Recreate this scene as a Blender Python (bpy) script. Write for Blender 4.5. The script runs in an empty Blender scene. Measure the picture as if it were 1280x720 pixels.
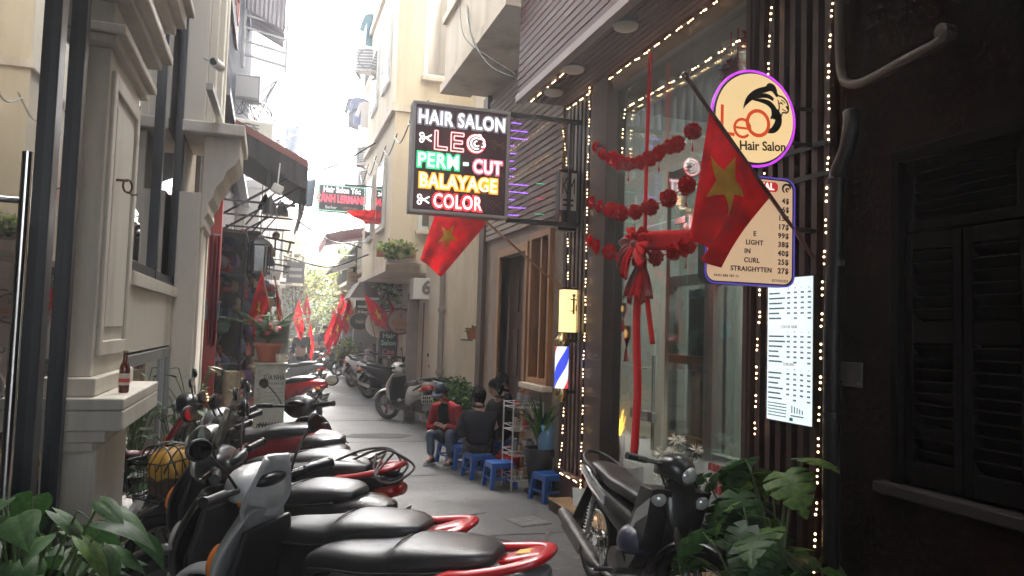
import bpy, bmesh, math, random
from mathutils import Vector, Matrix, noise as mnoise
random.seed(7)
rad = math.radians
PI = math.pi
SC = bpy.context.scene
COL = SC.collection

# ------------------------------------------------------------------ camera
F_PX = 950.0
CAM = Vector((0, 0, 1.65))
YAW, PITCH, ROLL = rad(17.6), rad(3.35), 0.031
_fw = Vector((math.sin(YAW)*math.cos(PITCH), math.cos(YAW)*math.cos(PITCH), math.sin(PITCH)))
_r0 = Vector((math.cos(YAW), -math.sin(YAW), 0))
_u0 = _r0.cross(_fw)
_rt = _r0*math.cos(ROLL) + _u0*math.sin(ROLL)
_up = _u0*math.cos(ROLL) - _r0*math.sin(ROLL)
cam_data = bpy.data.cameras.new('camera')
cam_data.sensor_width = 36
cam_data.lens = 36*F_PX/1280
cam_data.clip_start = 0.05
cam_data.clip_end = 900
cam = bpy.data.objects.new('camera', cam_data)
cam.matrix_world = Matrix((( _rt.x, _up.x, -_fw.x, CAM.x), (_rt.y, _up.y, -_fw.y, CAM.y),
                           (_rt.z, _up.z, -_fw.z, CAM.z), (0, 0, 0, 1)))
COL.objects.link(cam)
SC.camera = cam

def ray(x, y):
    return _fw + _rt*((x-640)/F_PX) - _up*((y-360)/F_PX)
def onx(x, y, X):
    d = ray(x, y); return CAM + d*((X-CAM.x)/d.x)
def ony(x, y, Y):
    d = ray(x, y); return CAM + d*((Y-CAM.y)/d.y)
def onz(x, y, Z=0.0):
    d = ray(x, y); return CAM + d*((Z-CAM.z)/d.z)

# ------------------------------------------------------------------ world, sun, exposure
SUN_EL, SUN_AZ = rad(55), rad(13)      # high, a little behind the far end of the alley, veiled by cloud
w = bpy.data.worlds.new('World'); SC.world = w; w.use_nodes = True
nt = w.node_tree
sky = nt.nodes.new('ShaderNodeTexSky'); sky.sky_type = 'NISHITA'; sky.sun_disc = False
sky.sun_elevation = SUN_EL; sky.sun_rotation = SUN_AZ
sky.air_density = 1.0; sky.dust_density = 6.0; sky.ozone_density = 1.0; sky.altitude = 0
hsv = nt.nodes.new('ShaderNodeHueSaturation'); hsv.inputs['Saturation'].default_value = 0.35
nt.links.new(sky.outputs[0], hsv.inputs['Color'])
bg = nt.nodes['Background']; bg.inputs[1].default_value = 0.15
nt.links.new(hsv.outputs[0], bg.inputs[0])
sd = bpy.data.lights.new('sun', 'SUN'); sd.energy = 2.8; sd.angle = rad(10); sd.color = (1.0, 0.95, 0.88)
so = bpy.data.objects.new('sun', sd); COL.objects.link(so)
_sv = Vector((math.sin(SUN_AZ)*math.cos(SUN_EL), math.cos(SUN_AZ)*math.cos(SUN_EL), math.sin(SUN_EL)))
so.rotation_euler = _sv.to_track_quat('Z', 'Y').to_euler()
so.location = (2, 20, 30)
SC.view_settings.view_transform = 'Standard'
SC.view_settings.look = 'None'
SC.view_settings.gamma = 1
SC.view_settings.exposure = 3.4
SC.view_settings.use_curve_mapping = False
SC.cycles.use_denoising = True
SC.cycles.max_bounces = 7
SC.cycles.diffuse_bounces = 4
SC.cycles.glossy_bounces = 4
SC.cycles.transmission_bounces = 4
SC.cycles.transparent_max_bounces = 12
SC.cycles.caustics_reflective = False
SC.cycles.caustics_refractive = False
SC.cycles.sample_clamp_indirect = 6.0
SC.render.film_transparent = False

# ------------------------------------------------------------------ materials
_M = {}
def mat(name, col=(.5, .5, .5), rough=.6, metal=0.0, var=0.0, scale=6.0, bump=0.0, bscale=None, emit=None, es=1.0,
        coat=0.0, spec=0.5, stain=None, stain_amt=0.5, stain_scale=1.5, sheen=0.0, sss=0.0, trans=0.0, stretch=None):
    if name in _M: return _M[name]
    m = bpy.data.materials.new(name); m.use_nodes = True
    n = m.node_tree.nodes; l = m.node_tree.links
    b = n['Principled BSDF']
    b.inputs['Base Color'].default_value = (*col, 1)
    b.inputs['Roughness'].default_value = rough
    b.inputs['Metallic'].default_value = metal
    b.inputs['Specular IOR Level'].default_value = spec
    b.inputs['Coat Weight'].default_value = coat
    b.inputs['Coat Roughness'].default_value = 0.08
    if sheen: b.inputs['Sheen Weight'].default_value = sheen
    if trans: b.inputs['Transmission Weight'].default_value = trans
    tc = None
    def coords():
        nonlocal tc
        if tc is None:
            t = n.new('ShaderNodeTexCoord'); mp = n.new('ShaderNodeMapping')
            l.new(t.outputs['Object'], mp.inputs[0])
            if stretch: mp.inputs['Scale'].default_value = stretch
            tc = mp.outputs[0]
        return tc
    src = None
    if var:
        no = n.new('ShaderNodeTexNoise'); no.inputs['Scale'].default_value = scale
        no.inputs['Detail'].default_value = 5; no.inputs['Roughness'].default_value = .62
        l.new(coords(), no.inputs[0])
        r = n.new('ShaderNodeValToRGB')
        r.color_ramp.elements[0].position = .28; r.color_ramp.elements[1].position = .72
        r.color_ramp.elements[0].color = (*[max(0, c*(1-var)) for c in col], 1)
        r.color_ramp.elements[1].color = (*[min(1, c*(1+var*.8)) for c in col], 1)
        l.new(no.outputs[0], r.inputs[0]); src = r.outputs[0]
        rr = n.new('ShaderNodeMapRange'); rr.inputs[3].default_value = max(0, rough-.12); rr.inputs[4].default_value = min(1, rough+.12)
        l.new(no.outputs[0], rr.inputs[0]); l.new(rr.outputs[0], b.inputs['Roughness'])
    if stain:
        no = n.new('ShaderNodeTexNoise'); no.inputs['Scale'].default_value = stain_scale
        no.inputs['Detail'].default_value = 8; no.inputs['Roughness'].default_value = .7
        l.new(coords(), no.inputs[0])
        r = n.new('ShaderNodeValToRGB'); r.color_ramp.elements[0].position = .48; r.color_ramp.elements[1].position = .72
        l.new(no.outputs[0], r.inputs[0])
        ml = n.new('ShaderNodeMath'); ml.operation = 'MULTIPLY'; ml.inputs[1].default_value = stain_amt
        l.new(r.outputs[0], ml.inputs[0])
        mx = n.new('ShaderNodeMix'); mx.data_type = 'RGBA'
        l.new(ml.outputs[0], mx.inputs[0])
        if src: l.new(src, mx.inputs[6])
        else: mx.inputs[6].default_value = (*col, 1)
        mx.inputs[7].default_value = (*stain, 1)
        src = mx.outputs[2]
    if src: l.new(src, b.inputs['Base Color'])
    if bump:
        no = n.new('ShaderNodeTexNoise'); no.inputs['Scale'].default_value = bscale or scale*6
        no.inputs['Detail'].default_value = 4
        l.new(coords(), no.inputs[0])
        bp = n.new('ShaderNodeBump'); bp.inputs['Strength'].default_value = bump; bp.inputs['Distance'].default_value = .01
        l.new(no.outputs[0], bp.inputs['Height']); l.new(bp.outputs[0], b.inputs['Normal'])
    if emit:
        b.inputs['Emission Color'].default_value = (*emit, 1); b.inputs['Emission Strength'].default_value = es
    _M[name] = m
    return m

def leafmat(name, col, rough=.4, tl=.35):
    """leaf: diffuse + gloss + translucency, hue varies over the plant"""
    if name in _M: return _M[name]
    m = bpy.data.materials.new(name); m.use_nodes = True
    n = m.node_tree.nodes; l = m.node_tree.links
    b = n['Principled BSDF']; b.inputs['Roughness'].default_value = rough; b.inputs['Specular IOR Level'].default_value = .3
    t = n.new('ShaderNodeTexCoord'); no = n.new('ShaderNodeTexNoise'); no.inputs['Scale'].default_value = 7
    l.new(t.outputs['Object'], no.inputs[0])
    r = n.new('ShaderNodeValToRGB'); r.color_ramp.elements[0].position = .3; r.color_ramp.elements[1].position = .7
    r.color_ramp.elements[0].color = (col[0]*.55, col[1]*.6, col[2]*.6, 1)
    r.color_ramp.elements[1].color = (min(1, col[0]*1.5), min(1, col[1]*1.35), col[2]*1.2, 1)
    l.new(no.outputs[0], r.inputs[0]); l.new(r.outputs[0], b.inputs['Base Color'])
    tr = n.new('ShaderNodeBsdfTranslucent'); l.new(r.outputs[0], tr.inputs[0])
    mx = n.new('ShaderNodeMixShader'); mx.inputs[0].default_value = tl
    l.new(b.outputs[0], mx.inputs[1]); l.new(tr.outputs[0], mx.inputs[2])
    l.new(mx.outputs[0], n['Material Output'].inputs[0])
    _M[name] = m
    return m

def glassmat(name, tint=(.9, .95, .93), refl=1.0, rough=.02, base=.06):
    """architectural pane: see-through plus a fresnel mirror"""
    if name in _M: return _M[name]
    m = bpy.data.materials.new(name); m.use_nodes = True
    n = m.node_tree.nodes; l = m.node_tree.links
    n.remove(n['Principled BSDF'])
    tr = n.new('ShaderNodeBsdfTransparent'); tr.inputs[0].default_value = (*tint, 1)
    gl = n.new('ShaderNodeBsdfGlossy'); gl.inputs['Roughness'].default_value = rough
    gl.inputs[0].default_value = (.95, .95, .95, 1)
    lw = n.new('ShaderNodeLayerWeight'); lw.inputs[0].default_value = .5
    pw = n.new('ShaderNodeMath'); pw.operation = 'POWER'; pw.inputs[1].default_value = 3.2
    l.new(lw.outputs['Facing'], pw.inputs[0])
    mr = n.new('ShaderNodeMapRange'); mr.inputs[3].default_value = base; mr.inputs[4].default_value = min(1, base+refl*.9)
    l.new(pw.outputs[0], mr.inputs[0])
    mx = n.new('ShaderNodeMixShader'); l.new(mr.outputs[0], mx.inputs[0])
    l.new(tr.outputs[0], mx.inputs[1]); l.new(gl.outputs[0], mx.inputs[2])
    l.new(mx.outputs[0], n['Material Output'].inputs[0])
    _M[name] = m
    return m

def glow(name, col, s):
    return mat(name, (min(1, col[0]), min(1, col[1]), min(1, col[2])), .5, emit=col, es=s)

# ------------------------------------------------------------------ mesh builder
class MB:
    def __init__(s): s.v = []; s.f = []
    def _add(s, vs, fs):
        o = len(s.v); s.v.extend([tuple(p) for p in vs]); s.f.extend([tuple(i+o for i in f) for f in fs]); return s
    def box(s, c, d, R=None):
        x, y, z = d[0]/2, d[1]/2, d[2]/2
        P = [Vector(p) for p in ((-x,-y,-z),(x,-y,-z),(x,y,-z),(-x,y,-z),(-x,-y,z),(x,-y,z),(x,y,z),(-x,y,z))]
        if R is not None: P = [R @ p for p in P]
        c = Vector(c)
        return s._add([p+c for p in P], ((0,3,2,1),(4,5,6,7),(0,1,5,4),(1,2,6,5),(2,3,7,6),(3,0,4,7)))
    def bb(s, x0, x1, y0, y1, z0, z1):
        return s.box(((x0+x1)/2, (y0+y1)/2, (z0+z1)/2), (abs(x1-x0), abs(y1-y0), abs(z1-z0)))
    def beam(s, p0, p1, w, h):
        p0 = Vector(p0); p1 = Vector(p1); d = p1-p0
        q = d.to_track_quat('X', 'Z').to_matrix()
        return s.box((p0+p1)/2, (d.length, w, h), q)
    def loft(s, rings, caps=True, closed=True):
        n = len(rings[0]); vs = [p for r in rings for p in r]; fs = []
        m = n if closed else n-1
        for i in range(len(rings)-1):
            for j in range(m):
                k = (j+1) % n
                fs.append((i*n+j, i*n+k, (i+1)*n+k, (i+1)*n+j))
        if caps and closed:
            fs.append(tuple(range(n-1, -1, -1))); L = (len(rings)-1)*n; fs.append(tuple(range(L, L+n)))
        return s._add(vs, fs)
    def tube(s, pts, r, n=8, caps=True, sq=1.0, up=None):
        pts = [Vector(p) for p in pts]; N = len(pts)
        rs = r if isinstance(r, (list, tuple)) else [r]*N
        rings = []; ref = None
        for i, p in enumerate(pts):
            t = (pts[min(i+1, N-1)]-pts[max(i-1, 0)])
            if t.length < 1e-9: t = Vector((0, 0, 1))
            t.normalize()
            if ref is None:
                ref = Vector(up) if up else (Vector((0, 0, 1)) if abs(t.z) < .9 else Vector((1, 0, 0)))
            a = ref - t*ref.dot(t)
            if a.length < 1e-6: a = t.orthogonal()
            a.normalize(); b = t.cross(a); ref = a
            rings.append([p + a*(math.sin(2*PI*k/n)*rs[i]*sq) + b*(math.cos(2*PI*k/n)*rs[i]) for k in range(n)])
        return s.loft(rings, caps)
    def cyl(s, p0, p1, r0, r1=None, n=12, caps=True):
        return s.tube([p0, p1], [r0, r0 if r1 is None else r1], n, caps)
    def lathe(s, prof, c=(0, 0, 0), n=16, R=None, caps=True):
        c = Vector(c); rings = []
        for r, z in prof:
            ring = []
            for k in range(n):
                p = Vector((r*math.cos(2*PI*k/n), r*math.sin(2*PI*k/n), z))
                if R is not None: p = R @ p
                ring.append(p+c)
            rings.append(ring)
        return s.loft(rings, caps)
    def torus(s, c, R_, r, n=28, m=8, rot=None, sy=1.0):
        c = Vector(c); vs = []; fs = []
        for i in range(n):
            a = 2*PI*i/n
            for j in range(m):
                b = 2*PI*j/m
                p = Vector(((R_+r*math.cos(b))*math.cos(a), r*sy*math.sin(b), (R_+r*math.cos(b))*math.sin(a)))
                if rot is not None: p = rot @ p
                vs.append(p+c)
        for i in range(n):
            for j in range(m):
                fs.append((i*m+j, i*m+(j+1) % m, ((i+1) % n)*m+(j+1) % m, ((i+1) % n)*m+j))
        return s._add(vs, fs)
    def ball(s, c, r, nu=12, nv=8, R=None):
        rr = r if isinstance(r, (tuple, list, Vector)) else (r, r, r); c = Vector(c)
        vs = [Vector((0, 0, rr[2]))]; fs = []
        for i in range(1, nv):
            a = PI*i/nv
            for j in range(nu):
                b = 2*PI*j/nu
                vs.append(Vector((rr[0]*math.sin(a)*math.cos(b), rr[1]*math.sin(a)*math.sin(b), rr[2]*math.cos(a))))
        vs.append(Vector((0, 0, -rr[2]))); L = len(vs)-1
        for j in range(nu):
            k = (j+1) % nu
            fs.append((0, 1+j, 1+k)); fs.append((L, L-nu+k, L-nu+j))
            for i in range(nv-2):
                a = 1+i*nu
                fs.append((a+j, a+nu+j, a+nu+k, a+k))
        if R is not None: vs = [R @ p for p in vs]
        return s._add([p+c for p in vs], fs)
    def prism(s, pts, d):
        """polygon of 3-D points extruded by vector d"""
        n = len(pts); d = Vector(d); P = [Vector(p) for p in pts]
        fs = [tuple(range(n-1, -1, -1)), tuple(range(n, 2*n))]
        for i in range(n):
            k = (i+1) % n; fs.append((i, k, n+k, n+i))
        return s._add(P+[p+d for p in P], fs)
    def grid(s, fn, nu, nv):
        vs = [fn(i/nu, j/nv) for j in range(nv+1) for i in range(nu+1)]; fs = []
        for j in range(nv):
            for i in range(nu):
                a = j*(nu+1)+i; fs.append((a, a+1, a+nu+2, a+nu+1))
        return s._add(vs, fs)
    def poly(s, pts): return s._add(pts, [tuple(range(len(pts)))])
    def mesh(s, name):
        me = bpy.data.meshes.new(name); me.from_pydata(s.v, [], s.f); me.update(); return me
    def build(s, name, m, parent=None, smooth=None, bevel=0.0, fixn=True, solid=0.0, sub=0):
        me = s.mesh(name)
        if fixn:
            bm = bmesh.new(); bm.from_mesh(me); bmesh.ops.recalc_face_normals(bm, faces=bm.faces); bm.to_mesh(me); bm.free()
        if smooth:
            me.shade_smooth()
            if smooth is not True: me.set_sharp_from_angle(angle=rad(smooth))
        for mm in (m if isinstance(m, (list, tuple)) else [m]): me.materials.append(mm)
        o = bpy.data.objects.new(name, me); COL.objects.link(o)
        if parent is not None: o.parent = parent
        if solid:
            k = o.modifiers.new('solid', 'SOLIDIFY'); k.thickness = solid; k.offset = 0
        if bevel:
            k = o.modifiers.new('bevel', 'BEVEL'); k.width = bevel; k.segments = 2; k.limit_method = 'ANGLE'; k.angle_limit = rad(40)
        if sub:
            k = o.modifiers.new('sub', 'SUBSURF'); k.levels = sub; k.render_levels = sub
        return o

def tag(o, label=None, cat=None, group=None, kind=None):
    if label: o['label'] = label
    if cat: o['category'] = cat
    if group: o['group'] = group
    if kind: o['kind'] = kind
    return o
def thing(name, label, cat, loc=(0, 0, 0), rz=0, group=None):
    o = bpy.data.objects.new(name, None); COL.objects.link(o); o.empty_display_size = .1
    o.location = loc; o.rotation_euler = (0, 0, rz)
    return tag(o, label, cat, group)
def struct(o): o['kind'] = 'structure'; return o
_KIDS = None
def kids(o): return [c for c in bpy.data.objects if c.parent == o]
def dup(root, loc=None, rz=None, label=None, parent=None):
    c = root.copy(); COL.objects.link(c)
    if parent is not None: c.parent = parent
    for ch in kids(root): dup(ch, parent=c)
    if loc is not None: c.location = loc
    if rz is not None: c.rotation_euler = (0, 0, rz)
    if label: c['label'] = label
    return c
def cr(p, n=6):
    """Catmull-Rom through a list of tuples/Vectors"""
    P = [Vector(q) for q in p]; out = []
    for i in range(len(P)-1):
        a = P[max(i-1, 0)]; b = P[i]; c = P[i+1]; d = P[min(i+2, len(P)-1)]
        for k in range(n):
            t = k/n
            out.append(.5*((2*b)+(c-a)*t+(2*a-5*b+4*c-d)*t*t+(3*b-a-3*c+d)*t**3))
    out.append(P[-1]); return out
def sring(c, hw, hh, e=2.6, n=16, tilt=0.0):
    """superellipse ring across y, up direction tilted in xz"""
    out = []
    for k in range(n):
        a = 2*PI*k/n; ca, sa = math.cos(a), math.sin(a)
        y = hw*math.copysign(abs(ca)**(2/e), ca); z = hh*math.copysign(abs(sa)**(2/e), sa)
        out.append(Vector((c[0]+math.sin(tilt)*z, c[1]+y, c[2]+math.cos(tilt)*z)))
    return out
def shell(mb, secs, n=16, k=5, e=2.6):
    """secs: (x, z, halfw, halfh[, tilt]) smoothly lofted"""
    S = []
    L = [Vector((q[0], q[1], q[2])) for q in secs]; H = [Vector((q[3], q[4] if len(q) > 4 else 0, 0)) for q in secs]
    A = cr(L, k); B = cr(H, k)
    return mb.loft([sring((a.x, 0, a.y), max(.002, a.z), max(.002, h.x), e, n, h.y) for a, h in zip(A, B)])

_font_cache = {}
def text(txt, size, m, parent, M, name='lettering', ext=.004, off=0.0, align='CENTER', sx=1.0, space=1.0, fit=None):
    cu = bpy.data.curves.new('t', 'FONT'); cu.body = txt; cu.size = size; cu.extrude = ext; cu.offset = off
    cu.align_x = align; cu.align_y = 'CENTER'; cu.resolution_u = 3; cu.space_character = space
    o = bpy.data.objects.new('t', cu); COL.objects.link(o)
    dg = bpy.context.evaluated_depsgraph_get(); dg.update()
    me = bpy.data.meshes.new_from_object(o.evaluated_get(dg)); bpy.data.objects.remove(o); bpy.data.curves.remove(cu)
    sy_ = 1.0
    if fit:
        xs = [v.co.x for v in me.vertices]; ys = [v.co.y for v in me.vertices]
        sx = fit[0]/max(1e-6, max(xs)-min(xs)); sy_ = fit[1]/max(1e-6, max(ys)-min(ys)) if fit[1] else sx
        me.transform(Matrix.Translation((-(max(xs)+min(xs))/2, -(max(ys)+min(ys))/2, 0)))
    me.transform(M @ Matrix.Diagonal((sx, sy_, 1, 1)))
    me.materials.clear(); me.materials.append(m); me.name = name
    r = bpy.data.objects.new(name, me); COL.objects.link(r)
    if parent is not None: r.parent = parent
    return r
def face_cam(p):
    """matrix for lettering on a plane facing -Y (towards the camera end of the alley)"""
    return Matrix.Translation(p) @ Matrix.Rotation(rad(90), 4, 'X')
def face_west(p):
    """lettering on a wall of the right side, facing -X"""
    return Matrix.Translation(p) @ Matrix.Rotation(rad(-90), 4, 'Z') @ Matrix.Rotation(rad(90), 4, 'X')
# ================================================================== shared materials
CREAM = mat('cream_paint', (.62, .55, .45), .7, var=.08, scale=1.2, bump=.15, bscale=40, stain=(.26, .21, .16), stain_amt=.7, stain_scale=1.5, stretch=(1, 1, .15))
STUCCO = mat('offwhite_stucco', (.65, .605, .525), .62, var=.10, scale=1.6, bump=.10, bscale=60, stain=(.30, .27, .22), stain_amt=.7, stain_scale=1.6, stretch=(1, 1, .16))
YELLOW = mat('yellow_render', (.60, .52, .38), .75, var=.1, scale=1.0, bump=.2, bscale=30, stain=(.28, .22, .15), stain_amt=.7, stain_scale=1.2, stretch=(1, 1, .14))
GREYW = mat('grey_render', (.42, .40, .37), .8, var=.12, scale=1.3, bump=.2, bscale=35, stain=(.2, .18, .16), stain_amt=.5)
WHITEW = mat('white_render', (.72, .71, .68), .75, var=.08, scale=1.2, stain=(.4, .38, .34), stain_amt=.45, stain_scale=.8, stretch=(1, 1, .3))
PINKW = mat('pink_beige_render', (.55, .45, .38), .75, var=.1, scale=1.1, stain=(.28, .22, .18), stain_amt=.45, stain_scale=.9, stretch=(1, 1, .3))
WOOD = mat('dark_slat_wood', (.075, .022, .026), .55, spec=.3, var=.35, scale=3, bump=.12, bscale=50, stretch=(8, .7, 8))
WOODV = mat('dark_upright_wood', (.050, .024, .025), .42, var=.35, scale=3, bump=.12, bscale=50, stretch=(8, 8, .7))
BACKP = mat('purple_lit_backing', (.085, .045, .055), .6, var=.15, scale=3)  # purple light between the slats is put into this colour
BLACKM = mat('black_metal', (.018, .018, .02), .4, var=.2, scale=9)
GREYM = mat('grey_metal', (.22, .22, .23), .42, metal=.7, var=.12, scale=9)
STEEL = mat('polished_steel', (.62, .61, .59), .16, metal=1.0)
CHROME = mat('chrome', (.75, .75, .76), .09, metal=1.0)
ALU = mat('grey_aluminium', (.33, .34, .34), .4, metal=.6, var=.08, scale=8)
DARKFR = mat('dark_window_frame', (.02, .025, .035), .35, var=.2, scale=6)
GLASS = glassmat('pane_glass', (.80, .86, .86), .95, base=.10)
GLASSM = glassmat('mirror_glass', (.30, .33, .34), 1.0, base=.30)
GLASSD = glassmat('dark_glass', (.16, .19, .21), .9, base=.16)
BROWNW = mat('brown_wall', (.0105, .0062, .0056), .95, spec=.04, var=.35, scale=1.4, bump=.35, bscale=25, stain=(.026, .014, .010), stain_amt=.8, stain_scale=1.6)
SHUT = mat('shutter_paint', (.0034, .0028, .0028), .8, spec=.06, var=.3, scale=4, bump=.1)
STONE = mat('taupe_stone', (.22, .17, .14), .6, var=.25, scale=2.5, bump=.3, bscale=14, stain=(.10, .07, .06), stain_amt=.5, stain_scale=2)
TAUPE = mat('taupe_panel', (.27, .215, .185), .6, var=.12, scale=2, stretch=(1, .6, 8))
WFRAME = mat('painted_white_frame', (.62, .63, .60), .45, var=.08, scale=4)
WOODF = mat('varnished_wood_frame', (.30, .15, .07), .4, var=.3, scale=4, stretch=(6, 6, .8))
DOORW = mat('brown_timber_door', (.06, .034, .025), .45, var=.3, scale=3, stretch=(6, 6, .6))
RED = mat('red_fabric', (.55, .010, .016), .8, spec=.15, var=.15, scale=12)
REDFLAG = leafmat('red_flag_cloth', (.46, .009, .014), .9, .45)
STARY = leafmat('yellow_star_cloth', (.85, .52, .05), .9, .3)
BEIGET = mat('tan_glossy_tile', (.36, .24, .14), .16, var=.15, scale=5)
BULB = glow('warm_bulb', (1.0, .62, .30), 1.3)
CABLE = mat('dark_cable', (.015, .014, .014), .5)

RX = 2.85
def yat(x, X=RX): return onx(x, 420, X).y
def zat(x, y, X=RX): return onx(x, y, X).z

# ================================================================== the ground
def groundmat():
    m = bpy.data.materials.new('worn_alley_concrete'); m.use_nodes = True
    n = m.node_tree.nodes; l = m.node_tree.links; b = n['Principled BSDF']
    t = n.new('ShaderNodeTexCoord')
    def noise(sc, det=6, ro=.6):
        q = n.new('ShaderNodeTexNoise'); q.inputs['Scale'].default_value = sc; q.inputs['Detail'].default_value = det
        q.inputs['Roughness'].default_value = ro; l.new(t.outputs['Object'], q.inputs[0]); return q.outputs[0]
    def ramp(src, p0, c0, p1, c1):
        r = n.new('ShaderNodeValToRGB'); e = r.color_ramp.elements
        e[0].position = p0; e[0].color = (*c0, 1); e[1].position = p1; e[1].color = (*c1, 1); l.new(src, r.inputs[0]); return r.outputs[0]
    def mix(f, a, b_, mode='MIX'):
        x = n.new('ShaderNodeMix'); x.data_type = 'RGBA'; x.blend_type = mode
        l.new(f, x.inputs[0]) if not isinstance(f, float) else setattr(x.inputs[0], 'default_value', f)
        l.new(a, x.inputs[6])
        if isinstance(b_, tuple): x.inputs[7].default_value = (*b_, 1)
        else: l.new(b_, x.inputs[7])
        return x.outputs[2]
    base = ramp(noise(.55, 8, .65), .3, (.042, .0415, .042), .72, (.098, .097, .097))
    fine = ramp(noise(38, 5, .7), .3, (.55, .55, .55), .75, (1.3, 1.3, 1.3))
    c = mix(.75, base, fine, 'MULTIPLY')
    st = ramp(noise(1.3, 9, .75), .50, (0, 0, 0), .72, (1, 1, 1))
    c = mix(st, c, (.028, .027, .027))
    vo = n.new('ShaderNodeTexVoronoi'); vo.feature = 'DISTANCE_TO_EDGE'; vo.inputs['Scale'].default_value = .42
    wn = n.new('ShaderNodeTexNoise'); wn.inputs['Scale'].default_value = 2.2; wn.inputs['Detail'].default_value = 6
    l.new(t.outputs['Object'], wn.inputs[0])
    ad = n.new('ShaderNodeMix'); ad.data_type = 'RGBA'; ad.inputs[0].default_value = .22
    l.new(t.outputs['Object'], ad.inputs[6]); l.new(wn.outputs['Color'], ad.inputs[7]); l.new(ad.outputs[2], vo.inputs[0])
    ck = ramp(vo.outputs[0], .0, (1, 1, 1), .012, (0, 0, 0))
    c = mix(ck, c, (.04, .038, .036))
    l.new(c, b.inputs['Base Color'])
    rr = n.new('ShaderNodeMapRange'); rr.inputs[3].default_value = .42; rr.inputs[4].default_value = .78
    l.new(noise(1.1, 6), rr.inputs[0]); l.new(rr.outputs[0], b.inputs['Roughness'])
    bp = n.new('ShaderNodeBump'); bp.inputs['Strength'].default_value = .6; bp.inputs['Distance'].default_value = .014
    l.new(noise(55, 5, .7), bp.inputs['Height']); l.new(bp.outputs[0], b.inputs['Normal'])
    return m
struct(MB().bb(-60, 60, -40, 160, -.3, 0).build('ground', groundmat()))
COVER = mat('cover_concrete', (.13, .128, .124), .75, var=.3, scale=8, bump=.3)
c0 = onz(660, 652)
cov = thing('manhole_cover', 'square dark concrete inspection cover set in the alley paving', 'manhole cover', (c0.x, c0.y, 0), rad(12))
MB().bb(-.15, .15, -.15, .15, .0, .005).build('frame', COVER, cov)
MB().bb(-.13, .13, -.13, .13, .006, .009).build('lid', COVER, cov, bevel=.003)
MB().bb(-.04, .04, -.01, .01, .010, .013).build('lift_handle', GREYM, cov)

PATCH = mat('asphalt_patch', (.034, .034, .036), .85, var=.4, scale=16, bump=.5)
PATC2 = mat('cement_patch', (.11, .109, .105), .8, var=.3, scale=9, bump=.4)
pq = random.Random(3)
for i, (px, py, rx, ry, m_, lab) in enumerate(((560, 640, .34, .22, PATC2, 'pale cement repair patch in the alley paving by the scooter tails'), (610, 690, .30, .42, PATCH, 'dark asphalt repair patch in front of the salon step'), (470, 545, .5, .3, PATCH, 'dark repair patch in the paving beside the luggage strap'), (500, 505, .3, .8, PATC2, 'long pale trench repair down the middle of the alley'))):
    c_ = onz(px, py); n_ = 14
    pts = [(c_.x+rx*math.cos(2*PI*k/n_)*pq.uniform(.8, 1.15), c_.y+ry*math.sin(2*PI*k/n_)*pq.uniform(.8, 1.15), .002) for k in range(n_)]
    tag(MB().prism(pts, (0, 0, .003)).build('paving_patch', m_), lab, 'patch', 'repair patches in the paving', 'structure')
JNT = mat('joint_dark', (.025, .024, .023), .9)
for i in range(8):
    y_ = 3.4+i*2.6; mb = MB(); x_ = -.4
    pts = [Vector((-.4+.2*k, y_+pq.uniform(-.015, .015), .0035)) for k in range(16)]
    mb.tube(pts, .009, 4, sq=.2, up=(0, 0, 1)); tag(mb.build('paving_joint', JNT), None, None, None, 'structure')
mb = MB()
for i in range(70):
    c_ = Vector((pq.choice((pq.uniform(-.3, 2.4), pq.uniform(1.9, 2.5))), pq.uniform(3.6, 13), .006)); a_ = pq.uniform(0, 6.3); s_ = pq.uniform(.012, .035); u_ = Vector((math.cos(a_), math.sin(a_), 0)); v_ = Vector((-u_.y, u_.x, 0))
    mb._add([c_-u_*s_, c_+v_*s_*.5+Vector((0, 0, .006)), c_+u_*s_, c_-v_*s_*.5], [(0, 1, 2, 3)])
tag(mb.build('litter', mat('dry_litter', (.26, .19, .11), .9, var=.6, scale=3), fixn=False), None, None, None, 'stuff')

# ================================================================== dark brown house by the camera (right)
dh = thing('brown_house', 'dark brown rendered house with black louvred shutters', 'house', (RX, 0, 0))
def P(name, mb, m, parent, **k):
    """part given in world coordinates"""
    o = parent; off = Vector((0, 0, 0))
    while o is not None: off += o.location; o = o.parent
    mb.v = [(a-off.x, b-off.y, c-off.z) for a, b, c in mb.v]
    return mb.build(name, m, parent, **k)
WY0, WY1, WZ0, WZ1 = .9, 2.93, 1.0, 2.58
mb = MB()
mb.bb(RX, 8, -6, 3.27, 0, WZ0); mb.bb(RX, 8, -6, 3.27, WZ1, 9.5)
mb.bb(RX, 8, -6, WY0, WZ0, WZ1); mb.bb(RX, 8, WY1, 3.27, WZ0, WZ1)
mb.bb(RX+.16, 8, WY0, WY1, WZ0, WZ1)
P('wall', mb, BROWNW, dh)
P('added_shade_storey', MB().bb(1.05, RX, -6, 3.26, 4.35, 9.4), BROWNW, dh)  # unseen overhang added to keep sky light off the near alley
mb = MB()
mb.bb(RX-.012, RX+.12, WY0-.0, WY0+.05, WZ0, WZ1); mb.bb(RX-.012, RX+.12, WY1-.05, WY1, WZ0, WZ1)
mb.bb(RX-.012, RX+.12, WY0+.05, WY1-.05, WZ1-.06, WZ1)
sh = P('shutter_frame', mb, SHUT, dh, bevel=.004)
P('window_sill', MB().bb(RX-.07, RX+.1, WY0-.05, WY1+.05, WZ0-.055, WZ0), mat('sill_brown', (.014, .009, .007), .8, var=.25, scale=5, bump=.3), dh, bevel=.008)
slat_me = None
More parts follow.
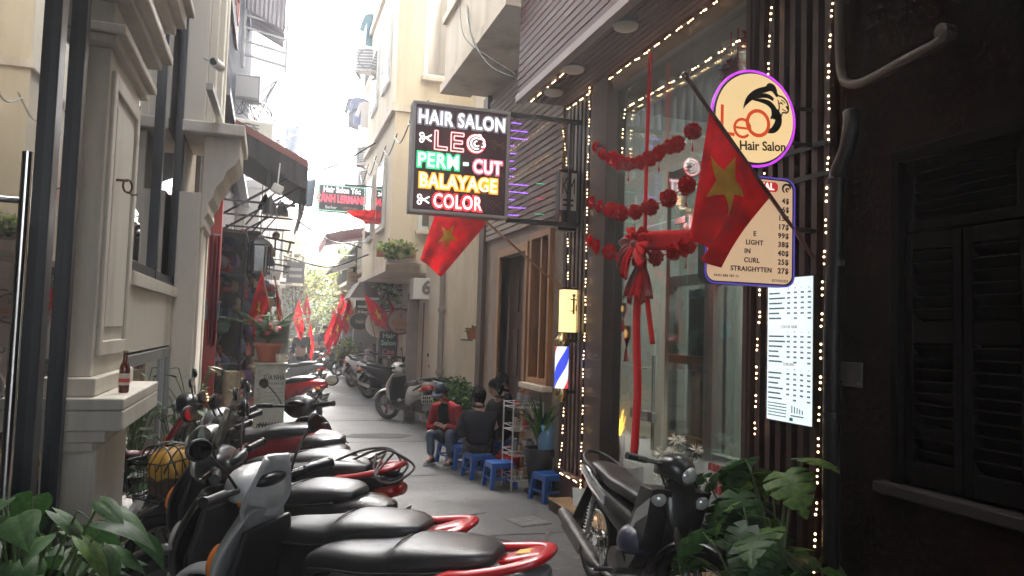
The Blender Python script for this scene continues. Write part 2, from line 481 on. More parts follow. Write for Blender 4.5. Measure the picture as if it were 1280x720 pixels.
def louvre(parent, y0, y1, z0, z1, pitch):
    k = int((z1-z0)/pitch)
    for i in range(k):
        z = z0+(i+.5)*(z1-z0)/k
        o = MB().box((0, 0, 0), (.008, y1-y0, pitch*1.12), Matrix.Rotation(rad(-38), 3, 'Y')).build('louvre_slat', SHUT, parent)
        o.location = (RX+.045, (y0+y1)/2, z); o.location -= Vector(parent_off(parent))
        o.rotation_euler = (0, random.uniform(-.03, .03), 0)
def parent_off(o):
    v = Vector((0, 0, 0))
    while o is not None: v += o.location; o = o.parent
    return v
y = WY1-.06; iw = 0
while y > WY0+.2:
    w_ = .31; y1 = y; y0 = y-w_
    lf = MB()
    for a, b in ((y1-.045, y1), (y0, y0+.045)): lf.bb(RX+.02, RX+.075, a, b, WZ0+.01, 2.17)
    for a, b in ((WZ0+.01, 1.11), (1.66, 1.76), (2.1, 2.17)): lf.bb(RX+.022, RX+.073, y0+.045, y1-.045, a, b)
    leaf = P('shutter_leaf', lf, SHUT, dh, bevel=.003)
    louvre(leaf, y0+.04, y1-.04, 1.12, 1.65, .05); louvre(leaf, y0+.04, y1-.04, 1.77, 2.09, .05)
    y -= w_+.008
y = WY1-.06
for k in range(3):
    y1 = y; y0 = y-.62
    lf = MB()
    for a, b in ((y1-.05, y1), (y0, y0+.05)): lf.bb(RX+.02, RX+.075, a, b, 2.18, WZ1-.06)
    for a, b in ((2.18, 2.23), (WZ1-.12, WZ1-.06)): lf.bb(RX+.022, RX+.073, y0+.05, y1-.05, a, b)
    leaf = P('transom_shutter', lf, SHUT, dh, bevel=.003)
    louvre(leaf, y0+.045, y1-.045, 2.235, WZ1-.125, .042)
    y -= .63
# pipes and small things on the brown wall
PVC = mat('weathered_pvc', (.075, .055, .046), .5, var=.2, scale=6, stain=(.12, .09, .07), stain_amt=.6)
PVD = mat('dark_pipe', (.007, .007, .009), .5, var=.2, scale=5)
a = [onx(1050, -60, RX-.06), onx(1049, 40, RX-.07), onx(1052, 92, RX-.07), onx(1063, 105, RX-.07), onx(1085, 100, RX-.08), onx(1130, 76, RX-.1), onx(1175, 52, RX-.1), onx(1182, 42, RX-.04)]
pp = MB().tube(cr(a, 5), .024, 12).build('waste_pipe', PVC, None, smooth=True)
tag(pp, 'pale grey bent waste pipe high on the brown wall', 'pipe')
fl = onx(1182, 40, RX-.03)
MB().cyl(fl+Vector((-.03, 0, 0)), fl+Vector((.03, 0, 0)), .036, n=16).build('pipe_collar', PVC, pp, smooth=40)
a = [onx(1064, 140, RX-.06), onx(1064, 160, RX-.07), onx(1058, 190, RX-.07), onx(1048, 215, RX-.065), onx(1046, 240, RX-.06), onx(1040, 420, RX-.06)]
a = cr(a, 5); a.append(Vector((RX-.06, a[-1].y, 0.0)))
dp = MB().tube(a, .042, 12).build('rain_pipe', PVD, None, smooth=True)
tag(dp, 'dark rain pipe running down the corner of the brown wall', 'pipe')
for yy in (228, 330, 520):
    q = onx(1044, yy, RX-.06); MB().lathe([(.047, -.015), (.047, .015)], (q.x, a[-2].y if yy > 400 else q.y, q.z), 14).build('bracket', PVD, dp)
q0, q1 = onx(1052, 452, RX), onx(1079, 485, RX)
nb = thing('notice_plate', 'small pale grey notice plate fixed to the brown wall', 'plate', (RX, (q0.y+q1.y)/2, q1.z))
hw = abs(q0.y-q1.y)/2
MB().bb(-.012, 0, -hw, hw, 0, q0.z-q1.z).build('plate', mat('pale_plate', (.085, .075, .075), .5, var=.2, scale=9), nb, bevel=.002)
for sy in (-1, 1): MB().cyl((-.016, sy*hw*.8, .02), (0, sy*hw*.8, .02), .006, n=8).build('screw', STEEL, nb)

# ================================================================== the hair salon (right)
sal = thing('hair_salon', 'hair salon with dark timber slats, tall glass front and wooden eaves', 'shop', (RX, 3.3, 0))
SY0, SY1, SOF = 3.3, 7.25, 4.0
mb = MB()
mb.bb(2.36, 8, SY0, SY1, 5.45, 9.8)
mb.bb(2.36, 8, SY0+.01, SY1-.01, 4.06, 5.45)
P('upper_wall', mb, GREYW, sal)
for i in range(9):
    x = 2.375+i*.056; P('soffit_board', MB().bb(x, x+.044, SY0+.02, SY1-.02, 4.0, 4.035), WOOD, sal)
P('eaves_trim', MB().bb(2.275, 2.355, SY0, SY1+.01, 3.975, 4.05), mat('pale_trim_wood', (.17, .105, .085), .4, var=.25, scale=3, stretch=(8, .7, 8)), sal, bevel=.004)
for i in range(19):
    z = 4.07+i*.072; P('fascia_board', MB().bb(2.30, 2.345, SY0+.01, SY1-.01, z, z+.058), WOOD, sal)
for i in range(6):
    x = 2.38+i*.076; P('end_board', MB().bb(x, x+.06, SY1-.012, SY1+.02, 4.07, 5.43), WOODV, sal)
# slatted screens either side of the glass
P('screen_backing', MB().bb(RX+.05, RX+.1, 3.3, 4.05, 0, 4.0), BACKP, sal)
P('screen_backing', MB().bb(RX+.05, RX+.1, 6.5, 7.24, 0, 4.0), BACKP, sal)
for i in range(8):
    y = 3.34+i*.098; P('upright_slat', MB().bb(RX-.02, RX+.03, y, y+.046, .12, 3.99), WOODV, sal)
for z in (2.55, 2.72):
    P('cross_bar', MB().bb(RX-.03, RX-.022, 3.32, 4.06, z, z+.03), BLACKM, sal)
for i in range(7):
    y = 6.54+i*.1; P('upright_slat', MB().bb(RX-.02, RX+.03, y, y+.055, .12, 3.99), WOODV, sal)
P('pillar', MB().bb(RX-.05, RX+.14, 6.16, 6.5, .1, 3.995), mat('brown_pillar', (.055, .035, .032), .5, var=.2, scale=2), sal, bevel=.006)
P('pillar', MB().bb(RX-.03, RX+.14, 4.055, 4.10, .1, 3.995), WOODV, sal)
P('head_rail', MB().bb(RX, RX+.12, 4.10, 6.16, 3.86, 3.995), mat('grey_head_rail', (.14, .12, .115), .45, var=.1), sal)
# step
P('step', MB().bb(2.58, RX+.14, 4.0, 6.78, .004, .10), mat('dark_step_riser', (.07, .05, .04), .6, var=.2), sal)
for i in range(6):
    y = 4.02+i*.46; P('step_tile', MB().bb(2.565, RX-.01, y, y+.452, .101, .116), BEIGET, sal, bevel=.003)
P('plinth', MB().bb(RX-.06, RX+.04, 6.5, 7.2, .004, .32), WOODV, sal)
# glazing
P('glass_pane', MB().bb(RX+.05, RX+.058, 4.10, 4.9, .13, 3.86), GLASS, sal)
P('glass_pane', MB().bb(RX+.05, RX+.058, 4.905, 6.155, 2.55, 3.86), GLASS, sal)
P('glass_pane', MB().bb(RX+.05, RX+.058, 5.62, 6.155, .13, 2.545), GLASS, sal)
gd = P('glass_door', MB().bb(RX+.045, RX+.055, 4.91, 5.61, .14, 2.54), GLASS, sal)
for yy in (5.50,):
    mb = MB(); mb.cyl((RX-.02, yy, .75), (RX-.02, yy, 1.5), .014, n=12)
    for z in (.85, 1.4): mb.cyl((RX-.02, yy, z), (RX+.05, yy, z), .009, n=8)
    mb.cyl((RX+.11, yy, .75), (RX+.11, yy, 1.5), .014, n=12)
    P('pull_handle', mb, STEEL, gd, smooth=40)
P('patch_lock', MB().bb(RX+.03, RX+.07, 5.36, 5.6, .98, 1.06), STEEL, gd, bevel=.004)
P('patch_lock', MB().bb(RX+.03, RX+.07, 5.63, 5.75, .98, 1.06), STEEL, sal, bevel=.004)
for z in (.14, 2.5): P('patch_fitting', MB().bb(RX+.035, RX+.065, 4.92, 5.08, z, z+.05), STEEL, gd, bevel=.003)
# interior
INW = mat('salon_wall', (.44, .44, .41), .7, var=.08, scale=1.5)
mb = MB(); mb.bb(6.4, 6.5, 3.35, 7.2, 0, 4.06); mb.bb(RX+.14, 6.4, 3.28, 3.36, 0, 4.06); mb.bb(RX+.14, 6.4, 7.16, 7.24, 0, 4.06)
P('interior_wall', mb, INW, sal)
P('interior_floor', MB().bb(RX+.14, 6.4, 3.36, 7.16, .0, .11), mat('salon_floor', (.30, .26, .22), .25, var=.1, scale=4), sal)
P('interior_ceiling', MB().bb(RX+.14, 6.4, 3.36, 7.16, 4.0, 4.06), mat('salon_ceiling', (.28, .25, .24), .7), sal)
P('ceiling_light_panel', MB().bb(4.4, 5.4, 4.9, 5.3, 3.93, 3.96), glow('salon_lamp', (1.0, .97, .86), 8.0), sal)
# inner white framed door + window partition standing behind the glass
par = thing('inner_partition', 'white framed glazed door and window inside the salon', 'partition', (3.55, 4.2, .11))
TEAL = mat('teal_curtain', (.10, .30, .31), .7, var=.35, scale=3, stretch=(6, 6, .6))
for (a, b) in ((4.12, 4.2), (4.72, 4.86), (5.45, 5.52)):
    P('stile', MB().bb(3.5, 3.6, a, b, .11, 3.2), WFRAME, par, bevel=.004)
for (a, b, z) in ((4.2, 4.72, .11), (4.2, 4.72, .62), (4.2, 4.72, 2.12), (4.86, 5.45, 2.12), (4.2, 4.72, 3.1), (4.86, 5.45, 3.1)):
    P('rail', MB().bb(3.505, 3.595, a, b, z, z+.09), WFRAME, par, bevel=.004)
for (a, b, z) in ((4.86, 5.45, .72), (4.86, 5.45, 1.42), (4.86, 5.45, .12)):
    P('rail', MB().bb(3.505, 3.595, a, b, z, z+.075), WOODF, par, bevel=.004)
for (a, b, z0, z1) in ((4.2, 4.72, .71, 2.12), (4.86, 5.45, .8, 1.42), (4.86, 5.45, 1.5, 2.12), (4.2, 4.72, 2.21, 3.1), (4.86, 5.45, 2.21, 3.1), (4.86, 5.45, .2, .72)):
    P('pane', MB().bb(3.545, 3.552, a, b, z0, z1), GLASS, par)
P('kick_panel', MB().bb(3.53, 3.57, 4.2, 4.72, .2, .62), WFRAME, par)
P('curtain', MB().grid(lambda u, v: (3.72+.02*math.sin(u*44), 4.86+u*.6, .2+v*1.9), 60, 2), TEAL, par)
MB().cyl((3.49-3.55, .08, 1.0), (3.49-3.55, .08, 1.35), .012, n=8).build('door_handle', STEEL, par)
par.location.y += .78
# red sticker lettering low on the glass
rs = thing('window_sticker', 'red block lettered sticker low on the salon glass', 'sticker', (RX+.04, 4.4, .62))
SR = mat('sticker_red', (.45, .03, .03), .5)
for k, (wd, z, n_) in enumerate(((.36, .14, 7), (.30, .07, 6), (.2, .0, 4))):
    for i in range(n_):
        yc = -wd/2+wd*(i+.5)/n_
        MB().bb(0, .003, yc-wd/n_*.36, yc+wd/n_*.36, z, z+.05).build('letter_block', SR, rs)

# ------------------------------------------------------------------ ceiling lamps under the eaves
LAMPB = mat('lamp_opal', (.55, .50, .44), .45, var=.06)
for i, (px, py) in enumerate(((692, 115), (717, 86), (782, 32))):
    p = onz(px, py, 3.97)
    t = thing('eaves_lamp', ['round opal lamp on the wooden eaves, closest to the salon sign', 'round opal lamp in the middle of the wooden eaves', 'largest looking round opal lamp on the wooden eaves, farthest from the salon sign'][i], 'lamp', (p.x, p.y, 4.0), 0, 'round lamps under the eaves')
    MB().lathe([(.085, 0), (.098, -.01), (.098, -.03)], n=24).build('base', GREYM, t, smooth=40)
    MB().lathe([(.092, -.03), (.088, -.05), (.07, -.06), (.01, -.064)], n=24).build('diffuser', LAMPB, t, smooth=60)

# ------------------------------------------------------------------ string lights
def string_light(pts, label, per=.033, r=.0062, clump=3, gap=.075):
    pts = [Vector(p) for p in pts]
    t = thing('string_light', label, 'string light', pts[0], 0, 'strings of warm bulbs on the salon')
    L = [p-pts[0] for p in pts]
    MB().tube(L, .003, 5).build('cable', CABLE, t)
    mb = MB(); k = 0
    for a, b in zip(L[:-1], L[1:]):
        n_ = max(1, int((b-a).length/per))
        for i in range(n_):
            k += 1
            if clump and k % (clump+2) >= clump: continue
            p = a.lerp(b, (i+.5)/n_)+Vector((-.008, random.uniform(-.004, .004), random.uniform(-.004, .004)))
            mb.ball(p, r*random.uniform(.8, 1.15), 6, 4)
    o = mb.build('bulb_row', BULB, t, fixn=False); o['kind'] = 'stuff'
    return t
def vstr(px0, py0, px1, py1, X, lab, **k):
    a = onx(px0, py0, X); b = onx(px1, py1, X)
    pts = [a.lerp(b, i/14)+Vector((random.uniform(-.006, .006), random.uniform(-.008, .008), 0)) for i in range(15)]
    return string_light(pts, lab, **k)
vstr(1043, -30, 1018, 735, RX-.05, 'long upright string of warm bulbs beside the rain pipe')
vstr(966, -20, 944, 560, RX-.04, 'upright string of warm bulbs between the glass and the slatted screen')
vstr(738, 108, 727, 612, RX-.07, 'upright string of warm bulbs down the brown pillar')
a = onx(701, 150, RX-.04)
string_light([onx(703, 148, RX-.04), onx(709, 200, RX-.04), onx(711, 330, RX-.04), onx(709, 440, RX-.05), onx(703, 560, RX-.06), onx(699, 590, RX-.07), onx(722, 603, RX-.08), onx(724, 615, RX-.08), onx(752, 640, RX-.08)], 'bent string of warm bulbs down the slats to the step')
string_light([Vector((RX-.03, 3.4+i*.237, 3.955+.004*math.sin(i*2))) for i in range(17)], 'string of warm bulbs along the top of the glass under the eaves')
string_light([Vector((RX+.02, 4.08, 3.62)), Vector((RX+.02, 5.0, 3.61)), Vector((RX+.02, 5.92, 3.63)), Vector((RX+.02, 5.96, 3.5)), Vector((RX+.02, 5.97, 3.1))], 'string of warm bulbs hung on the salon glass below the eaves')
string_light([Vector((2.42, 6.1+i*.16, 3.985)) for i in range(8)], 'short string of warm bulbs across the wooden eaves boards')

# ================================================================== beige house beyond the salon
bh = thing('beige_house', 'beige house with slatted cladding, dark doors and an overhanging upper floor', 'house', (RX, SY1, 0))
BY0, BY1 = 7.27, 10.4
d0, d1 = yat(656), yat(624)      # door
w0, w1 = yat(690), yat(664)      # wooden window
mb = MB()
ztop = 5.0
dz = 2.62; wz0, wz1 = 1.1, 2.78
mb.bb(RX, 8, BY0, w0, 0, ztop); mb.bb(RX, 8, w1, d0, 0, ztop); mb.bb(RX, 8, d1, BY1, 0, ztop)
mb.bb(RX, 8, w0, w1, 0, wz0); mb.bb(RX, 8, w0, w1, wz1, ztop); mb.bb(RX, 8, d0, d1, dz, ztop)
mb.bb(RX+.3, 8, w0, w1, wz0, wz1); mb.bb(RX+.35, 8, d0, d1, 0, dz)
P('wall', mb, STONE, bh)
P('corner_post', MB().bb(RX-.06, RX+.2, BY1-.22, BY1+.02, 0, 4.98), DOORW, bh)
for i in range(26):
    z = 2.9+i*.076; P('cladding_slat', MB().bb(RX-.035, RX-.004, BY0+.02, BY1-.25, z, z+.058), TAUPE, bh)
P('door_frame', MB().bb(RX-.03, RX+.1, d0-.09, d0, 0, dz+.1).bb(RX-.03, RX+.1, d1, d1+.09, 0, dz+.1).bb(RX-.03, RX+.1, d0, d1, dz, dz+.1), WOODF, bh)
for k in range(2):
    a = d0+(d1-d0)*k/2; b = d0+(d1-d0)*(k+1)/2-.01
    dl = P('door_leaf', MB().bb(RX+.12, RX+.17, a, b, .02, dz), DOORW, bh)
    for z in (.15, 1.1, 1.9): P('door_panel', MB().bb(RX+.105, RX+.119, a+.08, b-.08, z, z+.6), DOORW, dl, bevel=.01)
win = P('window_frame', MB().bb(RX-.05, RX+.05, w0, w0+.06, wz0, wz1).bb(RX-.05, RX+.05, w1-.06, w1, wz0, wz1).bb(RX-.05, RX+.05, w0+.06, w1-.06, wz1-.07, wz1).bb(RX-.05, RX+.05, w0+.06, w1-.06, wz0, wz0+.06).bb(RX-.03, RX+.03, (w0+w1)/2-.025, (w0+w1)/2+.025, wz0+.06, wz1-.07), WOODF, bh)
P('pane', MB().bb(RX+.06, RX+.066, w0+.05, w1-.05, wz0+.05, wz1-.05), GLASSD, win)
P('window_sill', MB().bb(RX-.12, RX, w0-.05, w1+.05, wz0-.06, wz0-.005), CREAM, win)
mb = MB(); mb.bb(2.2, 8, 7.3, 10.4, 5.02, 9.8)
P('upper_floor', mb, CREAM, bh)
P('string_course', MB().bb(2.15, 2.6, 7.28, 10.45, 5.0, 5.12), CREAM, bh)
P('string_course', MB().bb(2.15, 2.6, 7.28, 10.45, 6.0, 6.1), CREAM, bh)
for y in (7.9, 9.2):
    wf = P('window', MB().bb(2.16, 2.2, y, y+.9, 6.4, 7.9), DARKFR, bh)
    P('pane', MB().bb(2.15, 2.158, y+.06, y+.84, 6.46, 7.84), GLASSM, wf)
# little white box sign on the beige house
bs = thing('box_sign', 'small white and grey box sign fixed beside the slats', 'sign', (2.735, 6.93, 2.66))
MB().bb(-.1, .09, -.05, .05, 0, .6).build('case', BLACKM, bs, bevel=.006)
MB().bb(-.09, .08, -.056, -.0505, .2, .57).build('face', mat('sign_white', (.5, .5, .5), .5), bs)
text('KM', .13, CABLE, bs, face_cam((-.005, -.058, .44)), ext=.001, fit=(.13, .16))
for zz in (.24, .29): MB().bb(-.06, .05, -.0585, -.057, zz, zz+.02).build('print_bar', CABLE, bs)

# ================================================================== cream house number 6 and the recess
ch = thing('cream_house', 'cream and yellow house with overhanging bay and number six porch', 'house', (2.9, 14, 0))
mb = MB(); mb.bb(3.55, 9, 10.42, 14, 0, 10)
P('recess_wall', mb, CREAM, ch)
mb = MB(); mb.bb(3.0, 9, 14.0, 18.4, 0, 2.7)
P('ground_floor_wall', mb, CREAM, ch)
mb = MB(); mb.bb(2.05, 9, 14.0, 18.4, 2.72, 10.5)
P('upper_wall', mb, YELLOW, ch)
P('string_course', MB().bb(1.98, 3.5, 13.94, 18.45, 2.70, 2.83), CREAM, ch)
P('string_course', MB().bb(1.98, 3.5, 13.94, 18.45, 5.7, 5.84), CREAM, ch)
P('string_course', MB().bb(1.98, 3.5, 13.94, 18.45, 8.7, 8.84), CREAM, ch)
# camera-facing windows of the bay
for z0, z1 in ((3.5, 5.2), (6.4, 8.1)):
    wf = P('window', MB().bb(2.55, 3.4, 13.93, 13.998, z0, z1), WFRAME, ch, bevel=.01)
    P('pane', MB().bb(2.62, 2.95, 13.915, 13.925, z0+.08, z1-.08), GLASSM, wf)
    P('pane', MB().bb(3.0, 3.33, 13.915, 13.925, z0+.08, z1-.08), GLASSM, wf)
    P('window_sill', MB().bb(2.5, 3.45, 13.82, 13.93, z0-.08, z0-.01), CREAM, wf)
for y in (14.8, 16.6):
    for z0 in (3.6, 6.5):
        wf = P('window', MB().bb(2.0, 2.05, y, y+1.0, z0, z0+1.4), WFRAME, ch)
        P('pane', MB().bb(1.985, 1.995, y+.08, y+.92, z0+.08, z0+1.32), GLASSM, wf)
# ground floor door under the bay and porch box with the number
P('door', MB().bb(2.95, 3.0, 14.35, 15.2, 0, 2.2), DOORW, ch)
P('door_post', MB().bb(2.42, 2.62, 13.9, 14.0, 0, 2.32), mat('grey_brown_post', (.17, .145, .13), .6, var=.2, scale=3), ch)
p0 = ony(517, 347, 13.6); p1 = ony(559, 374, 13.6)
pb = P('porch_box', MB().bb(p0.x, p1.x+.35, 13.6, 14.0, p1.z-.02, p0.z), WHITEW, ch, bevel=.01)
t_ = text('6', .34, mat('number_grey', (.2, .18, .16), .5), pb, face_cam(Vector(((p0.x*.62+p1.x*.38), 13.59, (p0.z+p1.z)/2))-Vector((2.9, 14, 0))-Vector((0, 0, 0))), name='number', ext=.006, off=.012)
text('Bn', .14, _M['number_grey'], pb, face_cam(Vector((p0.x*.2+p1.x*.8, 13.59, (p0.z+p1.z)/2+.07))-Vector((2.9, 14, 0))), name='number', ext=.006, off=.004)
# drain pipe of the recess wall
q = ony(551, 420, 12.6)
dr = thing('drain_pipe', 'slim brown drain pipe on the cream wall by the scooter', 'pipe', (q.x, 12.6, 0))
MB().cyl((0, 0, 0), (0, 0, 2.9), .05, n=12).build('pipe', mat('brown_pipe', (.20, .165, .14), .5, var=.15), dr, smooth=40)
for z in (.9, 1.95): MB().lathe([(.06, 0), (.068, .02), (.068, .07), (.06, .09)], (0, 0, z), 14).build('joint', _M['brown_pipe'], dr)
P('side_wall', MB().bb(q.x-.02, 3.6, 12.68, 13.99, 0, 4.6), CREAM, ch)
P('balcony_ledge', MB().bb(1.95, 2.6, 13.55, 13.95, 2.84, 2.93), CREAM, ch)
# ================================================================== big lit blade sign
SGY = 6.8
s0 = ony(517, 125, SGY); s1 = ony(634, 274, SGY)
sx0, sx1, sz0, sz1 = s0.x, s1.x, s1.z, s0.z
SWD, SHT = sx1-sx0, sz1-sz0
bl = thing('blade_sign', 'large lit hair salon sign with white, red, green and yellow lettering', 'sign', (sx0, SGY, sz0))
P_ = lambda name, mb, m, **k: mb.build(name, m, bl, **k)
P_('case', MB().bb(0, SWD, .02, .16, 0, SHT), mat('sign_case_grey', (.30, .29, .30), .4, metal=.3, var=.1), bevel=.006)
fr = MB(); t = .028
fr.bb(0, SWD, -.008, .019, 0, t).bb(0, SWD, -.008, .019, SHT-t, SHT).bb(0, t, -.008, .019, t, SHT-t).bb(SWD-t, SWD, -.008, .019, t, SHT-t)
P_('frame', fr, mat('sign_frame', (.42, .40, .40), .35, metal=.5), bevel=.003)
P_('face', MB().bb(t, SWD-t, .0, .0195, t, SHT-t), mat('sign_face_maroon', (.075, .035, .045), .35))
W_ = glow('neon_white', (1, .98, .96), .22); RD = glow('neon_red', (1.0, .03, .04), .16); GR = glow('glow_green', (.03, .60, .22), .14)
YL = glow('glow_yellow', (1.0, .38, .03), .13); DM = mat('unlit_neon', (.22, .09, .05), .5)
rows = [(.855, 'HAIR SALON'), (.645, None), (.42, None), (.245, 'BALAYAGE'), (.09, None)]
def sgn(txt, u, v, w_, h_, m, off=.0, ext=.006, name='lettering', y=-.008, grow=0.0):
    return text(txt, .2, m, bl, face_cam((u*SWD, y, v*SHT)), name=name, ext=ext, off=off, fit=(w_*SWD+grow, h_*SHT+grow), space=1.08)
def halo(txt, u, v, w_, h_, m, mh, off=.001):  # wider coloured copy behind each word imitates its glow on the face
    sgn(txt, u, v, w_, h_, mh, off+.022, .003, 'letter_glow', -.003, .034); sgn(txt, u, v, w_, h_, m, off, .005, 'lettering', -.009)
halo('HAIR SALON', .5, .862, .88, .125, W_, glow('glow_grey', (.30, .30, .36), .03), .001)
halo('PERM', .27, .475, .40, .122, W_, GR)
MB().bb(.52*SWD, .575*SWD, -.013, -.003, .455*SHT, .485*SHT).build('dash', glow('dash_mint', (.5, .9, .7), .2), bl)
halo('CUT', .775, .46, .29, .122, W_, glow('glow_pink', (.8, .2, .3), .05))
halo('BALAYAGE', .485, .292, .78, .122, glow('neon_pale_yellow', (1, .85, .55), .25), YL)
halo('COLOR', .48, .118, .49, .125, W_, RD)
# outline letters: thin white-pink tubes round the LE
for ch_, u0 in (('L', .29), ('E', .455)):
    w_, h_ = .135*SWD, .17*SHT
    x0 = u0*SWD-w_/2; z0 = .66*SHT-h_/2; q = .03
    if ch_ == 'L': o_ = [(0, 0), (w_, 0), (w_, q), (q, q), (q, h_), (0, h_)]
    else: o_ = [(0, 0), (w_, 0), (w_, q), (q, q), (q, h_/2-q/2), (w_*.9, h_/2-q/2), (w_*.9, h_/2+q/2), (q, h_/2+q/2), (q, h_-q), (w_, h_-q), (w_, h_), (0, h_)]
    pts = [Vector((x0+a*.95, -.016, z0+b)) for a, b in o_]; pts.append(pts[0])
    mb = MB()
    for a, b in zip(pts[:-1], pts[1:]): mb.cyl(a, b, .0055, n=6)
    P_('neon_outline', mb, glow('neon_rose', (1, .35, .35), .25))
def lion(parent, c, s, m, M, name='lion_emblem', y=-.012):
    """lion head in profile: mane strokes plus a face outline"""
    mb = MB()
    def arc(cx, cz, r, a0, a1, w0, w1, n=14):
        pts = []
        for i in range(n+1):
            a = rad(a0+(a1-a0)*i/n); w_ = w0+(w1-w0)*math.sin(PI*i/n)
            pts.append(((r+w_)*math.cos(a)+cx, (r+w_)*math.sin(a)+cz))
        for i in range(n, -1, -1):
            a = rad(a0+(a1-a0)*i/n); w_ = w0+(w1-w0)*math.sin(PI*i/n)
            pts.append(((r-w_)*math.cos(a)+cx, (r-w_)*math.sin(a)+cz))
        n2 = len(pts)
        for i in range(n):
            q_ = [pts[i], pts[i+1], pts[n2-2-i], pts[n2-1-i]]
            mb.prism([M @ Vector((c[0]+a*s, y_, c[1]+b*s)) for (a, b), y_ in zip(q_, [y]*4)], M.to_3x3() @ Vector((0, .002, 0)))
    return mb, arc
for (sgx, m_) in ((.125, W_), (.87, DM)):
    for vz in (.67, .115):
        mb = MB(); cx, cz = sgx*SWD, vz*SHT; dr_ = 1 if sgx < .5 else -1
        for sg in (-1, 1):
            mb.torus((cx-.03*dr_ if sgx < .5 else cx-.035, -.014, cz+sg*.026), .018, .0055 if sgx < .5 else .003, 14, 6)
            mb.beam((cx-.02, -.014, cz+sg*.018), (cx+.06, -.014, cz-sg*.03), .006, .012 if sgx < .5 else .006)
        P_('scissors', mb, m_)
MI = Matrix.Identity(4)
mb, arc = lion(bl, (.645*SWD, .665*SHT), .084, W_, MI)
arc(0, 0, .95, 40, 320, .06, .10); arc(.05, .02, .62, 60, 300, .05, .09); arc(.1, 0, .3, 80, 330, .05, .09)
arc(.62, .32, .30, -60, 130, .06, .12); arc(.75, -.05, .25, -120, 70, .06, .11); arc(.3, .75, .3, -10, 110, .04, .09)
P_('lion_emblem', mb, glow('neon_pink_white', (1, .8, .8), .25))
mb, arc = lion(bl, (.645*SWD, .665*SHT), .084, RD, MI, y=-.006)
arc(0, 0, 1.0, 0, 360, .12, .12, 24)
P_('lion_ring', mb, RD)
# frame that carries the sign, with glowing pieces imitating the sign's reflection in clear acrylic
cf = thing('sign_bracket_frame', 'black steel bracket frame holding the lit blade sign to the wall', 'bracket', (sx1, SGY, sz0))
WX = RX-sx1
mb = MB(); mb.bb(0, WX+.02, .03, .07, -.02, .02); mb.build('lower_bar', BLACKM, cf)
MB().bb(0, WX+.02, .03, .07, SHT-.03, SHT+.01).build('upper_bar', BLACKM, cf)
MB().bb(WX*.82, WX*.82+.03, .035, .065, .02, SHT-.03).build('upright', BLACKM, cf)
MB().bb(WX-.02, WX+.01, .03, .07, .02, SHT-.03).build('upright', BLACKM, cf)
MB().bb(.005, WX*.82, .046, .050, .02, SHT-.03).build('acrylic_sheet', glassmat('acrylic', (.86, .84, .86), .5, base=.05), cf)
PUR = glow('violet_reflection', (.35, .12, 1.0), .34); PGR = glow('green_reflection', (.1, .8, .4), .15); PRD = glow('red_reflection', (1, .12, .2), .15)
for i in range(13):
    z = .05+i*(SHT-.14)/12; n_ = random.choice((3, 5, 8, 9, 8)) if i not in (5, 7, 9) else 2
    mb = MB()
    for k in range(n_): mb.box((.03+k*.022, .04, z), (.013, .006, .007))
    mb.build('led_reflection', PUR, cf)
    if i < 5 and i % 2 == 0:
        mb = MB()
        for k in range(4): mb.box((.3+k*.024, .04, z+.03), (.013, .006, .006))
        mb.build('led_reflection', (PGR, PRD, PGR)[i//2], cf)

# ================================================================== round lion sign, price board, lit price list
rc = ony(943, 148, 3.45); RR = abs(ony(996, 148, 3.45).x-ony(889, 148, 3.45).x)/2
rsn = thing('round_sign', 'round cream lit salon sign with lion head and violet rim', 'sign', rc)
Ry = Matrix.Rotation(rad(90), 3, 'X')
MB().lathe([(RR*.93, -.05), (RR*.93, .0), (RR*.9, .004)], n=48, R=Matrix.Rotation(rad(90), 3, 'X')).build('case', BLACKM, rsn, smooth=40)
MB().lathe([(RR*.9, 0), (RR*.9, .003)], (0, -.004, 0), 48, Ry).build('face', glow('cream_lightbox', (1.0, .72, .36), .075), rsn)
MB().torus((0, .005, 0), RR*.965, .0065, 64, 8).build('neon_rim', glow('violet_tube', (.45, .04, .75), .15), rsn, smooth=True)
INK = mat('black_print', (.008, .008, .008), .6); ORG = mat('orange_print', (.62, .07, .02), .5, emit=(1, .12, .03), es=.05)
mb = MB(); mb.bb(-.80*RR, -.735*RR, -.0105, -.0085, -.42*RR, .18*RR); mb.bb(-.735*RR, -.48*RR, -.0105, -.0085, -.42*RR, -.355*RR)
mb.build('letter_l', ORG, rsn)
mb, arc = lion(rsn, (-.30*RR, -.24*RR), RR, ORG, MI, y=-.010)
arc(0, 0, .18, 0, 320, .028, .028, 20)
for i in range(4): mb.bb((-.30-.16+i*.08)*RR, (-.30-.16+i*.08+.081)*RR, -.0102, -.0082, -.26*RR, -.215*RR)
mb.build('letter_e', ORG, rsn)
mb, arc = lion(rsn, (.06*RR, -.10*RR), RR, ORG, MI, y=-.0108)
arc(0, 0, .25, 0, 360, .036, .036, 28); mb.build('letter_o', ORG, rsn)
def stroke(mb, pts, w0, w1, w2, y=-.0098, n=5):
    P3 = cr([Vector((a*RR, y, b*RR)) for a, b in pts], n); N = len(P3)-1; L_ = []; R_2 = []
    for i, p in enumerate(P3):
        t_ = (P3[min(i+1, N)]-P3[max(i-1, 0)]).normalized(); nn = Vector((-t_.z, 0, t_.x)); f = i/N
        w_ = (w0*(1-f)**2+2*w1*f*(1-f)+w2*f*f)*RR; L_.append(p+nn*w_); R_2.append(p-nn*w_)
    for i in range(N): mb.prism([L_[i], L_[i+1], R_2[i+1], R_2[i]], (0, .0012, 0))
mb = MB()
stroke(mb, ((-.28, .16), (-.19, .36), (-.02, .51), (.2, .60), (.38, .64), (.52, .50)), .005, .10, .03)
